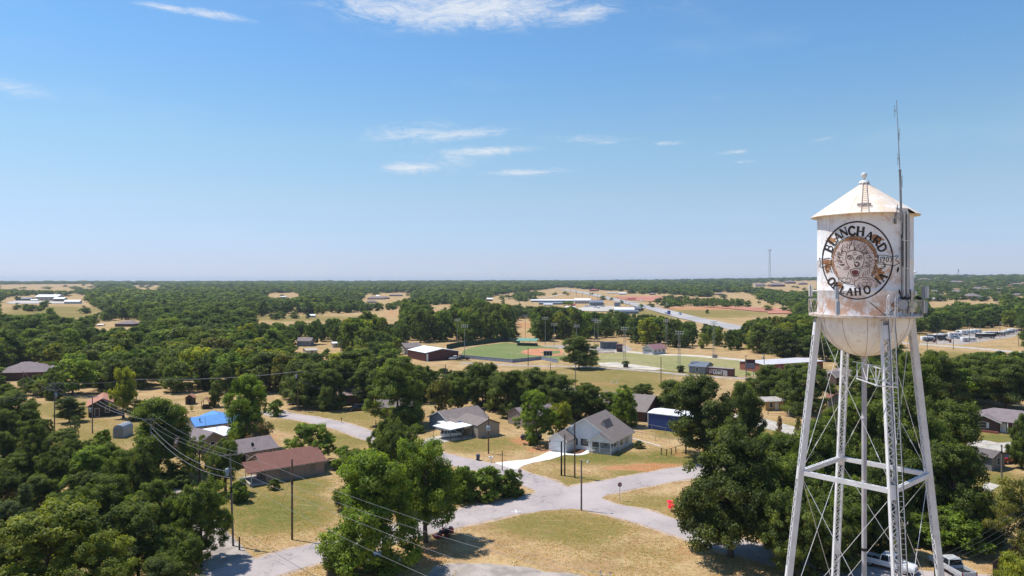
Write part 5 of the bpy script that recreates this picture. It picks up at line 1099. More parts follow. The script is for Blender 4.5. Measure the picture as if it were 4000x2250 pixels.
w.extrude([(-5.05, 2.45), (-2.35, 3.93), (.45, 2.43), (.45, 2.54), (-2.35, 4.05), (-5.05, 2.56)], -.42, 4.6); pr_ = w.build('porch_roof', SH_TAN, o)
w = MB(); w.extrude([(-4.7, 2.5), (0, 2.5), (-2.35, 3.85)], -.1, -.02); w.bar((-5.05, -.435, 2.44), (-2.35, -.435, 3.93), .022, .18); w.bar((-2.35, -.435, 3.93), (.45, -.435, 2.42), .022, .18); w.box(-4.75, -.12, 2.32, .02, -.0, 2.5); w.box(-.1, 0, 2.32, .02, 4, 2.5); w.build('porch_gable', M_WHITE, o)
w = MB(); w.box(-4.8, -.1, -.1, .1, 4, .32); w.build('porch_floor', OLDC, o)
for (x_, y_) in ((-4.62, 0), (-2.4, 0), (-.06, 0), (-.06, 1.5), (-.06, 2.9)): w = MB(); w.box(x_ - .08, y_ - .08, .3, x_ + .08, y_ + .08, 2.4); w.build('porch_post', TRIM, o)
w = MB(); w.box(-4.6, -.04, 1.15, -.1, .04, 1.22); w.box(-4.6, -.03, .42, -.1, .03, .47); w.box(-.1, 0, 1.15, -.02, 4, 1.22); w.box(-.1, 0, .42, -.03, 4, .47)
x_ = -4.5
while x_ < -.1: w.box(x_, -.02, .45, x_ + .05, .02, 1.16); x_ += .17
y_ = .15
while y_ < 4: w.box(-.08, y_, .45, -.04, y_ + .05, 1.16); y_ += .17
w.build('porch_railing', TRIM, o)
def wwin(x0, x1, z0, z1, y, side='f', nm='window', gl=None):
    f_ = MB(); g = MB()
    if side == 'f':
        for b_ in ((x0 - .08, y - .06, z0 - .08, x1 + .08, y, z0), (x0 - .08, y - .06, z1, x1 + .08, y, z1 + .08), (x0 - .08, y - .06, z0, x0, y, z1), (x1, y - .06, z0, x1 + .08, y, z1)): f_.box(*b_)
        g.box(x0, y - .03, z0, x1, y, z1)
    else:
        for b_ in ((0, x0 - .08, z0 - .08, .06, x1 + .08, z0), (0, x0 - .08, z1, .06, x1 + .08, z1 + .08), (0, x0 - .08, z0, .06, x0, z1), (0, x1, z0, .06, x1 + .08, z1)): f_.box(*b_)
        g.box(0, x0, z0, .03, x1, z1)
    q = f_.build(nm, TRIM, o); g.build('pane', gl or GLASS, q)
wwin(-7.2, -5.5, .9, 2.3, 1.4); wwin(-8.3, -7.9, .8, 2.2, 1.4); wwin(-4.3, -4.05, 1.2, 2.1, 4); wwin(-3.0, -2.5, 1.2, 2.1, 4); wwin(-1.7, -.3, .9, 2.2, 4); wwin(8.0, 8.5, .8, 2.2, 0, 'r'); wwin(8.75, 9.25, .8, 2.2, 0, 'r'); wwin(5.0, 6.2, 1.0, 2.2, 0, 'r')
wwin(-3.9, -3.15, .32, 2.3, 4, nm='door', gl=TRIM)
for x_ in (-3.4, -1.2):
    w = MB(); r2 = random.Random(int(x_ * 10))
    for _ in range(60): p_ = Vector((r2.gauss(0, .14), r2.gauss(0, .14), r2.gauss(0, .09))); w.quad([p_ + Vector((-.06, 0, 0)), p_ + Vector((0, .05, -.05)), p_ + Vector((.06, 0, .02)), p_ + Vector((0, -.05, .04))])
    q = w.build('hanging_plant', mat('plant_green', (.04, .07, .02), .7), o); q.location = (x_, .1, 1.85)
w = MB(); w.extrude([(-4.3, 4.0), (-2.5, 4.0), (-3.4, 5.75)], 4.1, 7.5); dm = w.build('dormer', M_WHITE, rf); 
w = MB(); w.poly8([(-4.45, 3.9, 3.92), (-3.4, 3.9, 5.78), (-3.4, 7.5, 5.78), (-4.45, 7.5, 3.92), (-4.5, 3.9, 4.02), (-3.4, 3.9, 5.9), (-3.4, 7.5, 5.9), (-4.5, 7.5, 4.02)]); w.poly8([(-3.4, 3.9, 5.78), (-2.35, 3.9, 3.92), (-2.35, 7.5, 3.92), (-3.4, 7.5, 5.78), (-3.4, 3.9, 5.9), (-2.3, 3.9, 4.02), (-2.3, 7.5, 4.02), (-3.4, 7.5, 5.9)]); w.build('dormer_roof', SH_TAN, rf)
gx0, gx1 = -12.5, -8.6
w = MB(); w.extrude([(gx0, -.2), (gx1, -.2), (gx1, 2.5), ((gx0 + gx1) / 2, 3.75), (gx0, 2.5)], -2.7, 1.42); w.build('garage_wall', M_WHITE, o)
w = MB(); gm = (gx0 + gx1) / 2; w.extrude([(gx0 - .45, 2.24), (gm, 3.79), (gx1 + .45, 2.24), (gx1 + .45, 2.36), (gm, 3.92), (gx0 - .45, 2.36)], -3.1, 1.35); gr_ = w.build('garage_roof', SH_TAN, o)
w = MB(); w.bar((gx0 - .45, -3.115, 2.28), (gm, -3.115, 3.84), .022, .18); w.bar((gm, -3.115, 3.84), (gx1 + .45, -3.115, 2.28), .022, .18); w.build('trim', TRIM, gr_)
w = MB(); w.box(gx0 + .5, -2.74, .02, gx1 - .5, -2.69, 2.1)
gd = w.build('garage_door', siding('white_panel_door', (.74, .75, .78), .5, depth=.2), o)
for x_ in (gx0 + .2, gx1 - .2): w = MB(); w.box(x_ - .07, -2.85, 1.75, x_ + .07, -2.7, 2.05); w.build('wall_lamp', CABLE, o)
KEEPOUT.append((14, 150, 14))
# dark blue shed with white roof
o, L = base('metal_shed', 'dark blue ribbed metal shed with flat bright white roof', (31.9, 169.7), (40.6, 163.4), 7, 'shed'); gable(L, 7, 3.75, .35, 'x', M_BLUEM, R_WHITE, o, over=.12, trim=R_WHITE)
w = MB(); w.box(-.06, -.06, 0, .1, .1, 3.8); w.build('corner_trim', TRIM, o)
o, L = base('large_house', 'large brown-grey shingle roof behind the dark blue metal shed', (21.4, 184.2), (32.6, 177.7), 14); gable(L, 14, 2.6, 2.9, 'x', M_BRICK2, SH_TAN, o, over=.6)
o, L = base('plain_house', 'house with grey roof hidden behind the light green tree left of the white house', (2050, 1672), (2200, 1650), 7); gable(L, 7, 2.6, 1.6, 'x', M_GRB, SH_LIL, o)
# maroon ball park building
o, L = base('indoor_practice_hall', 'maroon metal hall with brilliant white gable roof beside the ball field', (1662, 1412), (1791, 1403), 17.5, 'hall'); gable(L, 17.5, 3.6, 1.4, 'y', M_MAR, R_WHITE, o, over=.15, trim=TRIM)
w = MB(); w.box(.4, -.06, 0, 1.3, -.01, 3.2); w.build('door', TRIM, o)
for (A, B, D, wh, rh, rg_, wm, rm, nm, lab) in (
  ((1584, 1384), (1648, 1380), 9, 3, 1.8, 'x', M_LTAN, SH_GREY, 'small_house', 'grey shingled house just behind the white roofed maroon hall'),
  ((1160, 1353), (1213, 1353), 7, 2.8, 1.5, 'x', M_BLGR, SH_GREY, 'small_house', 'small blue-grey walled house in the woods left of centre'),
  ((1197, 1389), (1240, 1387), 8, 2.3, .6, 'x', M_LTAN, mat('tan_flat_roof', (.5, .45, .38), .9), 'small_house', 'pale low house in front of the small blue-grey one in the woods'),
  ((1300, 1358), (1352, 1356), 5, 2.2, .5, 'x', M_LTAN, R_WHITE, 'mobile_home', 'long low mobile home with pale roof in the woods'),
  ((2691, 1457), (2755, 1462), 8, 2.7, 1.35, 'x', M_GREYM, R_BG, 'field_shed', 'grey metal shed with blue-grey roof beside the lettered maroon container'),
  ((2985, 1459), (3215, 1443), 13, 3.2, .5, 'x', M_BRICK3, mat('dull_white_roof', (.60, .58, .59), .6, .1, .5), 'school_building', 'long red building with white roof behind the water tower leg'),
  ((3236, 1600), (3300, 1604), 9, 2.8, 1.6, 'y', M_BLGR, SH_BROWN, 'small_house', 'blue-grey house with brown roof seen between the tower\'s left legs'),
  ((3874, 1841), (3925, 1826), 5.2, 2.5, .8, 'y', M_GREYM, SH_DK, 'small_shed', 'dark grey yard shed beside the light pole at right'),
  ((3722, 1852), (3826, 1850), 8, 2.6, 1.5, 'x', M_GRB, SH_LIL, 'small_house', 'mauve-grey roof glimpsed through trees left of the dark grey shed'),
  ((3170, 1146), (3192, 1146), 12, 5, 1, 'x', M_LTAN, R_WHITE, 'far_house', 'white roofed building just left of the tank wall')):
    o, L = base(nm, lab, A, B, D, 'house' if 'shed' not in nm and 'school' not in nm else ('shed' if 'shed' in nm else 'building')); gable(L, D, wh, rh, rg_, wm, rm, o)
    if L > 3.5 and 'far' not in nm:
        for k in range(max(1, min(6, int(L / 3.4)))): win(o, 'f', (k + .5) * L / max(1, min(6, int(L / 3.4))), .9, .9, 1.2, L, D)
o, L = base('concession_stand', 'white walled stand with faded maroon metal roof beside the running track', (61.7, 341.6), (65.8, 337.0), 9.5, 'building'); gable(L, 9.5, 2.7, 1.7, 'y', mat('white_painted_block', (.68, .66, .66), .8, .1, 1), R_PINK, o, over=.7, trim=TRIM)
w = MB(); w.box(1.0, -.05, 1.2, L - 1, -.01, 1.9); w.build('serving_hatch', mat('hatch_shutter', (.35, .33, .36), .6), o)
for k in range(3): win(o, 'r', 1.8 + k * 3, 1.0, 1.2, .9, L, 9.5)
# lettered container
o, L = base('storage_container', 'maroon container with white HOME OF THE LIONS lettering and lion mark', (2764, 1464), (2861, 1472), 2.6, 'container')
w = MB(); w.box(0, 0, .1, L, 2.5, 2.75); bx = w.build('shell', M_MAR, o); w = MB(); w.box(.05, .05, 2.75, L - .05, 2.45, 2.79); w.build('roof', mat('grey_container_roof', (.33, .31, .31), .7, .2, 1), o)
w = MB(); w.box(L * .62, -.06, .15, L * .80, -.01, 2.1); w.build('door', mat('pale_container_door', (.55, .50, .48), .6), o)
class Flat(MB):
    def stroke(s, pts, wd):
        for a, b in zip(pts, pts[1:]):
            dx, dz = b[0] - a[0], b[1] - a[1]; l = math.hypot(dx, dz) or 1; nx, nz = -dz / l * wd / 2, dx / l * wd / 2; ex, ez = dx / l * wd * .3, dz / l * wd * .3
            s.quad([(a[0] - nx - ex, s.y, a[1] - nz - ez), (b[0] - nx + ex, s.y, b[1] - nz + ez), (b[0] + nx + ex, s.y, b[1] + nz + ez), (a[0] + nx - ex, s.y, a[1] + nz - ez)])
def wtext(par, txt, x, z, h, y, m_, name='lettering', wf=.2, sx_=1):
    f_ = Flat(); f_.y = y; cx = x
    for ch in txt:
        gw, sts = GLY[ch]
        for st in sts: f_.stroke([(cx + p[0] * h * sx_, z + p[1] * h) for p in st[:-1]], h * wf * (.5 if st[-1] == 0 else .75))
        cx += (gw + .12) * h * sx_
    return f_.build(name, m_, par)
wtext(bx, 'HOME OF THE', 2.15, 1.75, .5, -.012, TRIM, sx_=.74); wtext(bx, 'LIONS', 2.15, .55, .95, -.012, TRIM, wf=.3, sx_=.8)
f_ = Flat(); f_.y = -.012; f_.stroke([(1.9, 2.0), (1.3, 2.1), (.8, 1.7), (.6, 1.1), (1.0, 1.2), (1.1, .8), (.7, .5)], .12); f_.stroke([(1.9, 2.0), (1.7, 1.5), (1.3, 1.4), (1.5, 1.0), (1.9, .9)], .12); f_.build('lion_mark', TRIM, bx)
# large grey roof far left
o, L = base('large_house', 'big low brick house with wide grey hipped roof at the far left edge', (-30, 1490), (172, 1484), 15); hip(L, 15, 2.8, 3.0, M_BRICK2, SH_LIL, o, over=.6)
o, L = base('small_house', 'corner of a grey roof peeking between trees right of the far left brick house', (352, 1412), (392, 1410), 8); hip(L, 8, 2.8, 2, M_BRICK2, SH_LIL, o)
o, L = base('brick_house', 'brick house with blue-grey roof right of the tower\'s left leg', (3205, 1490), (3296, 1506), 10); hip(L, 10, 2.8, 2.4, M_BRICK2, SH_GREY, o); gable(4.2, 3, 2.8, 1.5, 'y', M_BRICK2, SH_GREY, o, ox=L - 5, oy=-2.4, name='entry_wall', rname='entry_roof', trim=TRIM); win(o, 'f', 2, .8, 1.2, 1.3, L, 10)
o, L = base('yellow_house', 'small ochre house with low pale roof and white door left of the tower', (2990, 1604), (3064, 1602), 6); gable(L, 6, 2.5, .6, 'x', M_OCH, mat('pale_tin_roof', (.50, .46, .43), .6, .2, 1), o, over=.6); win(o, 'f', 1.6, .9, .9, 1.1, L, 6); win(o, 'f', 3.2, .05, .9, 2, L, 6, 'door')
o, L = base('brick_ranch_house', 'brown brick ranch house with broad mauve roof and white porch columns at right', (3788, 1674), (4060, 1708), 9.5); hip(L, 9.5, 2.6, 2.2, M_BRICK2, SH_LIL, o, over=.9)
gable(5.6, 4, 2.6, 1.1, 'y', M_BRICK2, SH_LIL, o, ox=.3, oy=-1.0, over=.7, name='gable_wall', rname='gable_roof', trim=TRIM)
for p_ in (7.6, 10.0, 12.4): w = MB(); w.box(p_ - .09, -.85, 0, p_ + .09, -.67, 2.5); w.build('porch_column', TRIM, o)
win(o, 'f', 2.9, .8, 1.3, 1.3, L, 9.5, off=-1.0); win(o, 'f', 6.6, .1, 1, 2, L, 9.5, 'door'); win(o, 'f', 9, .6, 1, 1.5, L, 9.5); win(o, 'f', 11, .6, 1, 1.5, L, 9.5)
for s_ in (-.95, .95): w = MB(); w.box(2.9 + s_ - .22, -1.05, .8, 2.9 + s_ + .22, -1.01, 2.1); w.build('shutter', TRIM, o)
w = MB(); w.box(-1.5, -2.6, -.1, 6.2, -2.2, .5); w.build('brick_planter', M_BRICK3, o)
patch('lawn_walk', [(3850, 1720), (3900, 1730), (3960, 1725), (3995, 1700), (4030, 1700), (4040, 1745), (3860, 1745), (3780, 1735), (3780, 1728)], OLDC, .01); ribbon('side_street', [(3780, 1745), (3880, 1752), (3960, 1762), (4060, 1770)], 5, OLDC, .006)
patch('concrete_slab', [(3842, 1890), (3866, 1885), (3905, 1897), (3862, 1922), (3838, 1917)], OLDC, .02)
ribbon('side_street', [(2880, 1618), (2960, 1642), (3060, 1668), (3160, 1690), (3300, 1715)], 6, OLDC, .006); ribbon('side_street', [(2950, 1655), (3040, 1680), (3120, 1700), (3180, 1712)], 3.0, OLDC, .012)
# ---------------- the sports fields
patch('playing_field', [(2330, 1420), (2345, 1385), (2440, 1378), (2640, 1386), (2900, 1404), (3020, 1420), (3010, 1468), (2890, 1470), (2780, 1462), (2600, 1446), (2440, 1432)], LAWN, .006)
patch('outfield_turf', [(1793, 1396), (1812, 1366), (1870, 1351), (1975, 1338), (2095, 1351), (2180, 1358), (2210, 1390), (2180, 1414), (2110, 1402), (2000, 1414), (1870, 1403)], TURF, .012)
patch('infield_dirt', [(2033, 1377), (2042, 1370), (2070, 1364), (2110, 1361), (2150, 1362), (2195, 1366), (2200, 1388), (2150, 1391), (2100, 1389), (2055, 1384)], REDD, .02)
patch('infield_grass', [(2108, 1378), (2135, 1371), (2185, 1369), (2190, 1380), (2150, 1384)], TURF, .028)
ribbon('running_track', [(2340, 1376), (2450, 1374), (2560, 1384), (2680, 1388), (2800, 1397), (2950, 1412), (3100, 1430)], 6.5, DUST, .01); patch('track_dust', [(2330, 1418), (2400, 1414), (2480, 1424), (2600, 1440), (2560, 1446), (2440, 1438), (2350, 1430)], DUST, .012, ragged=.8)
ribbon('field_road', [(1800, 1418), (1950, 1424), (2100, 1430), (2250, 1432), (2400, 1440), (2560, 1452), (2700, 1466), (2860, 1476), (3020, 1480)], 4.2, GRAV, .016); ribbon('field_road', [(2050, 1480), (2260, 1529), (2340, 1545), (2480, 1555), (2640, 1575)], 5.5, OLDC, .01)
patch('stadium_yard', [(2100, 1352), (2200, 1348), (2340, 1352), (2450, 1350), (2470, 1364), (2450, 1376), (2340, 1380), (2200, 1362)], GRAV, .005)
patch('bare_soil_patch', [(2280, 1468), (2320, 1478), (2360, 1492), (2300, 1488), (2240, 1478)], REDS, .004, ragged=1.2) if False else None
def fence(name, label, pts, h, m_, post_m=None, sp=3, rails=2, fill=False, cat='fence', pr=.05, pickets=False):
    q = [V3(p) for p in pts]; o = thing(name, label, cat, q[0]); mb = MB(); n = 0
    for a, b in zip(q, q[1:]):
        a = a - q[0]; b = b - q[0]; k = max(1, round((b - a).length / sp)); d = (b - a).normalized()
        for i in range(k + (b is q[-1])): 
            p = a.lerp(b, i / k)
            if n < 60: w = MB(); w.box(p.x - pr, p.y - pr, -.1, p.x + pr, p.y + pr, h + .05); w.build('post', post_m or m_, o)
            n += 1
        for r_ in range(rails): z_ = h * (r_ + 1) / rails if rails > 1 else h; mb.bar(a + Vector((0, 0, z_ - .03)), b + Vector((0, 0, z_ - .03)), .05, .06)
        nrm = Vector((-d.y, d.x, 0)) * (pr + .02)
        if fill: mb.bar(a + nrm + Vector((0, 0, h / 2)), b + nrm + Vector((0, 0, h / 2)), .03, h - .02)
        if pickets:
            L_ = (b - a).length; s0 = 0
            while s0 < L_: p = a + d * s0 - nrm; mb.box(p.x - .06, p.y - .02, 0, p.x + .06, p.y + .02, h + rnd.uniform(-.06, .06)); s0 += .16
    mb.build('panel' if fill or pickets else 'rail', m_, o); return o
fence('outfield_fence', 'dark green panel fence curving round the back of the ball field', [(1745, 1366), (1789, 1356), (1870, 1347), (1973, 1334), (2000, 1337), (2030, 1343)], 2.6, mat('dark_green_panel', (.018, .05, .032), .7), sp=6, fill=True)
fence('low_fence', 'pale blue-grey board fence along the near side of the ball field', [(1793, 1398), (1870, 1405), (2000, 1417), (2112, 1405), (2178, 1418)], 1.5, mat('blue_grey_board', (.28, .33, .42), .7), TRIM, sp=4, rails=1, fill=True)
fence('track_fence', 'low chain link fence along the running track', [(2345, 1414), (2450, 1416), (2600, 1436), (2700, 1446)], 1.1, DSTEEL, sp=4, rails=1, pr=.04)
o, L = base('dugout', 'long dugout with green shed roof behind the outfield', (2020, 1350), (2093, 1352), 4, 'dugout'); w = MB(); w.box(0, 0, 0, L, 4, 1.2); w.build('wall', mat('dark_green_wall', (.03, .07, .05), .8), o); w = MB(); w.poly8([(-.4, -.6, 2.5), (L + .4, -.6, 2.5), (L + .4, 4.4, 3.6), (-.4, 4.4, 3.6), (-.4, -.6, 2.62), (L + .4, -.6, 2.62), (L + .4, 4.4, 3.72), (-.4, 4.4, 3.72)]); w.build('roof', R_GREEN, o)
for k in range(4): w = MB(); x_ = k * L / 3; w.box(x_ - .06, 0, 0, x_ + .06, .12, 2.6); w.build('post', DSTEEL, o)
o, L = base('covered_stand', 'dark roofed spectator stand behind the metal bleachers', (2348, 1364), (2414, 1364), 5, 'stand'); w = MB(); w.box(-.3, -.5, 3.2, L + .3, 5.3, 3.4); w.build('roof', mat('dark_stand_roof', (.06, .065, .075), .6), o); w = MB(); w.box(0, 3.5, 0, L, 4.8, 3.2); w.build('back_wall', M_BLGR, o)
for k in range(4): w = MB(); x_ = k * L / 3; w.box(x_ - .07, 0, 0, x_ + .07, .14, 3.2); w.build('post', DSTEEL, o)
o, L = base('press_box', 'small tall maroon press box beside the bleachers', (2411, 1375), (2432, 1375), 2.6, 'press box'); w = MB(); w.box(0, 0, 0, L, 2.6, 3.2); w.build('wall', M_MAR, o); w = MB(); w.poly8([(-.3, -.4, 3.3), (L + .3, -.4, 3.3), (L + .3, 2.9, 3.6), (-.3, 2.9, 3.6), (-.3, -.4, 3.42), (L + .3, -.4, 3.42), (L + .3, 2.9, 3.72), (-.3, 2.9, 3.72)]); w.build('roof', M_MAR, o); win(o, 'f', L / 2, 1.9, 1.4, .8, L, 2.6)
o, L = base('bleachers', 'low grey metal bleachers in front of the covered stand', (2335, 1380), (2402, 1378), 3.5, 'bleachers')
for k in range(5): w = MB(); w.box(0, k * .7, .35 + k * .35, L, k * .7 + .3, .42 + k * .35); w.build('seat_row', DSTEEL, o)
w = MB()
for k in range(6): x_ = k * L / 5; w.bar((x_, 0, 0), (x_, 3.2, 1.75), .07); w.bar((x_, 3.2, 0), (x_, 3.2, 1.75), .07)
w.build('frame', DSTEEL, o)
def scoreboard(label, px, by, wpx, ytop, ybot, face, digits, name='scoreboard'):
    p = G(px, by); s = F / p.y; o = thing(name, label, 'scoreboard', p, -math.atan2(p.x, p.y) * .5); zt_, zb_ = (by - ytop) / s, (by - ybot) / s; hw = wpx / s / 2
    for x_ in (-hw * .7, hw * .7): w = MB(); w.box(x_ - .1, 0, -.1, x_ + .1, .2, zt_ - .1); w.build('post', DSTEEL, o)
    w = MB(); w.box(-hw, -.2, zb_, hw, -.01, zt_); f_ = w.build('board', face, o); digits(o, f_, hw, zb_, zt_); return o
GREYSC = mat('pale_score_panel', (.42, .43, .46), .6); WH = TRIM
def d1(o, f_, hw, zb, zt_):
    w = MB()
    for i in range(3): w.box(-hw + .2 + i * hw * .64, -.24, zb + (zt_ - zb) * .15, -hw + .2 + (i + .8) * hw * .64, -.205, zt_ - .4)
    w.build('score_window', CABLE, f_)
def d2(o, f_, hw, zb, zt_):
    w = MB(); w.box(-hw * .95, -.25, zb + (zt_ - zb) * .05, hw * .95, -.205, zb + (zt_ - zb) * .62); w.build('score_panel', mat('dull_grey_panel', (.22, .21, .25), .6), f_)
    w = MB(); w.box(-hw * .9, -.25, zt_ - (zt_ - zb) * .25, hw * .9, -.205, zt_ - (zt_ - zb) * .1); w.build('header_stripe', mat('maroon_header', (.10, .02, .03), .6), f_)
scoreboard('pale grey ball field scoreboard beside the lone wide tree', 2140, 1401, 34, 1370, 1390, GREYSC, d1); o = scoreboard('big dark scoreboard on two posts at the end of the running track', 2930, 1470, 38, 1404, 1440, mat('black_scoreboard', (.02, .02, .03), .5), d2, 'large_scoreboard')
for (px, by, lab) in ((2192, 1472, 'small white goal frame nearest the lone wide tree'), (2400, 1499, 'small white goal frame in the middle of the dry field'), (2635, 1484, 'small white goal frame nearest the running track')):
    p = G(px, by); o = thing('goal_frame', lab, 'goal', p, rnd.uniform(-.3, .3), 'practice goals on the dry field'); w = MB(); 
    for a, b in (((-1, 0, 0), (-.8, 0, 1.4)), ((1, 0, 0), (1.2, 0, 1.4)), ((-.8, 0, 1.4), (1.2, 0, 1.4)), ((-1, 0, 0), (-1, 1, .05)), ((1, 0, 0), (1, 1, .05)), ((-1, 1, .05), (1, 1, .05)), ((-.8, 0, 1.4), (-1, 1, .05)), ((1.2, 0, 1.4), (1, 1, .05))): w.bar(a, b, .07)
    w.build('frame', TRIM, o)
# ---------------- far buildings
def far(px, by, wpx, hpx, rm, wm, lab, typ='hip', dep=.8, name='distant_house', cat='house', yaw=0, group=None):
    p = G(px, by); s = F / p.y; L = wpx / s; h_ = hpx / s; o = thing(name, lab, cat, p, yaw, group); D = L * dep; KEEPOUT.append((p.x, p.y + D / 2, L * .6 + 3))
    off = -L / 2
    if typ == 'hip': hip(L, D, h_ * .48, h_ * .52, wm, rm, o, ox=off, over=.7)
    elif typ == 'gx': gable(L, D, h_ * .65, h_ * .35, 'x', wm, rm, o, ox=off, over=.4)
    else: gable(L, D, h_ * .72, h_ * .28, 'y', wm, rm, o, ox=off, over=.3)
    k = max(2, min(5, int(L / 4)))
    for i in range(k):
        w = MB(); x_ = off + (i + .5) * L / k; w.box(x_ - .5, -.08, h_ * .12, x_ + .5, -.01, h_ * .38); w.build('window', GLASS, o)
    return o
PAD = mat('work_yard_gravel', (.55, .50, .45), 1, .2, .02); patch('work_yard', [(20, 1183), (60, 1176), (180, 1177), (300, 1184), (330, 1188), (200, 1187), (40, 1188)], PAD, .05, ragged=2)
WB = mat('pale_metal_wall', (.52, .50, .47), .6, .1, .1); BGW = mat('blue_grey_metal_wall', (.20, .24, .30), .6, .1, .1)
for a in ((181, 1174, 88, 23, R_WHITE, WB, 'big pale warehouse with white roof in the yard at far left', 'gx', .5), (229, 1176, 42, 14, R_WHITE, BGW, 'smaller warehouse with greenish wall right of the big pale warehouse', 'gx', .5), (280, 1187, 60, 15, R_WHITE, WB, 'long white storage shed nearest the pasture at far left', 'gx', .3), (90, 1174, 60, 11, BGW, BGW, 'low grey roofed sheds left of the big pale warehouse', 'gx', .4), (132, 1177, 26, 8, R_WHITE, WB, 'little white shed beside the big pale warehouse', 'gx', .5),
          (486, 1276, 74, 22, SH_LIL, M_BRICK2, 'lone grey hip roofed house deep in the woods at left', 'hip', .8), (392, 1272, 22, 5, R_WHITE, WB, 'tiny white roof left of the lone hip roofed house', 'gx', .6), (1214, 1240, 31, 12, R_WHITE, WB, 'small white shed alone on the tan field left of centre', 'gx', .5),
          (1398, 1182, 28, 10, SH_LIL, M_BRICK, 'grey roof at the left end of the distant cluster left of centre', 'hip', .8), (1466, 1170, 62, 12, SH_LIL, M_LTAN, 'longest roof of the distant cluster left of centre', 'hip', .5), (1450, 1183, 36, 10, SH_LIL, M_LTAN, 'lower front roof of the distant cluster left of centre', 'hip', .6), (1500, 1168, 36, 10, SH_LIL, M_BRICK, 'brown brick house at the right of the distant cluster left of centre', 'hip', .6), (1475, 1163, 12, 10, R_WHITE, WB, 'small white block rising in the distant cluster', 'gx', .8), (1545, 1157, 50, 8, SH_LIL, M_BRICK2, 'low roofs behind the right of the distant cluster', 'hip', .5),
          (1362, 1146, 14, 6, R_WHITE, WB, 'tiny white roof above the distant cluster', 'gx', .6), (1106, 1163, 20, 6, R_WHITE, WB, 'tiny white shed far left of the distant cluster', 'gx', .6), (1912, 1176, 24, 12, R_WHITE, M_BRICK, 'small brown building at the left end of the tan highway field', 'gx', .6), (2060, 1122, 20, 8, R_WHITE, WB, 'white roof on the crest left of the highway', 'gx', .5),
          (2163, 1180, 176, 10, R_WHITE, BGW, 'very long low storage row with white roof by the highway', 'gx', .12), (2170, 1190, 130, 10, BGW, BGW, 'long grey storage row in front of the white roofed one', 'gx', .12), (2276, 1186, 62, 20, R_WHITE, WB, 'tall white gabled shop beside the highway', 'gx', .4), (2330, 1195, 52, 22, BGW, BGW, 'blue-grey metal shop nearest the highway', 'gx', .5), (2141, 1194, 34, 8, R_WHITE, WB, 'small white roofed shed before the storage rows', 'gx', .6), (2228, 1206, 38, 9, R_WHITE, WB, 'low white roofed shed above the dark trees by the shops', 'gx', .6), (2238, 1198, 20, 10, mat('red_shop_front', (.45, .05, .07), .6), WB, 'small shop with red front among the highway shops', 'gx', .6),
          (2440, 1222, 76, 20, R_WHITE, M_LTAN, 'white commercial building with dark openings beside the highway', 'gx', .5), (2482, 1217, 44, 18, R_BG, mat('brown_metal_wall', (.23, .19, .17), .7), 'brown walled shop right of the white commercial building', 'gx', .6), (2450, 1226, 90, 14, R_BG, BGW, 'pale blue roof above the trees below the highway', 'gx', .4),
          (2322, 1138, 34, 9, mat('brick_red_roof', (.38, .12, .10), .8), M_BRICK, 'red roofed house across the highway', 'hip', .6), (2432, 1151, 28, 8, R_WHITE, WB, 'white roofed shed right of the long white tank', 'gx', .6), (2468, 1171, 32, 6, mat('red_container', (.30, .05, .05), .6), mat('red_container_wall', (.30, .05, .05), .6), 'long dark red container across the highway', 'gx', .2), (2814, 1153, 28, 9, SH_LIL, M_BRICK, 'grey roof among trees above the bare red ground', 'hip', .7), (2971, 1120, 40, 13, SH_LIL, M_LTAN, 'grey hall on the ridge left of the tank', 'gx', .5), (2700, 1140, 20, 8, R_WHITE, WB, 'little white roof in the trees beyond the highway', 'gx', .6), (2550, 1152, 22, 8, SH_LIL, M_BRICK3, 'small red house beyond the highway', 'hip', .7),
          (3040, 1120, 54, 16, SH_LIL, M_BRICK, 'wide grey roof just left of the tank emblem', 'hip', .7), (3092, 1108, 34, 13, SH_LIL, M_BRICK2, 'steep grey roof behind the wide one left of the tank', 'hip', .8), (3140, 1112, 30, 10, SH_LIL, M_BRICK, 'grey roof nearest the left wall of the tank', 'hip', .7)): far(*a)
for i, (px, by, wpx, hpx, rm, wm, lab) in enumerate(((3619, 1097, 40, 11, SH_LIL, M_BRICK, 'highest grey roof on the right hill, nearest the tank'), (3739, 1108, 46, 12, SH_LIL, M_BRICK2, 'second highest roof on the right hill, below the distant antenna'), (3656, 1143, 42, 10, SH_GREY, M_BRICK2, 'blue-grey roof half hidden right of the tank'), (3668, 1163, 40, 18, SH_LIL, M_BRICK, 'tan house above the long white roof on the right hill'), (3665, 1173, 74, 9, R_WHITE, M_LTAN, 'long white roof right of the tower dishes'), (3751, 1147, 47, 15, SH_LIL, M_BRICK2, 'hip roofed house in the middle of the right hill'), (3808, 1168, 52, 22, SH_LIL, M_BRICK, 'largest mauve roofed house of the right hill'), (3848, 1171, 38, 14, R_BG, M_BRICK3, 'bright red brick building joined beside the largest hill house'), (3832, 1136, 46, 15, SH_LIL, M_BRICK, 'hip roofed house at the top of a pale drive on the right hill'), (3897, 1136, 76, 12, SH_GREY, M_BRICK2, 'widest low grey roof on the right hill'), (3899, 1148, 24, 9, SH_GREY, M_BRICK2, 'small grey roof below the widest one on the right hill'), (3985, 1117, 44, 12, SH_LIL, M_BRICK3, 'red brick house cut by the right edge on the hill'), (3988, 1156, 40, 10, SH_GREY, M_LTAN, 'pale house at the right edge below the red brick one'), (3917, 1104, 12, 6, SH_LIL, M_BRICK, 'tiny roof near the right horizon'))):
    far(px, by, wpx, hpx, rm, wm, lab, group='houses on the right hill')
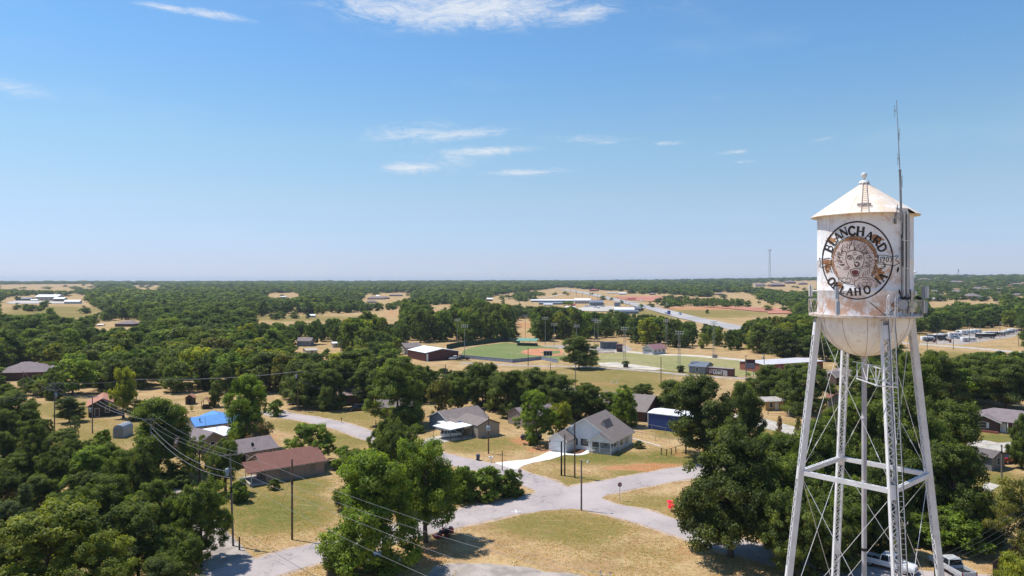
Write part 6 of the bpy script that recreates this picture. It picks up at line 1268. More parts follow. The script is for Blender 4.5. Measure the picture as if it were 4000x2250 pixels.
# long white tank, gravel heap, billboard
p = G(2391, 1147); s = F / p.y; o = thing('storage_tank', 'long white horizontal storage tank across the highway', 'tank', p); w = MB(); w.tube((-22 / s, 0, 3 / s), (22 / s, 0, 3 / s), 2.6 / s, n=14); w.build('shell', R_WHITE, o)
for k in (-1, 0, 1): w = MB(); w.box(k * 15 / s - .3, -.6, -.2, k * 15 / s + .3, .6, 1.2); w.build('support', CABLE, o)
p = G(2508, 1176); s = F / p.y; w = MB(); w.lathe([(9 / s, -.2), (6 / s, 3 / s), (3 / s, 6 / s), (.1, 8 / s)], 14); o = w.build('gravel_heap', GRAV); o.location = p; tag(o, 'pale gravel heap on bare ground across the highway', 'gravel heap')
p = G(2411, 1204); s = F / p.y; o = thing('billboard', 'blue-grey billboard beside the highway seen from its back', 'billboard', p); w = MB(); w.box(-12 / s, -.2, 10 / s, 12 / s, .2, 22 / s); w.build('panel', BGW, o)
for k in (-.7, .7): w = MB(); w.box(k * 12 / s - .15, -.1, -.2, k * 12 / s + .15, .1, 12 / s); w.build('post', DSTEEL, o)
# distant structures on the horizon
p = G(3574, 1092); q = Vector((p.x, p.y, tz(p.x, p.y))); s = F / q.y; zt_ = EYE + (HOR - 1057) / s - q.z; o = thing('distant_water_tower', 'distant white mushroom shaped water tower on the horizon', 'water tower', q)
w = MB(); r_ = 6.2 / s; w.lathe([(.05, zt_), (r_ * .6, zt_ - r_ * .22), (r_, zt_ - r_ * .7), (r_ * .95, zt_ - r_ * 1.0), (r_ * .3, zt_ - r_ * 1.6), (.9 / s, zt_ - r_ * 2)], 20); w.build('tank', R_WHITE, o, True); w = MB(); w.tube((0, 0, -1), (0, 0, zt_ - r_ * 1.9), 1.2 / s, n=10); w.build('stem', R_WHITE, o)
def lattice(name, label, px, by, ytop, wpx, m_, cat, dshow=None, taper=.5):
    p = G(px, by); s = F / p.y; h = EYE - (ytop - HOR) / s - p.z; o = thing(name, label, cat, p); w = MB(); wd = wpx / s / 2; n = 14
    c = [Vector((math.cos(R(a)) * wd, math.sin(R(a)) * wd, 0)) for a in (30, 150, 270)]
    th = max(.14, .5 / s)
    for i, a in enumerate(c):
        b = c[(i + 1) % 3]; w.bar(a, a * taper + Vector((0, 0, h)), th)
        for k in range(n):
            f0, f1 = k / n, (k + 1) / n; A_ = a * (1 - (1 - taper) * f0) + Vector((0, 0, h * f0)); B_ = b * (1 - (1 - taper) * f1) + Vector((0, 0, h * f1)); w.bar(A_, B_, th * .7)
    w.build('lattice_mast', m_, o); return o, h, s
o, h, s = lattice('cell_tower', 'tall slender lattice cell tower rising above the horizon', 3007, 1098, 975, 11, DSTEEL, 'tower', taper=.35)
for k in range(3): a = R(k * 120 + 30); w = MB(); w.box(math.cos(a) * 6 / s - 1 / s, math.sin(a) * 6 / s - 1 / s, h - 6 / s, math.cos(a) * 6 / s + 1 / s, math.sin(a) * 6 / s + 1 / s, h + 1 / s); w.bar((0, 0, h - 3 / s), (math.cos(a) * 6 / s, math.sin(a) * 6 / s, h - 3 / s), .3); w.build('antenna_panel', LIGHTP, o)
o, h, s = lattice('distant_antenna_tower', 'small lattice antenna tower on the right horizon', 3744, 1088, 1050, 6, DSTEEL, 'tower')
w = MB(); w.lathe([(.4 / s, h - 9 / s), (3 / s, h - 8.5 / s), (3 / s, h - 6 / s), (.4 / s, h - 5.5 / s)], 10); w.build('platform', DSTEEL, o)
# highway and its verges
HW = mat('pale_highway', (.42, .39, .38), .9, .12, .02); ribbon('highway', [(2189, 1130), (2240, 1137), (2310, 1150), (2430, 1178), (2560, 1208), (2680, 1240), (2800, 1264), (2900, 1286), (3020, 1312)], 21, HW, .1, 6, 0)  # pale grey road surface with slight random tone
patch('bare_red_ground', [(2740, 1200), (2850, 1198), (3060, 1208), (3100, 1218), (3090, 1226), (2960, 1218), (2840, 1206)], REDS, .1, ragged=3); patch('bare_red_ground', [(2400, 1160), (2520, 1157), (2640, 1162), (2760, 1172), (2640, 1176), (2560, 1180), (2440, 1172)], REDS, .1, ragged=4)
ribbon('dirt_road', [(2470, 1180), (2550, 1176), (2620, 1190), (2560, 1196)], 9, DUST, .12, 6); patch('shop_yard', [(2255, 1206), (2300, 1197), (2390, 1196), (2440, 1206), (2380, 1218), (2270, 1216)], PAD, .1, ragged=2)
ribbon('pale_lane', [(2010, 1178), (2080, 1170), (2150, 1160), (2200, 1150)], 6, DUST, .12, 6); ribbon('pale_lane', [(1940, 1170), (2000, 1168), (2060, 1160)], 6, DUST, .12, 6)
patch('trailer_lot', [(3590, 1338), (3640, 1322), (3760, 1302), (3900, 1294), (3990, 1298), (3960, 1316), (3850, 1332), (3760, 1346), (3680, 1344)], GRAV, .02); ribbon('county_road', [(3480, 1336), (3560, 1342), (3700, 1352), (3850, 1364), (4010, 1380)], 8, OLDC, .015)
patch('red_track_strip', [(3000, 1214), (3110, 1218), (3120, 1228), (3000, 1226)], REDS, .1)
fence('picket_fence', 'dark picket fence at the upper left of the lower left grove', [(20, 1893), (60, 1882), (140, 1862)], 1.7, WOODF, sp=2.4, pickets=True); fence('picket_fence', 'brown picket fence across the lower left grove', [(28, 1960), (100, 1940), (210, 1915)], 1.7, WOODF, sp=2.4, pickets=True)
fence('board_fence', 'dark brown board fence at the bottom right under the pines', [(3880, 2262), (3930, 2220), (3990, 2176), (4080, 2120)], 2.0, mat('dark_fence_board', (.07, .045, .035), .9), sp=2.4, pickets=True)
fence('chain_link_fence', 'chain link fence with top rail before the dark blue shed', [(2425, 1662), (2494, 1676), (2599, 1698), (2645, 1694)], 1.6, DSTEEL, sp=3.5, rails=1, pr=.035); fence('chain_link_fence', 'thin wire fence on the slope below the dark blue shed', [(2459, 1700), (2560, 1722), (2616, 1732), (2665, 1742)], 1.2, DSTEEL, sp=3.0, rails=1, pr=.03)
fence('wire_fence', 'wire fence with two stout brown posts right of the white house', [(2583, 1776), (2604, 1782), (2640, 1770), (2668, 1762)], 1.3, WOODF, sp=2, rails=1, pr=.08); fence('pipe_fence', 'rusty pipe fence in front of the old dark barn', [(1260, 1605), (1330, 1602), (1400, 1598)], 1.5, mat('rusty_pipe', (.12, .06, .045), .8), sp=3.5, rails=1, pr=.05); fence('pipe_gate', 'short rusty pipe gate left of the pipe fence', [(1206, 1611), (1236, 1611)], 1.5, mat('rusty_pipe', (.12, .06, .045), .8), sp=3, rails=1, pr=.06, cat='gate')
fence('white_fence', 'short white board fence beside the slim evergreens', [(3080, 1628), (3108, 1622)], 2.0, TRIM, sp=1.6, fill=True); fence('post_and_rail_fence', 'brown rail fence in front of the ochre house', [(3000, 1622), (3064, 1624)], 1.1, WOODF, sp=3, pr=.07)
p0, p1 = G(2467.6, 1722), G(2582, 1755); w = MB(); w.tube(p0 + Vector((0, 0, .6)), p1 + Vector((0, 0, .6)), .09, n=8)
o = w.build('white_pipe', TRIM); tag(o, 'long white pipe laid on the slope right of the white house', 'pipe')
# ------------------------------------------------------------------ vehicles
TYRE = mat('black_tyre', (.018, .018, .012), .85, .1, 3); RIM = mat('alloy_rim', (.45, .45, .46), .35, .1, 3, metal=.6); CARG = mat('tinted_car_glass', (.02, .024, .03), .05, .1, 2, spec=.7)
HEADL = mat('clear_headlight', (.7, .7, .72), .15, .05, 3); TAILL = mat('red_tail_light', (.45, .02, .02), .3, .05, 3)
def paint(n, c): return mat('car_paint_' + n, c, .28, .04, .5, fine=.02, spec=.6)
PW, PBK, PSV, PRED, PNAVY, PMAR = paint('white', (.78, .78, .79)), paint('black', (.015, .016, .02)), paint('silver', (.50, .51, .53)), paint('red', (.33, .02, .025)), paint('navy', (.02, .035, .08)), paint('maroon', (.12, .02, .03))
PBLUE = paint('pale_blue', (.30, .42, .58)); PRB = paint('royal_blue', (.03, .07, .40))
def wheels(o, xs, half, r, w_=.24):
    for x_ in xs:
        for s in (-1, 1):
            w = MB(); y_ = s * (half - .02); w.tube((x_, y_ - s * w_, r), (x_, y_, r), r, r, 18); q = w.build('wheel', TYRE, o); w = MB(); w.tube((x_, y_ - s * .05, r), (x_, y_ + s * .012, r), r * .62, r * .55, 14); w.build('rim', RIM, q)
def loft(mb, secs, mi=0):
    """boxy hull from cross sections: (x, half width low, half width high, z low, z high)"""
    b = len(mb.v)
    for (x_, wl, wh_, z0, z1) in secs: mb.v += [(x_, -wl, z0), (x_, wl, z0), (x_, wl * 1.01, (z0 + z1) / 2 + .02), (x_, wh_, z1), (x_, -wh_, z1), (x_, -wl * 1.01, (z0 + z1) / 2 + .02)]
    n = 6
    for k in range(len(secs) - 1):
        for i in range(n): j = (i + 1) % n; mb.f.append((b + k * n + i, b + k * n + j, b + (k + 1) * n + j, b + (k + 1) * n + i)); mb.m.append(mi)
    mb.f.append(tuple(b + i for i in range(n))[::-1]); mb.m.append(mi); e = b + (len(secs) - 1) * n; mb.f.append(tuple(e + i for i in range(n))); mb.m.append(mi)
def car(typ, label, p, heading, pt, cat=None, name=None, group=None, sc=1):
    nm = {'suv': 'parked_suv', 'sedan': 'car', 'pickup': 'pickup_truck', 'crew': 'pickup_truck'}[typ]
    o = thing(name or nm, label, cat or {'suv': 'car', 'sedan': 'car', 'pickup': 'pickup', 'crew': 'pickup'}[typ], p, heading, group); o.scale = (sc,) * 3
    if typ in ('suv', 'sedan'):
        H_ = 1.0 if typ == 'suv' else .86; hl, hw = (2.35, .94) if typ == 'suv' else (2.3, .89); zt_ = 1.72 if typ == 'suv' else 1.42
        w = MB(); loft(w, [(-hl, hw * .86, hw * .82, .42, H_ * .95), (-hl + .15, hw, hw * .95, .3, H_ + .02), (-.9, hw, hw * .96, .26, H_ + .04), (hl - 1.35, hw, hw * .95, .26, H_), (hl - .3, hw * .96, hw * .86, .28, H_ - .14), (hl, hw * .8, hw * .7, .36, H_ - .32)]); b = w.build('body', pt, o, bevel=.05)
        x0, x1 = (-hl + .12, 1.15) if typ == 'suv' else (-hl + .75, 1.0); t0, t1 = (-hl + .45, .35) if typ == 'suv' else (-hl + 1.25, .2)
        w = MB(); w.poly8([(x0, -hw * .93, H_), (x1, -hw * .93, H_), (x1, hw * .93, H_), (x0, hw * .93, H_), (t0, -hw * .74, zt_ - .05), (t1, -hw * .74, zt_ - .05), (t1, hw * .74, zt_ - .05), (t0, hw * .74, zt_ - .05)]); w.build('cabin_glass', CARG, o, bevel=.03)
        w = MB(); w.poly8([(t0 - .04, -hw * .76, zt_ - .07), (t1 + .04, -hw * .76, zt_ - .07), (t1 + .04, hw * .76, zt_ - .07), (t0 - .04, hw * .76, zt_ - .07), (t0 + .1, -hw * .66, zt_ + .03), (t1 - .1, -hw * .66, zt_ + .03), (t1 - .1, hw * .66, zt_ + .03), (t0 + .1, hw * .66, zt_ + .03)])
        for xa, xb in ((x0, t0), (x1, t1), ((x0 + x1) / 2, (t0 + t1) / 2), (x0 + .95, t0 + .7)):
            for s in (-1, 1): w.bar((xa, s * hw * .935, H_), (xb, s * hw * .75, zt_ - .05), .07)
        w.build('roof', pt, o); wheels(o, (-hl + .95, hl - .95), hw, .35)
        for s in (-1, 1):
            w = MB(); w.box(hl - .16, s * hw * .55 - .14, H_ - .42, hl - .02, s * hw * .55 + .14, H_ - .26); w.build('headlight', HEADL, o); w = MB(); w.box(-hl - .01, s * hw * .68 - .12, H_ - .3, -hl + .1, s * hw * .68 + .12, H_ - .08); w.build('tail_light', TAILL, o)
    else:
        hl, hw, H_ = 2.95, .98, 1.12; cx0, cx1 = (-.75, 1.35) if typ == 'crew' else (-.2, 1.25)
        w = MB(); loft(w, [(cx0 - .02, hw, hw * .97, .5, H_), (1.3, hw, hw * .97, .48, H_ + .02), (2.5, hw * .98, hw * .9, .48, H_ - .02), (hl, hw * .88, hw * .78, .5, H_ - .16)]); w.build('body', pt, o, bevel=.06)
        w = MB(); w.box(-hl, -hw, .62, cx0, hw, .72)
        for s in (-1, 1): w.box(-hl, s * hw - (.1 if s > 0 else 0), .5, cx0, s * hw + (0 if s > 0 else .1), H_)
        w.box(-hl, -hw, .5, -hl + .08, hw, H_); w.build('cargo_bed', pt, o); w = MB(); w.box(-hl + .09, -hw + .12, .725, cx0 - .04, hw - .12, .74); w.build('bed_liner', CABLE, o)
        w = MB(); w.poly8([(cx0, -hw * .92, H_), (cx1 + .1, -hw * .92, H_), (cx1 + .1, hw * .92, H_), (cx0, hw * .92, H_), (cx0 + .12, -hw * .76, 1.78), (cx1 - .62, -hw * .76, 1.78), (cx1 - .62, hw * .76, 1.78), (cx0 + .12, hw * .76, 1.78)]); w.build('cabin_glass', CARG, o, bevel=.03)
        w = MB(); w.poly8([(cx0 + .08, -hw * .78, 1.76), (cx1 - .58, -hw * .78, 1.76), (cx1 - .58, hw * .78, 1.76), (cx0 + .08, hw * .78, 1.76), (cx0 + .2, -hw * .7, 1.88), (cx1 - .72, -hw * .7, 1.88), (cx1 - .72, hw * .7, 1.88), (cx0 + .2, hw * .7, 1.88)])
        for xa, xb in ((cx0, cx0 + .12), (cx1 + .1, cx1 - .62), ((cx0 + cx1) / 2, (cx0 + cx1) / 2 - .1)):
            for s in (-1, 1): w.bar((xa, s * hw * .925, H_), (xb, s * hw * .77, 1.77), .09)
        w.build('roof', pt, o); wheels(o, (-hl + 1.05, hl - 1.0), hw, .42, .28)
        w = MB(); w.box(hl - .05, -hw * .82, .42, hl + .12, hw * .82, .62); w.build('front_bumper', RIM, o); w = MB(); w.box(-hl - .12, -hw * .85, .42, -hl, hw * .85, .6); w.build('rear_bumper', RIM, o)
        for s in (-1, 1):
            w = MB(); w.box(hl - .2, s * hw * .62 - .15, .72, hl + .01, s * hw * .62 + .15, .9); w.build('headlight', HEADL, o); w = MB(); w.box(-hl - .015, s * hw * .92 - .07, .72, -hl + .05, s * hw * .92 + .07, 1.05); w.build('tail_light', TAILL, o); w = MB(); w.box(1.0, s * (hw + .05) - .1, 1.1, 1.12, s * (hw + .05) + .1, 1.3); w.build('mirror', pt, o)
    return o
rear, front = G(3395, 2212), G(3532, 2248); d = (front - rear).normalized(); ctr = (rear + front) / 2 + Vector((-d.y, d.x, 0)) * .95
car('crew', 'white crew cab pickup parked on the street behind the tower\'s ladder leg', ctr, math.atan2(d.y, d.x), PW)
car('crew', 'silver pickup seen from behind at the right tower leg, bottom edge', G(3716, 2235), R(97), PSV)
rear, front = G(1748, 1712), G(1791, 1707); d = (front - rear).normalized(); car('suv', 'white sport utility car parked under the white carport', (rear + front) / 2 + Vector((-d.y, d.x, 0)) * .9, math.atan2(d.y, d.x), PW)
car('suv', 'dark car at the back of the carport beside the beige shed', G(1835, 1690), R(25), PSV, name='parked_car')
car('suv', 'black sport utility car in front of the old dark barn', G(1392, 1604), R(195), PBK)
car('crew', 'dark navy pickup in tree shade left of the old dark barn', G(1165, 1580), R(188), PNAVY)
car('sedan', 'silver car in the shadow under the big rounded bright green tree', G(1490, 2204), R(12), PSV, name='parked_car')
car('crew', 'red pickup beside the dark grey yard shed at right', G(3945, 1806), R(200), PRED); car('sedan', 'white car roof seen through the trees behind the left tower legs', G(3042, 1912), R(160), PW, name='parked_car', sc=1.1)
car('crew', 'white pickup parked at the right corner of the maroon hall', G(1779, 1406), R(185), PW); car('crew', 'black pickup beside the white one at the maroon hall', G(1808, 1407), R(180), PBK)
car('suv', 'dark vehicle parked in deep shade under the light green tree', G(2075, 1716), R(175), PBK, name='parked_car')
HWD = math.atan2((G(2560, 1208) - G(2430, 1178)).y, (G(2560, 1208) - G(2430, 1178)).x)
for (px, py, ty, pt_, lab, s_) in ((2456, 1191, 'suv', PW, 'white car coming down the highway, farthest of the three near the shops', 1.2), (2505, 1205, 'crew', PW, 'white pickup on the highway near the brown walled shop', 1.15), (2519, 1203, 'suv', PW, 'white car just right of the white pickup on the highway', 1.1), (2657, 1231, 'suv', PBLUE, 'pale car on the highway above the dark belt of trees', 1.2)):
    q = G(px, py); car(ty, lab, q + Vector((0, 0, .5)), HWD, pt_, name='passing_car' if ty != 'crew' else 'passing_pickup', sc=s_)
for i, (px, py, pt_, lab) in enumerate(((2292, 1201, PW, 'leftmost white car in the shop yard'), (2308, 1199, PW, 'white car second from left in the shop yard'), (2325, 1203, PW, 'white car in the middle of the shop yard'), (2354, 1200, PSV, 'silver car right of the middle of the shop yard'), (2356, 1191, PRED, 'red car in front of the blue-grey metal shop'), (2338, 1206, PW, 'white car nearest the trees in the shop yard'))): car('sedan', lab, G(px, py) + Vector((0, 0, .4)), R(20 + i * 9), pt_, name='parked_car', group='cars in the shop yard', sc=1.5)
q = G(2608, 1229) + Vector((0, 0, .5)); o = thing('semi_truck', 'blue semi truck cab pulling a low flat trailer on the highway', 'truck', q, HWD, None); w = MB(); w.box(4, -1.25, .9, 7, 1.25, 3.6); w.box(7, -1.1, .9, 8.6, 1.1, 2.2); w.build('cab', PRB, o, bevel=.15); w = MB(); w.box(6.6, -1.15, 2.3, 7.03, 1.15, 3.3); w.build('windscreen', CARG, o); w = MB(); w.box(-8, -1.3, 1.0, 4, 1.3, 1.3); w.build('trailer_deck', CABLE, o); wheels(o, (-7, -5.8, 2.5, 3.8, 7.6), 1.25, .5, .3)
# camper trailers
def camper(label, x0, x1, yb, hpx, body, stripe, glassy=True, yaw=0, motor=False):
    p = G((x0 + x1) / 2, yb); s = F / p.y; L = (x1 - x0) / s; h = hpx / s; o = thing('camper_trailer' if not motor else 'motor_home', label, 'camper', p, yaw, 'campers parked in the trailer lot'); hw = 1.25; z0 = .65
    w = MB(); w.extrude([(-L / 2, z0), (L / 2 - .9, z0), (L / 2, z0 + .9), (L / 2, h - .7), (L / 2 - .5, h), (-L / 2 + .2, h), (-L / 2, h - .2)], -hw, hw); b = w.build('body', body, o, bevel=.06)
    w = MB(); w.box(-L / 2 + .25, -hw + .1, h - .01, L / 2 - .6, hw - .1, h + .05); w.box(-L * .1, -.4, h + .05, L * .05, .4, h + .35); w.build('roof', R_WHITE, o)
    for k in range(3): x_ = -L * .33 + k * L * .27; w = MB(); w.box(x_, -hw - .015, h * .56, x_ + 1.1, -hw, h * .76); w.build('window', CARG, o)
    w = MB(); w.box(-L / 2 + .1, -hw - .012, h * .36, L / 2 - .4, -hw, h * .44); w.build('stripe', stripe, b)
    w = MB(); w.box(L * .1 + .2, -hw - .02, z0, L * .1 + .9, -hw, h * .8); w.build('door', body, o)
    wheels(o, (-L * .12 - .45, -L * .12 + .45) if not motor else (-L * .3, L * .35), 1.2, .38)
    if not motor: w = MB(); w.bar((L / 2 - .3, 0, .6), (L / 2 + 1.0, 0, .5), .14); w.build('tow_bar', CABLE, o)
    return o
CW, CBK, CTAN, CGR = mat('white_camper_shell', (.76, .77, .78), .4, .06, 1), mat('black_camper_shell', (.03, .03, .034), .4, .1, 1), mat('tan_camper_shell', (.50, .47, .42), .5, .08, 1), mat('grey_camper_shell', (.38, .39, .42), .5, .08, 1)
for a in (('white camper with dark stripe at the left end of the trailer lot', 3598, 3648, 1332, 17, CW, CBK), ('long black camper behind the leftmost white one', 3622, 3690, 1327, 19, CBK, CGR), ('tan camper behind the long black one at left', 3652, 3700, 1320, 16, CTAN, CGR), ('white camper in the middle row above the pale blue car', 3704, 3755, 1318, 18, CW, CGR), ('large white camper with rounded front at the back of the lot', 3752, 3806, 1309, 19, CW, CGR), ('white and black camper at the back right of the rounded one', 3788, 3832, 1303, 16, CW, CBK), ('small pale camper left of the large rounded one', 3735, 3762, 1301, 10, CTAN, CGR),
          ('pale grey camper alone in the front middle of the lot', 3755, 3811, 1335, 17, CW, CGR), ('long black motor home in the right half of the lot', 3814, 3887, 1322, 19, CBK, CTAN), ('pale camper behind the long black motor home', 3842, 3896, 1313, 18, CTAN, CBK), ('tan camper just right of the black motor home', 3888, 3924, 1313, 17, CTAN, CBK), ('grey camper right of the tan one', 3908, 3937, 1309, 15, CGR, CW), ('long grey camper near the right end of the lot', 3922, 3959, 1306, 16, CGR, CTAN), ('white camper at the far right end of the lot', 3938, 3972, 1301, 16, CW, CGR)): camper(*a, motor='motor home' in a[0])
for (px, py, ty, pt_, lab) in ((3635, 1335, 'crew', PBK, 'black pickup parked in front of the leftmost camper'), (3686, 1331, 'crew', PBK, 'black pickup in front of the tan camper at left'), (3730, 1323, 'crew', PBLUE, 'pale blue pickup in the middle of the trailer lot'), (3986, 1293, 'sedan', PNAVY, 'dark car at the far right of the trailer lot')): car(ty, lab, G(px, py), R(5), pt_, name='parked_pickup' if ty == 'crew' else 'parked_car', sc=1.0)
for (px, lab) in ((3648, 'left brick entrance pillar of the trailer lot'), (3711, 'right brick entrance pillar of the trailer lot')): q = G(px, 1338); w = MB(); w.box(-.5, -.5, -.1, .5, .5, 1.7); w.box(-.6, -.6, 1.7, .6, .6, 1.85); o = w.build('brick_pillar', M_BRICK); o.location = q; tag(o, lab, 'pillar')
# ------------------------------------------------------------------ riding mower with its driver
REDP = mat('red_mower_paint', (.40, .02, .03), .35, .08, 2, spec=.5)
p = G(1728, 2096); o = thing('riding_mower', 'red zero turn lawn mower with roll bar at the street edge', 'lawn mower', p, R(196))
w = MB(); w.box(-.55, -.35, .38, .75, .35, .55); w.build('chassis', REDP, o, bevel=.03); w = MB(); w.prism([(.35, -.75), (1.15, -.6), (1.25, 0), (1.15, .6), (.35, .75), (.1, .5), (.1, -.5)], .12, .34); w.build('cutting_deck', REDP, o, bevel=.03)
w = MB(); w.box(-.95, -.42, .5, -.3, .42, .98); w.build('engine', CABLE, o, bevel=.05); w = MB(); loft(w, [(-1.5, .4, .32, .55, 1.1), (-1.2, .48, .42, .45, 1.22), (-.95, .46, .4, .5, 1.15)]); w.build('grass_catcher', REDP, o, bevel=.05)
w = MB(); w.box(-.3, -.28, .58, .22, .28, .72); w.box(-.38, -.27, .7, -.26, .27, 1.2); w.build('seat', CABLE, o, bevel=.04)
for s in (-1, 1): w = MB(); w.path([(-.45, s * .4, .5), (-.48, s * .4, 1.3), (-.62, s * .38, 1.85)], .03, 6); w.build('roll_bar', CABLE, o); w = MB(); w.path([(.35, s * .3, .6), (.42, s * .25, .95), (.3, s * .12, 1.02)], .018, 6); w.build('steering_lever', CABLE, o)
w = MB(); w.bar((-.62, -.38, 1.85), (-.62, .38, 1.85), .06); w.build('roll_bar', CABLE, o)
for (x_, y_, r_, ww) in ((-.55, .55, .3, .24), (-.55, -.55, .3, .24), (1.15, .42, .15, .12), (1.15, -.42, .15, .12)): w = MB(); w.tube((x_, y_ - ww / 2, r_), (x_, y_ + ww / 2, r_), r_, n=16); q = w.build('wheel', TYRE, o); w = MB(); w.tube((x_, y_ - ww / 2 - .01, r_), (x_, y_ + ww / 2 + .01, r_), r_ * .45, n=10); w.build('rim', REDP, q)
# seated person, one skin
def skinned(name, joints, bones, m_, par, lv=2):
    me = bpy.data.meshes.new(name); me.from_pydata([j[:3] for j in joints], bones, []); ob = bpy.data.objects.new(name, me); COL.objects.link(ob); ob.parent = par
    md = ob.modifiers.new('skin', 'SKIN'); sv = me.skin_vertices[0].data
    for i, j in enumerate(joints): sv[i].radius = (j[3], j[4] if len(j) > 4 else j[3])
    sv[0].use_root = True; md.use_smooth_shade = True; s2 = ob.modifiers.new('round', 'SUBSURF'); s2.levels = lv; s2.render_levels = lv; me.materials.append(m_); return ob
SKIN = mat('tanned_skin', (.34, .19, .13), .6, .05, 3); REDC = mat('red_shirt', (.50, .03, .035), .9, .15, 6); JEAN = mat('dark_blue_jeans', (.03, .04, .075), .95, .2, 6)
pe = thing('person', 'person in red shirt and dark cap driving the red lawn mower', 'person', p + Vector((0, 0, .72)), R(196))
J = [(-.08, 0, .08, .15, .13), (-.10, 0, .28, .14, .11), (-.10, 0, .46, .17, .12), (-.06, 0, .58, .065), (-.03, 0, .64, .06),
     (.02, .09, .06, .085), (.38, .13, .07, .065), (.46, .14, -.30, .045), (.60, .14, -.36, .04), (.02, -.09, .06, .085), (.38, -.13, .07, .065), (.46, -.14, -.30, .045), (.60, -.14, -.36, .04),
     (-.08, .2, .48, .06), (.02, .27, .24, .043), (.24, .20, .24, .034), (.30, .14, .27, .03), (-.08, -.2, .48, .06), (.02, -.27, .24, .043), (.24, -.20, .24, .034), (.30, -.14, .27, .03)]
bd = skinned('body', J, [(0, 1), (1, 2), (2, 3), (3, 4), (0, 5), (5, 6), (6, 7), (7, 8), (0, 9), (9, 10), (10, 11), (11, 12), (2, 13), (13, 14), (14, 15), (15, 16), (2, 17), (17, 18), (18, 19), (19, 20)], SKIN, pe)
w = MB(); w.lathe([(.01, .60), (.06, .61), (.085, .66), (.095, .73), (.09, .79), (.06, .83), (.01, .845)], 16, c=(0, 0)); hd = w.build('head', SKIN, pe, True); hd.scale = (1.08, .85, 1)
w = MB(); w.path([(.1, 0, .74), (.118, 0, .705), (.1, 0, .695)], [.008, .018, .01], 6)
for s in (-1, 1): w.tube((.085, s * .034, .738), (.1, s * .034, .738), .013, n=8); w.tube((0, s * .092, .72), (.01, s * .108, .725), .024, n=8)
w.tube((.094, -.022, .668), (.094, .022, .668), .008, n=6); w.build('face', SKIN, hd)
w = MB(); w.lathe([(.099, .75), (.1, .79), (.07, .845), (.01, .865)], 16); w.prism([(.06, -.07), (.19, -.045), (.2, 0), (.19, .045), (.06, .07)], .765, .78); w.build('cap', CABLE, pe, True)
skinned('shirt', [(-.085, 0, .06, .162, .142), (-.10, 0, .28, .155, .125), (-.10, 0, .47, .182, .132), (-.07, 0, .56, .08), (-.08, .21, .48, .07), (-.02, .25, .34, .062), (-.08, -.21, .48, .07), (-.02, -.25, .34, .062)], [(0, 1), (1, 2), (2, 3), (2, 4), (4, 5), (2, 6), (6, 7)], REDC, pe)
skinned('trousers', [(-.08, 0, .03, .165, .14), (.02, .09, .055, .098), (.38, .13, .07, .078), (.455, .14, -.26, .058), (.02, -.09, .055, .098), (.38, -.13, .07, .078), (.455, -.14, -.26, .058)], [(0, 1), (1, 2), (2, 3), (0, 4), (4, 5), (5, 6)], JEAN, pe)
for s in (-1, 1):
    w = MB(); loft(w, [(.42, .045, .04, -.38, -.28), (.52, .05, .04, -.38, -.3), (.68, .045, .035, -.37, -.33)]); q = w.build('shoe', CABLE, pe, bevel=.015); q.location = (0, s * .14, 0)
    w = MB()
    for k in range(4): y0 = s * .14 + (k - 1.5) * .02; w.path([(.31, y0, .275), (.345, y0, .285), (.36, y0, .262), (.345, y0, .245)], [.0085, .0085, .008, .0065], 6)
    w.path([(.30, s * .105, .27), (.33, s * .098, .255), (.345, s * .10, .24)], [.01, .009, .007], 6); w.build('hand', SKIN, pe, True)
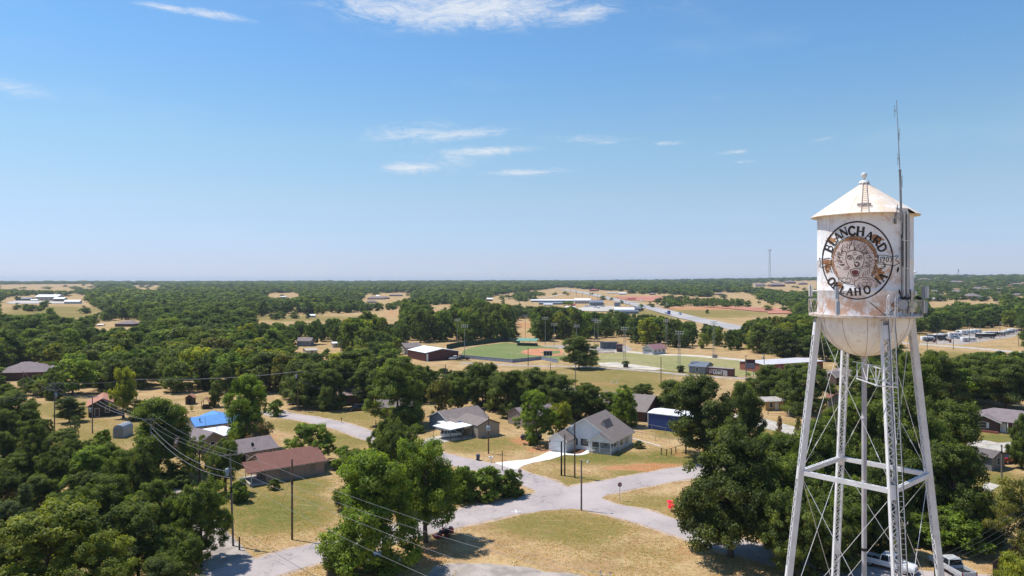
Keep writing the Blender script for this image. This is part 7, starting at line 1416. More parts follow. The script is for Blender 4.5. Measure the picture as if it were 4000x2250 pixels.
# ------------------------------------------------------------------ poles and wires
PWOOD = mat('brown_pole_wood', (.17, .11, .075), .95, .25, 1.2, fine=.35); PGREY = mat('weathered_pole_wood', (.26, .22, .195), .95, .25, 1.2, fine=.3); PDARK = mat('creosote_black_pole', (.035, .028, .024), .9, .2, 2); CAN = mat('grey_blue_transformer', (.34, .40, .46), .45, .06, 2); INS = mat('pale_insulator', (.55, .54, .52), .4, .05, 3)
TOPS = {}
def pole(key, label, px, py, top, m_=PGREY, arm=None, can=None, band=None, lamp=None, lean=0, h=None, name='utility_pole', armrot=.6, r_=.15):
    p = G(px, py); s = F / p.y; h = h or (py - top) / s; o = thing(name, label, 'pole' if name != 'street_light' else 'street light', p, 0, None); lx = lean / s
    w = MB(); w.tube((0, 0, -.2), (lx, 0, h), r_, r_ * .72, 10); w.build('shaft', m_, o); P3 = lambda f_: Vector((lx * f_, 0, h * f_)); ends = [p + P3(.985)]
    if arm:
        for k, (f_, wd) in enumerate(arm):
            c = P3(f_); dv = Vector((math.cos(armrot), math.sin(armrot), 0)) * wd / 2; w = MB(); w.bar(c - dv + Vector((0, -.12, 0)), c + dv + Vector((0, -.12, 0)), .1, .12); a_ = w.build('crossarm', PGREY, o)
            w = MB()
            for q in (-1, -.45, .45, 1): b_ = c + dv * q + Vector((0, -.12, .05)); w.tube(b_, b_ + Vector((0, 0, .2)), .045, .03, 6); 
            w.build('insulator', INS, a_)
            if k == 0: ends += [p + c - dv + Vector((0, -.12, .22)), p + c + dv + Vector((0, -.12, .22))]
    if can:
        for f_, sd_ in can: c = P3(f_); w = MB(); x_ = sd_ * .42; w.lathe([(.05, -.5), (.25, -.48), (.25, .42), (.2, .5), (.05, .52)], 14, c=(0, 0)); w.tube((.08, 0, .5), (.08, 0, .68), .035, n=6); q = w.build('transformer', CAN if m_ is not PDARK else CABLE, o, True); q.location = c + Vector((x_, -.1, 0))
    if band: w = MB(); f0, f1 = band; a, b = P3(f0), P3(f1); w.tube(a, b, r_ * 1.02, r_ * .98, 10); w.build('dark_sleeve', CABLE, o)
    if lamp: w = MB(); c = P3(.97); w.path([c, c + Vector((.5 * lamp, -.1, .18)), c + Vector((.85 * lamp, -.15, .12))], .035, 6); w.build('lamp_arm', DSTEEL, o); w = MB(); c2 = c + Vector((.95 * lamp, -.15, .05)); w.tube(c2 + Vector((0, 0, -.16)), c2 + Vector((0, 0, .1)), .2, .1, 12); w.build('lamp_head', LIGHTP, o)
    TOPS[key] = ends; return o
pole('p1', 'brown pole with black sleeve standing in the lawn before the red-brown roofed house', 1141, 2108, 1793, PWOOD, band=(.67, .73))
pole('p2', 'weathered transformer pole with crossarm at the gravel lane', 911, 2132, 1772, PGREY, arm=((.985, 2.6),), can=((.80, -1),), band=(.58, .64), lean=-12, armrot=.45)
pole('p3', 'grey pole with crossarm rising from the lower left grove', 589, 1896, 1634, PGREY, arm=((.985, 2.4),))
pole('p4', 'pole with transformer in front of the brown wooden house', 361, 1692, 1547, PGREY, arm=((.97, 2.2),), can=((.62, -1),)); pole('p5', 'left tall pole with transformer where three lines meet', 213, 1682, 1495, PGREY, arm=((.98, 2.4), (.84, 2.4)), can=((.74, 1),)); pole('p6', 'plain grey pole with crossarm between the two left woods stretches', 532, 1606, 1480, PGREY, arm=((.97, 2.2),))
pole('p7', 'pole in front of the wide hipped roof at the far left', 91, 1532, 1450, PGREY); pole('p8', 'pole with grey transformer beside the dark navy pickup', 1164, 1606, 1450, PWOOD, arm=((.98, 2.2),), can=((.87, -1),)); pole('p9', 'bare slim pole in the woods left of the lone grove trees', 1740, 1546, 1424, PGREY)
pole('p10', 'short black pole, leftmost of three beside the driveway', 2193, 1858, 1724, PDARK, r_=.17); pole('p11', 'brown pole, middle of the three beside the driveway', 2206, 1858, 1697, PWOOD); pole('p12', 'tallest brown pole with transformer in front of the white house', 2245, 1867, 1642, PWOOD, can=((.86, -1),), band=(.66, .74))
pole('p13', 'street light pole at the near corner of the crossing', 2271, 1994, 1797, PGREY, lamp=1, name='street_light'); pole('p14', 'black pole right of the wire fence beside the broad oak', 2679, 1775, 1600, PDARK); pole('p15', 'brown pole with dark equipment before the beige shed', 1908, 1772, 1631, PWOOD, can=((.7, -.4), (.7, .4))); pole('p16', 'thin dark pole behind the corner bushes', 1962, 1838, 1760, PDARK, r_=.09)
pole('p17', 'pole on the far side of the dry field nearest the lone wide tree', 2248, 1522, 1414, PGREY, arm=((.98, 1.8),)); pole('p18', 'plain pole in the dry field left of the soccer goals', 2150, 1476, 1416, PGREY); pole('p19', 'plain brown pole at the front of the dry field', 2582, 1500, 1395, PWOOD); pole('p20', 'pole beside the big dark scoreboard', 2914, 1477, 1388, PGREY, arm=((.97, 2),)); pole('p21', 'pole with transformer in front of the long red building', 2985, 1458, 1380, PGREY, arm=((.95, 2),), can=((.78, -1),)); pole('p22', 'thin pole at the near side of the ball field', 2063, 1430, 1358, PDARK)
pole('p23', 'light pole beside the dark grey yard shed at right', 3913, 1873, 1737, PGREY, lamp=-.4, name='street_light', band=(.74, .82)); pole('p24', 'pole with long crossarm behind the tower ladder leg', 3520, 2433, 2050, PWOOD, h=10.0, arm=((.99, 2.4),), lamp=-.3); pole('p25', 'dark pole rising from the bottom edge beside the silver pickup', 3656, 2606, 2176, PDARK, h=10.0, r_=.2)
pole('p26', 'slim pole at the left of the trailer lot', 3590, 1345, 1290, PGREY); pole('p27', 'pole left of the lot entrance crossing the road', 3622, 1382, 1302, PGREY, arm=((.97, 2),)); pole('p28', 'tall pole with crossarm in front of the trailer lot', 3787, 1338, 1262, PGREY, arm=((.96, 2.4),)); pole('p29', 'pole with crossarm behind the long black motor home', 3828, 1330, 1268, PGREY, arm=((.98, 2.4),)); pole('p30', 'pole with grey transformer at the back of the trailer lot', 3906, 1320, 1255, PGREY, can=((.9, 1),)); pole('p31', 'tallest pole at the right end of the trailer lot', 3979, 1352, 1245, PGREY); pole('p32', 'slim pole in the grass below the trailer lot', 3724, 1366, 1316, PGREY); pole('p33', 'slim pole left of the grey tank leg beyond the lot road', 3659, 1344, 1290, PGREY)
pole('p34', 'short pole at the end of the grey lane', 1468, 1690, 1640, PDARK, r_=.1); pole('p35', 'dark post behind the transformer pole at lower left', 935, 2148, 2098, PDARK, r_=.12)
pole('p36', 'pole right of the transformer pole in front of the maroon hall', 1331, 1395, 1322, PGREY)
# highway poles in a row
o0 = None
HP = [(2206, 1143, 1126), (2228, 1150, 1130), (2251, 1158, 1134), (2275, 1160, 1137), (2302, 1166, 1140), (2334, 1178, 1145), (2445, 1196, 1163), (2250, 1148, 1128)]
for i, (px, py, tp) in enumerate(HP): pole(f'h{i}', f'small distant pole beside the highway, {["farthest along", "second farthest", "third from the far end", "fourth from the far end", "fifth from the far end", "sixth, nearest the tall white gabled shop", "nearest the blue-grey billboard", "set back from the row"][i]}', px, py, tp, PGREY, r_=.28)['group'] = 'poles along the highway'
# ball field lights
def light_tower(label, px, by, top, lat=True, two=False):
    p = G(px, by); s = F / p.y; h = (by - top) / s; o = thing('field_light_tower', label, 'light tower', p, 0, 'floodlight towers round the sports fields'); w = MB()
    if lat:
        for (a, b) in ((-.45, -.45), (.45, -.45), (.45, .45), (-.45, .45)): w.bar((a, b, -.1), (a * .6, b * .6, h), .06)
        n = int(h / 1.6)
        for k in range(n):
            f0, f1 = 1 - .4 * k / n, 1 - .4 * (k + 1) / n; z0, z1 = h * k / n, h * (k + 1) / n; sg = 1 if k % 2 else -1
            for yy in (-.45, .45): w.bar((-.45 * f0 * sg, yy * f0, z0), (.45 * f1 * sg, yy * f1, z1), .035); w.bar((-.45 * f0, yy * f0, z0), (.45 * f0, yy * f0, z0), .035)
        w.build('lattice_mast', DSTEEL, o)
    else: w.tube((0, 0, -.1), (0, 0, h), .13, .08, 8); w.build('shaft', DSTEEL, o)
    w = MB(); w.bar((-1.6, -.3, h - .2), (1.6, -.3, h - .2), .1); w.bar((-1.6, -.3, h - 1.1), (1.6, -.3, h - 1.1), .1); w.bar((-.8, -.3, h - 1.3), (-.8, -.3, h), .08); w.bar((.8, -.3, h - 1.3), (.8, -.3, h), .08); rk = w.build('lamp_rack', DSTEEL, o)
    for x_ in (-1.35, -.45, .45, 1.35):
        for z_ in (h - .1, h - 1.0): w = MB(); w.tube((x_, -.35, z_), (x_, -.6, z_ - .12), .12, .22, 8); w.build('floodlight', LIGHTP, rk)
for a in (('lattice floodlight tower at the near bend of the running track', 2440, 1432, 1277), ('lattice floodlight tower standing before the dark belt of trees', 2603, 1367, 1248), ('lattice floodlight tower in front of the grey field shed', 2653, 1452, 1293), ('lattice floodlight tower at the far end of the track', 2788, 1395, 1255)): light_tower(*a)
for a in (('pole floodlight rising behind the maroon hall', 1786, 1356, 1245), ('pole floodlight on the ball field edge beside the maroon hall', 1815, 1400, 1267), ('pole floodlight left of the lone wide tree', 2252, 1352, 1268), ('left pole floodlight of the pair behind the bleachers', 2322, 1350, 1245), ('right pole floodlight of the pair behind the bleachers', 2336, 1360, 1250), ('pole floodlight behind the green roofed dugout', 2130, 1350, 1238), ('pole floodlight between the dugout and the lone wide tree', 2165, 1352, 1262), ('pole floodlight in the gap of the belt of trees', 2052, 1320, 1230)): light_tower(*a, lat=False)
for (px, by, lab) in ((2443, 1434, 'bushy planter at the foot of the lattice tower by the track bend'), (2657, 1453, 'bushy planter at the foot of the lattice tower by the field shed')):
    p = G(px, by); o = thing('planter', lab, 'planter', p + Vector((0, -1, 0))); w = MB(); w.box(-.9, -.7, -.1, .9, .7, 1.3); w.build('box', M_DWOOD, o); q = bpy.data.objects.new('bush', PROTO['shrub2'][0]); COL.objects.link(q); q.parent = o; q.location = (0, 0, 1.1); q.scale = (3.4, 2.4, 1.5); q.color = (.06, .1, .025, 1)
q = G(2788, 1396); w = MB(); w.box(-1, -.8, -.1, 1, .8, 1.5); o = w.build('equipment_cabinet', M_GRB); o.location = q + Vector((0, -1.5, 0)); tag(o, 'small grey cabinet at the foot of the far track tower', 'cabinet')
# wires
WIRE = mat('pale_wire', (.34, .34, .36), .5, .05, 1); WIRED = mat('dark_wire', (.10, .10, .10), .6, .05, 1)  # pale grey and dark grey wire colours
def wire(label, a, b, sag, r_=.013, m_=WIRE, grp='overhead power lines'):
    n = 26; pts = [a.lerp(b, i / n) - Vector((0, 0, sag * 4 * (i / n) * (1 - i / n))) for i in range(n + 1)]; w = MB(); c = pts[0]; w.path([q - c for q in pts], r_, 5); o = w.build('power_line', m_); o.location = c; tag(o, label, 'power line', grp)
def off(px, py, z): return W(px, py, z)
A_, B_ = TOPS['p2'][1], TOPS['p2'][2]
wire('upper wire of the pair sweeping down from the transformer pole to the bottom right', B_, off(2560, 2300, 9.8), .9, .012); wire('second wire just below the top one running to the bottom right', A_, off(2500, 2300, 9.4), 1.2, .013)
wire('middle wire crossing in front of the big rounded tree', TOPS['p2'][0] - Vector((0, 0, 1.6)), off(2080, 2290, 8.5), .5, .012); wire('lowest pale wire passing the brown lawn pole toward the bottom', TOPS['p2'][0] - Vector((0, 0, 2.6)), off(1760, 2290, 7.5), .6, .012)
wire('dark wire across the bottom street at lower left', off(985, 2096, 5), off(1330, 2300, 7), .3, .02, WIRED)
for k, (s_, t_) in enumerate(((1, 1), (2, 2), (0, 0))): wire(f'{["left", "right", "centre"][k]} wire from the grove pole to the transformer pole', TOPS['p3'][s_], TOPS['p2'][t_], .8, .012)
for k in range(2): wire(f'{["higher", "lower"][k]} wire hanging from the grove pole toward the street light of the crossing', TOPS['p3'][0] - Vector((0, 0, 1.2 + k * .9)), TOPS['p2'][0] - Vector((0, 0, 2.2 + k * .8)), 1.5, .024)
for k in range(3): wire(f'{["top", "left", "right"][k]} wire between the pole of the brown wooden house and the grove pole', TOPS['p4'][k], TOPS['p3'][k], .8, .024); wire(f'{["top", "left", "right"][k]} wire between the left tall pole and the pole of the brown wooden house', TOPS['p5'][k], TOPS['p4'][k], 1.6, .012); wire(f'{["top", "left", "right"][k]} wire from the left tall pole across the trees to the plain grey pole', TOPS['p5'][k], TOPS['p6'][k], .5, .012); wire(f'{["top", "left", "right"][k]} wire from the plain grey pole to the transformer pole by the navy pickup', TOPS['p6'][k], TOPS['p8'][k], .8, .022)
for k in range(3): wire(f'{["upper", "middle", "lower"][k]} wire leaving the left tall pole past the left edge', TOPS['p5'][0] - Vector((0, 0, .1 + k * .35)), off(-60, 1560 + k * 10, 11), .6, .013)
wire('wire from the far left pole to the left tall pole', TOPS['p7'][0], TOPS['p5'][0] - Vector((0, 0, 1.6)), .9, .012); wire('wire from the transformer pole drooping to the old dark barn', TOPS['p8'][0] - Vector((0, 0, 1.5)), G(1480, 1600) + Vector((0, 0, 4.4)), 2.0, .013); wire('second drooping wire beside the barn wire', TOPS['p8'][0] - Vector((0, 0, 1.9)), G(1420, 1595) + Vector((0, 0, 4.8)), 2.0, .026)
wire('thin wire across the woods above the maroon hall fields', TOPS['p8'][0], TOPS['p9'][0], 1.0, .02); wire('service wire from the lone brown pole to the beige shed', TOPS['p15'][0] - Vector((0, 0, 1)), TOPS['p12'][0] - Vector((0, 0, 2)), 1.2, .015, WIRED)
wire('wire from the three driveway poles to the garage', TOPS['p12'][0] - Vector((0, 0, 1)), TOPS['p10'][0], .3, .014, WIRED); wire('guy wire from the short black pole to the ground by the driveway', TOPS['p10'][0] - Vector((0, 0, .6)), G(2075, 1775), .02, .016, WIRED)
for k in range(4): wire(f'{["highest", "second", "third", "lowest"][k]} dark wire from the bottom right pole up across the dry yard', TOPS['p25'][0] - Vector((0, 0, .3 * k)), off(4080, 1900 + k * 34, 9.5), .8, .012, WIRED)
wire('guy wire of the brown lawn pole', TOPS['p1'][0] - Vector((0, 0, 2)), G(1095, 1985), .02, .014, WIRED); wire('wire crossing between the field poles', TOPS['p17'][0], TOPS['p20'][0], 1.2, .012); wire('wire from the field pole to the left', TOPS['p18'][0], TOPS['p17'][0], .4, .012)
# ------------------------------------------------------------------ street things
def stop_sign(label, px, by, top, front=True, yaw=0):
    p = G(px, by); h = (by - top) * p.y / F; o = thing('stop_sign', label, 'stop sign', p, yaw); w = MB(); w.bar((0, 0, -.2), (0, 0, h), .06); w.build('post', DSTEEL, o); z = h - .36; y0, y1 = (-.05, -.035)
    oc = lambda r_: [(r_ * math.cos(R(22.5 + 45 * k)), z + r_ * math.sin(R(22.5 + 45 * k))) for k in range(8)]
    w = MB(); w.extrude(oc(.38), -.045, -.033); pl = w.build('plate', mat('faded_stop_red', (.26, .035, .03), .6, .1, 4) if front else mat('sign_back_metal', (.25, .20, .17), .6), o)
    if front:
        f_ = Flat(); f_.y = -.049; q = oc(.36); f_.stroke(q + [q[0]], .02); f_.build('border', TRIM, pl); wtext(pl, 'STOP', -.29, z - .12, .24, -.05, TRIM, sx_=.7)
    return o
stop_sign('red stop sign at the right corner of the crossing', 2421, 1956, 1884, True, R(8)); stop_sign('back of a stop sign at the end of the concrete driveway', 2031, 1864, 1833, False, 0)
p = G(1867, 1798); o = thing('trash_bin', 'dark navy wheeled trash bin at the street edge', 'trash bin', p, .2); w = MB(); w.poly8([(-.26, -.28, .08), (.26, -.28, .08), (.26, .28, .08), (-.26, .28, .08), (-.36, -.38, 1.02), (.36, -.38, 1.02), (.36, .38, 1.02), (-.36, .38, 1.02)]); w.build('bin_body', PNAVY, o, bevel=.03); w = MB(); w.box(-.38, -.42, 1.02, .38, .42, 1.1); w.build('lid', PNAVY, o, bevel=.02)
for s in (-1, 1): w = MB(); w.tube((s * .3 - .04, .28, .13), (s * .3 + .04, .28, .13), .13, n=12); w.build('wheel', TYRE, o)
p = G(1918, 1805); o = thing('mailbox', 'white double mailbox on a white post beside the concrete driveway', 'mailbox', p, .15); w = MB(); w.box(-.06, -.06, -.1, .06, .06, 1.25); w.box(-.4, -.05, .72, .4, .05, .8); w.build('post', TRIM, o)
for x_ in (-.28, .28): w = MB(); w.extrude([(x_ - .12, .8), (x_ + .12, .8), (x_ + .12, .98), (x_ + .07, 1.05), (x_ - .07, 1.05), (x_ - .12, .98)], -.3, .25); w.build('box', TRIM, o)
for (px, py, lab) in ((1334, 1652, 'dark mailbox beside the upper grey lane'),): p = G(px, py); o = thing('mailbox', lab, 'mailbox', p); w = MB(); w.box(-.05, -.05, -.1, .05, .05, 1); w.build('post', WOODF, o); w = MB(); w.extrude([(-.12, 1), (.12, 1), (.12, 1.2), (0, 1.28), (-.12, 1.2)], -.3, .25); w.build('box', CABLE, o)
for (px, py, lab) in ((2346, 2247, 'left one of two blue capped white marker posts at the bottom edge'), (2383, 2252, 'right one of two blue capped white marker posts at the bottom edge')): p = G(px, py); o = thing('marker_post', lab, 'post', p); w = MB(); w.tube((0, 0, -.1), (0, 0, .38), .06, n=10); w.build('post', TRIM, o); w = MB(); w.tube((0, 0, .38), (0, 0, .47), .09, .05, 10); w.build('cap', PRB, o)
p = G(1111, 1615); o = thing('utility_box', 'small white gas meter by the top of the grey lane', 'gas meter', p); w = MB(); w.box(-.25, -.2, 0, .25, .2, .7); w.build('box', LIGHTP, o); w = MB(); w.path([(.25, 0, .5), (.9, 0, .5), (1.2, 0, .3), (1.6, 0, .3)], .06, 6); w.build('pipe', LIGHTP, o)
p = G(3325, 1522); o = thing('trash_bin', 'light blue trash bin right of the brick house by the tower', 'trash bin', p); w = MB(); w.poly8([(-.3, -.3, .05), (.3, -.3, .05), (.3, .3, .05), (-.3, .3, .05), (-.4, -.4, 1.1), (.4, -.4, 1.1), (.4, .4, 1.1), (-.4, .4, 1.1)]); w.build('bin_body', paint('bin_blue', (.04, .22, .6)), o); w = MB(); w.box(-.42, -.44, 1.1, .42, .44, 1.18); w.build('lid', paint('bin_blue', (.04, .22, .6)), o)
p = G(462, 1712); o = thing('metal_shed', 'small arched grey metal shed half hidden beside the round bright bush', 'shed', p); w = MB(); w.extrude([(-1.2, 0), (1.2, 0), (1.2, 2), (.9, 2.6), (.4, 2.9), (-.4, 2.9), (-.9, 2.6), (-1.2, 2)], 0, 4); w.build('shell', mat('pale_blue_grey_metal', (.30, .33, .37), .5, .1, 1), o); w = MB(); w.box(-.9, -.05, 0, .9, -.01, 2.2); w.build('door', M_GREYM, o)
p = G(2622, 1998); c = crown(seed=91, kind_='round', nbig=8, ntuft=30, nleaf=900, leaf=.09, z0=.1, tuft=(.2, .3)); me = leaf_mesh('blossoms', c['P'], c['N'], c['T'], c['leaf'], c['rng'], LEAF); o = thing('flowering_bush', 'bright pink flowering bush at the left edge of the big dark oak', 'flowering bush', p); q = bpy.data.objects.new('blossoms', me); COL.objects.link(q); q.parent = o; q.scale = (1.7, 1.5, 1.7); q.color = (.98, .075, .34, 1); w = MB(); w.tube((0, 0, -.1), (0, 0, .8), .05, n=6); w.build('stem', BARK, o)
p = G(2016, 1998); w = MB(); w.box(-.75, -.1, .03, .75, .1, .036); w.box(-.1, -.7, .031, .1, .7, .0365); o = w.build('painted_cross_marking', TRIM); o.location = p; o.rotation_euler = (0, 0, .15); kind(o, 'structure')
# ------------------------------------------------------------------ woods: the largest trees one by one, the rest as one woodland
CLEAR = [[(-10, 1436), (60, 1428), (190, 1432), (180, 1452), (-10, 1462)], [(1000, 1240), (1150, 1232), (1400, 1222), (1400, 1236), (1290, 1244), (1180, 1248), (1060, 1264), (1030, 1260)], # image polygons of open ground or buildings that show in the photograph
 [(0, 1186), (100, 1183), (320, 1183), (345, 1200), (400, 1206), (385, 1216), (335, 1232), (290, 1240), (235, 1238), (225, 1205), (180, 1200), (170, 1222), (60, 1226), (0, 1222)],
 [(20, 1160), (320, 1148), (330, 1188), (0, 1188)], [(0, 1112), (360, 1109), (370, 1125), (280, 1134), (0, 1130)], [(520, 1114), (620, 1114), (620, 1130), (560, 1130)], [(430, 1250), (545, 1250), (540, 1276), (370, 1278), (370, 1264), (430, 1264)],
 [(1030, 1228), (1150, 1226), (1260, 1230), (1360, 1222), (1350, 1236), (1290, 1244), (1285, 1254), (1250, 1247), (1190, 1245), (1110, 1248), (1060, 1262), (1040, 1254)], [(1400, 1222), (1560, 1208), (1560, 1256), (1500, 1252), (1480, 1226), (1410, 1232)],
 [(1430, 1148), (1600, 1142), (1600, 1160), (1520, 1183), (1420, 1180)], [(1050, 1145), (1160, 1145), (1160, 1160), (1050, 1162)], [(1680, 1195), (1760, 1185), (1760, 1210), (1690, 1214)],
 [(1158, 1328), (1212, 1328), (1215, 1345), (1355, 1344), (1355, 1356), (1245, 1360), (1240, 1384), (1196, 1375), (1160, 1348)],
 [(1580, 1338), (1800, 1338), (2060, 1330), (2180, 1336), (2350, 1330), (2450, 1320), (2460, 1352), (2700, 1362), (3000, 1388), (3000, 1420), (3230, 1408), (3300, 1440), (3300, 1490), (3180, 1560), (2800, 1545), (2740, 1530), (2640, 1520), (2540, 1545), (2340, 1552), (2270, 1545), (2230, 1490), (2150, 1470), (2000, 1430), (1900, 1425), (1800, 1420), (1700, 1428), (1570, 1408)],
 [(2060, 1140), (2200, 1122), (2300, 1132), (2420, 1138), (2560, 1146), (2700, 1158), (2850, 1165), (3030, 1175), (3090, 1205), (3090, 1232), (2960, 1236), (2860, 1270), (2870, 1282), (2760, 1262), (2650, 1250), (2610, 1232), (2540, 1228), (2450, 1224), (2280, 1216), (2260, 1196), (2080, 1196), (1900, 1180), (1900, 1160)],
 [(1920, 1158), (2100, 1136), (2150, 1170), (1930, 1185)], [(3000, 1600), (3170, 1600), (3170, 1720), (2940, 1680), (2900, 1640), (2960, 1615)], [(2020, 1250), (2065, 1245), (2070, 1290), (2030, 1290)],
 [(3520, 1316), (3560, 1310), (3600, 1302), (3700, 1296), (3760, 1284), (3960, 1278), (4000, 1284), (4000, 1372), (3940, 1366), (3800, 1372), (3760, 1392), (3600, 1390), (3520, 1345)],
 [(3640, 1172), (3720, 1168), (3720, 1186), (3650, 1205), (3632, 1200)], [(3720, 1168), (3900, 1160), (3880, 1185), (3780, 1186)], [(3560, 1098), (3605, 1094), (3605, 1120), (3562, 1120)], [(3600, 1086), (3655, 1084), (3655, 1102), (3600, 1102)],
 [(3715, 1094), (3765, 1094), (3765, 1110), (3712, 1112)], [(3725, 1130), (3780, 1128), (3782, 1148), (3722, 1150)], [(3780, 1118), (3945, 1118), (3945, 1142), (3785, 1146)], [(3640, 1134), (3690, 1132), (3700, 1172), (3625, 1176)], [(3775, 1146), (3875, 1146), (3875, 1178), (3780, 1178)],
 [(3955, 1100), (4000, 1100), (4000, 1130), (3955, 1128)], [(3960, 1145), (4000, 1145), (4000, 1160), (3960, 1158)], [(3880, 1140), (3915, 1140), (3915, 1152), (3880, 1152)],
 [(3000, 1100), (3190, 1095), (3190, 1130), (3120, 1136), (3000, 1128)], [(3170, 1118), (3190, 1118), (3190, 1142), (3170, 1142)], [(2940, 1105), (3000, 1105), (3000, 1122), (2940, 1122)], [(2790, 1142), (2950, 1146), (2950, 1162), (2790, 1158)],
 [(352, 1378), (380, 1378), (380, 1392), (352, 1392)], [(3760, 1580), (4000, 1580), (4000, 1700), (3760, 1700)],
]
def inpoly(x, y, poly):
    c = np.zeros(np.shape(x), bool); n = len(poly)
    for i in range(n):
        (x1, y1), (x2, y2) = poly[i], poly[(i + 1) % n]
        if y1 == y2: continue
        k = ((y1 > y) != (y2 > y)) & (x < (x2 - x1) * (y - y1) / (y2 - y1) + x1); c ^= k
    return c
HANDZONE = [(0, 1585), (190, 1560), (240, 1540), (500, 1540), (720, 1545), (930, 1545), (1080, 1570), (1300, 1570), (1640, 1600), (1760, 1560), (2300, 1560), (2500, 1545), (2900, 1560), (3180, 1560), (3400, 1700), (3760, 1590), (4080, 1560), (4080, 9000), (-80, 9000), (-80, 1590)]
rg = np.random.default_rng(77)
def candidates(r0, r1, sp0, spk, a0=-56., a1=56.):
    out = []; r = r0
    while r < r1:
        sp = sp0 + spk * (r - r0); n = int(R(a1 - a0) * r / sp)
        a = np.radians(np.linspace(a0, a1, n)) + rg.uniform(-.5, .5, n) * sp / r
        rr = r + rg.uniform(-.5, .5, n) * sp
        out.append(np.stack([np.sin(a) * rr, np.cos(a) * rr, np.full(n, sp)], 1)); r += sp
    return np.vstack(out)
C_ = np.vstack([candidates(95, 620, 7.8, .003), candidates(620, 1900, 9.5, .009), candidates(1900, 5200, 24, .009), candidates(5200, 9000, 60, .01)])
x, y, sp = C_.T; z = terrain(x, y); n = len(x)
dist = np.hypot(x, y)
h = rg.triangular(5.0, 9.5, 15.0, n); wd = h * rg.uniform(.7, 1.5, n) * np.maximum(1, sp / 9.5)
def to_px(x, y, z): return 2000 + F * x / y, HOR + F * (EYE - z) / y
px, py = to_px(x, y, z)
# the taller belt of trees behind the ball fields and along the creek
belt = (dist > 330) & (dist < 640) & (px > 1150) & (px < 3100); h = np.where(belt, rg.uniform(12, 19, n), h); wd = np.where(belt, rg.uniform(9, 14, n), wd)
dense = mn = None
def blocked(h, wd):
    b = np.zeros(n, bool)
    for fx, fz in [(0, k / 11) for k in range(12)] + [(s_ * .38, k / 8) for k in range(2, 8) for s_ in (-1, 1)]:
        qx, qy = to_px(x + fx * wd, y, z + h * fz)
        for poly in CLEAR: b |= inpoly(qx, qy, poly)
    return b
bad = blocked(h, wd)
FORCE = [[(2563, 1178), (2620, 1168), (2760, 1176), (2850, 1182), (2950, 1192), (2900, 1204), (2780, 1200), (2640, 1198), (2570, 1194)], [(2030, 1150), (2090, 1148), (2140, 1158), (2130, 1168), (2060, 1178), (2000, 1180), (2010, 1160)], [(2960, 1150), (3100, 1150), (3100, 1198), (2990, 1190)], [(60, 1205), (175, 1205), (175, 1222), (60, 1216)], [(1060, 1240), (1100, 1236), (1120, 1246), (1080, 1250)], [(2450, 1142), (2540, 1145), (2540, 1150), (2460, 1148)]]
force = np.zeros(n, bool)
for q_ in FORCE: force |= inpoly(px, py, q_)
force &= rg.uniform(size=n) < .8
hill = (px > 3480) & (dist > 800) & (rg.uniform(size=n) < .5) & (py < 1180); tanf = force | ((dist > 650) & (rg.uniform(size=n) < .03))
h2 = h * .55; w2 = wd * .62; bad2 = blocked(h2, w2); use2 = bad & ~bad2 & (rg.uniform(size=n) < .9)
h = np.where(use2, h2, h); wd = np.where(use2, w2, wd); bad = bad & ~use2
h = np.where(bad & (hill | tanf), h * .6, h); wd = np.where(bad & (hill | tanf), wd * .75, wd); bad &= ~(hill | tanf)
bad |= inpoly(px, py, HANDZONE)
# natural gaps and openings that grow with distance
gap = np.array([mnoise.noise(Vector((a * .006, b * .006, 3.1))) for a, b in zip(x, y)]); gap2 = np.array([mnoise.noise(Vector((a * .0016, b * .0009, 8.1))) for a, b in zip(x, y)])
bad |= (gap > .36) & (dist > 800); bad |= (gap2 > .26) & (dist > 1900)
right = (px > 3300) & (dist > 700); bad |= right & (rg.uniform(size=n) < .12)
for (bx, by, tp, wp, wx, wy, ww) in TREES_NEAR: bad |= np.hypot(x - wx, y - wy) < ww * .42
for (wx, wy, rad) in KEEPOUT: bad |= np.hypot(x - wx, y - wy) < rad
bad |= (py > 1640) & (px > -80) & (px < 4080); bad |= (dist < 260) & (((px > -320) & (px <= -80)) | ((px >= 4080) & (px < 4320)))
ok = ~bad
x, y, z, h, wd, dist, px, py = (v[ok] for v in (x, y, z, h, wd, dist, px, py)); n = len(x)
inview = (px > -40) & (px < 4040)
size = np.where(inview, h / y, 0); order = np.argsort(-size)
NIND = 300 - len([1 for o in COL.objects if o.parent is None and o.get('category') in ('tree',)])
LAND = [(95, 1450, 'the far left brick house'), (390, 1590, 'the brown wooden house'), (740, 1565, 'the two little yard sheds'), (610, 1440, 'the left stretch of power lines'), (330, 1510, 'the leftmost tall power poles'), (1320, 1555, 'the old dark barn'), (1165, 1480, 'the pole with the grey transformer'), (1185, 1345, 'the small blue-grey woods house'), (1690, 1385, 'the white roofed maroon building'), (1800, 1300, 'the outfield light poles'), (2060, 1330, 'the green roofed dugout'), (2390, 1350, 'the bleachers'), (2550, 1370, 'the concession stand'), (2790, 1380, 'the far track light tower'), (2720, 1450, 'the grey field shed'), (3100, 1425, 'the long red building'), (2130, 1390, 'the ball field scoreboard'), (900, 1350, 'the deep green central-left woods'), (350, 1270, 'the lone hip roofed house'), (2920, 1440, 'the big dark scoreboard'), (1480, 1500, 'the very large dense tree'), (1800, 1480, 'the bare slim pole'), (3560, 1450, 'the bowl of the water tank'), (3750, 1340, 'the parked camper trailers'), (3880, 1560, 'the brick ranch house'), (680, 1300, 'the pasture at left'), (150, 1370, 'the driveway at far left'), (1530, 1300, 'the tan field in the middle'), (3230, 1480, 'the tower\'s left legs'), (700, 1500, 'the blue roofed house')]
CN = [('dark', 'dark'), ('mid', 'mid green'), ('fresh', 'bright green'), ('deep', 'deep green'), ('olive', 'olive green'), ('yellow', 'yellow green')]
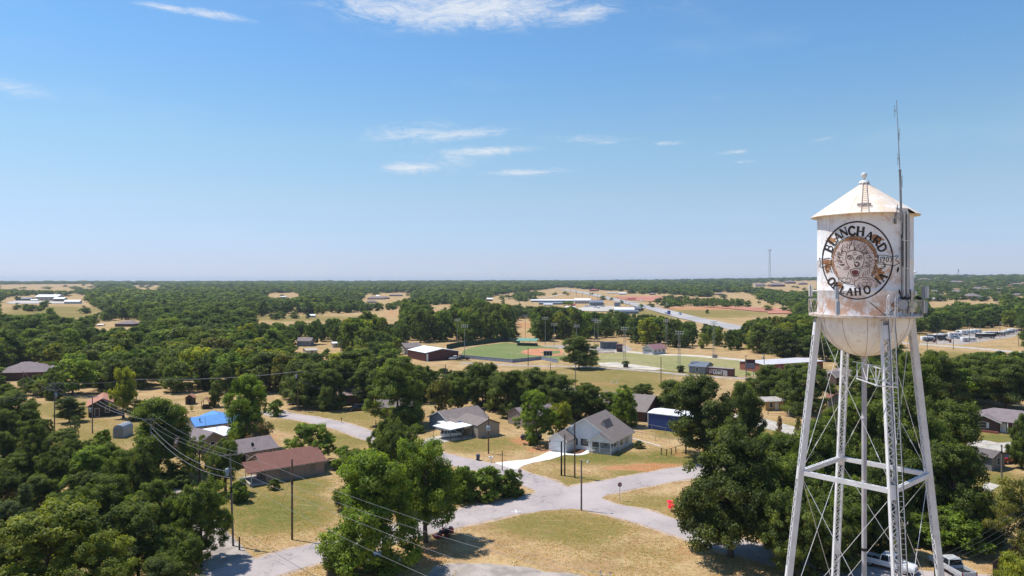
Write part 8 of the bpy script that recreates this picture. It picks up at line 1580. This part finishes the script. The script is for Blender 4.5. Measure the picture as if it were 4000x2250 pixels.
recs = []
for i in order[:NIND]:
    hx, hy = px[i], py[i] - .5 * h[i] * F / y[i]
    L = min(LAND, key=lambda q: math.hypot(q[0] - hx, (q[1] - hy) * 1.6)); dx, dy = hx - L[0], hy - L[1]
    rel = ('left of' if dx < 0 else 'right of') if abs(dx) > abs(dy) * 1.3 and abs(dx) > 30 else ('behind' if dy < 0 else 'in front of')
    ck, cw = rnd.choices(CN, (3, 6, 5, 2, 2.5, 2.5))[0]
    k = rnd.randrange(6); shp = ('rounded', 'broad', 'upright')[k % 3]
    recs.append((i, ck, cw, k, shp, rel, L[2], hx))
cnt = {}
for q in recs: cnt.setdefault((q[2], q[4], q[5], q[6]), []).append(q)
ORD = ['leftmost', 'second from left', 'third from left', 'fourth from left', 'fifth from left', 'sixth from left', 'seventh from left', 'eighth from left', 'ninth from left']
for key, qs in cnt.items():
    qs.sort(key=lambda q: q[7])
    for j, (i, ck, cw, k, shp, rel, ln, hx) in enumerate(qs):
        lab = f'{cw} {shp} tree {rel} {ln}' if len(qs) == 1 else f'{ORD[min(j, 8)]} {cw} {shp} tree {rel} {ln}'
        o = bpy.data.objects.new('tree', PROTO[f'mid{k}']); COL.objects.link(o)
        o.location = (x[i], y[i], z[i]); o.scale = (wd[i], wd[i], h[i]); o.rotation_euler = (0, 0, rnd.uniform(0, 6.28))
        f = rnd.uniform(.72, 1.22); c = COLS[ck]; o.color = (c[0] * f, c[1] * f, c[2] * f, 1); tag(o, lab, 'tree', 'trees of the town woods')
# the rest, further and smaller: one woodland
rest = order[NIND:]
midr = [i for i in rest if dist[i] < 760]; farr = [i for i in rest if dist[i] >= 760]
def woodland(name, idx, protos, label, mat_over=None):
    me = bpy.data.meshes.new(name); m_ = len(idx); me.vertices.add(m_)
    co = np.stack([x[idx], y[idx], z[idx]], 1).astype(np.float32); me.vertices.foreach_set('co', co.ravel())
    a = me.attributes.new('size', 'FLOAT_VECTOR', 'POINT'); a.data.foreach_set('vector', np.stack([wd[idx], wd[idx], h[idx]], 1).astype(np.float32).ravel())
    a = me.attributes.new('turn', 'FLOAT_VECTOR', 'POINT'); tv = np.zeros((m_, 3), np.float32); tv[:, 2] = rg.uniform(0, 6.28, m_); a.data.foreach_set('vector', tv.ravel())
    a = me.attributes.new('pick', 'INT', 'POINT'); a.data.foreach_set('value', rg.integers(0, len(protos), m_).astype(np.int32))
    o = bpy.data.objects.new(name, me); COL.objects.link(o)
    ng = bpy.data.node_groups.new(name, 'GeometryNodeTree'); ng.interface.new_socket('Geometry', in_out='INPUT', socket_type='NodeSocketGeometry'); ng.interface.new_socket('Geometry', in_out='OUTPUT', socket_type='NodeSocketGeometry')
    N = ng.nodes; Lk = ng.links; gi = N.new('NodeGroupInput'); go = N.new('NodeGroupOutput'); ip = N.new('GeometryNodeInstanceOnPoints'); jn = N.new('GeometryNodeJoinGeometry')
    src = bpy.data.collections.new(name + '_kinds')
    for k in range(len(protos) - 1, -1, -1):
        po = bpy.data.objects.new(f'woodland_tree_kind', protos[k]); src.objects.link(po)
        oi = N.new('GeometryNodeObjectInfo'); oi.inputs['Object'].default_value = po; oi.inputs['As Instance'].default_value = True; Lk.new(oi.outputs['Geometry'], jn.inputs[0])
    def att(nm, typ):
        q = N.new('GeometryNodeInputNamedAttribute'); q.data_type = typ; q.inputs[0].default_value = nm; return q.outputs[0]
    Lk.new(gi.outputs[0], ip.inputs['Points']); Lk.new(jn.outputs[0], ip.inputs['Instance']); ip.inputs['Pick Instance'].default_value = True
    Lk.new(att('pick', 'INT'), ip.inputs['Instance Index']); Lk.new(att('turn', 'FLOAT_VECTOR'), ip.inputs['Rotation']); Lk.new(att('size', 'FLOAT_VECTOR'), ip.inputs['Scale']); Lk.new(ip.outputs[0], go.inputs[0])
    md = o.modifiers.new('woodland', 'NODES'); md.node_group = ng; kind(o, 'stuff'); tag(o, label, 'woodland'); return o
mids = []
for k in range(6):
    me = PROTO[f'mid{k}'].copy(); me.materials[0] = LEAFR; mids.append(me)
if midr: woodland('woodland', np.array(midr), mids, 'dense green woods spreading through the town behind the nearer trees')
woodland('woodland', np.array(farr), [PROTO[f'far{k}'] for k in range(4)], 'far off blue green woods rolling to the horizon')
print('TREES', n, 'individual', NIND, 'mid', len(midr), 'far', len(farr))
# ------------------------------------------------------------------ air
bpy.context.view_layer.update()
hz = MB(); hz.box(-16000, -600, -30, 16000, 16000, 68)
HAZE_ON = True
if HAZE_ON:
    m, t, out = newmat('thin_haze'); pv = t.add('ShaderNodeVolumePrincipled', ins={'Color': (.78, .88, 1, 1), 'Density': HAZE_D, 'Anisotropy': .2}); t.l.new(pv.outputs[0], out.inputs['Volume'])
    o = hz.build('haze', m); kind(o, 'stuff')
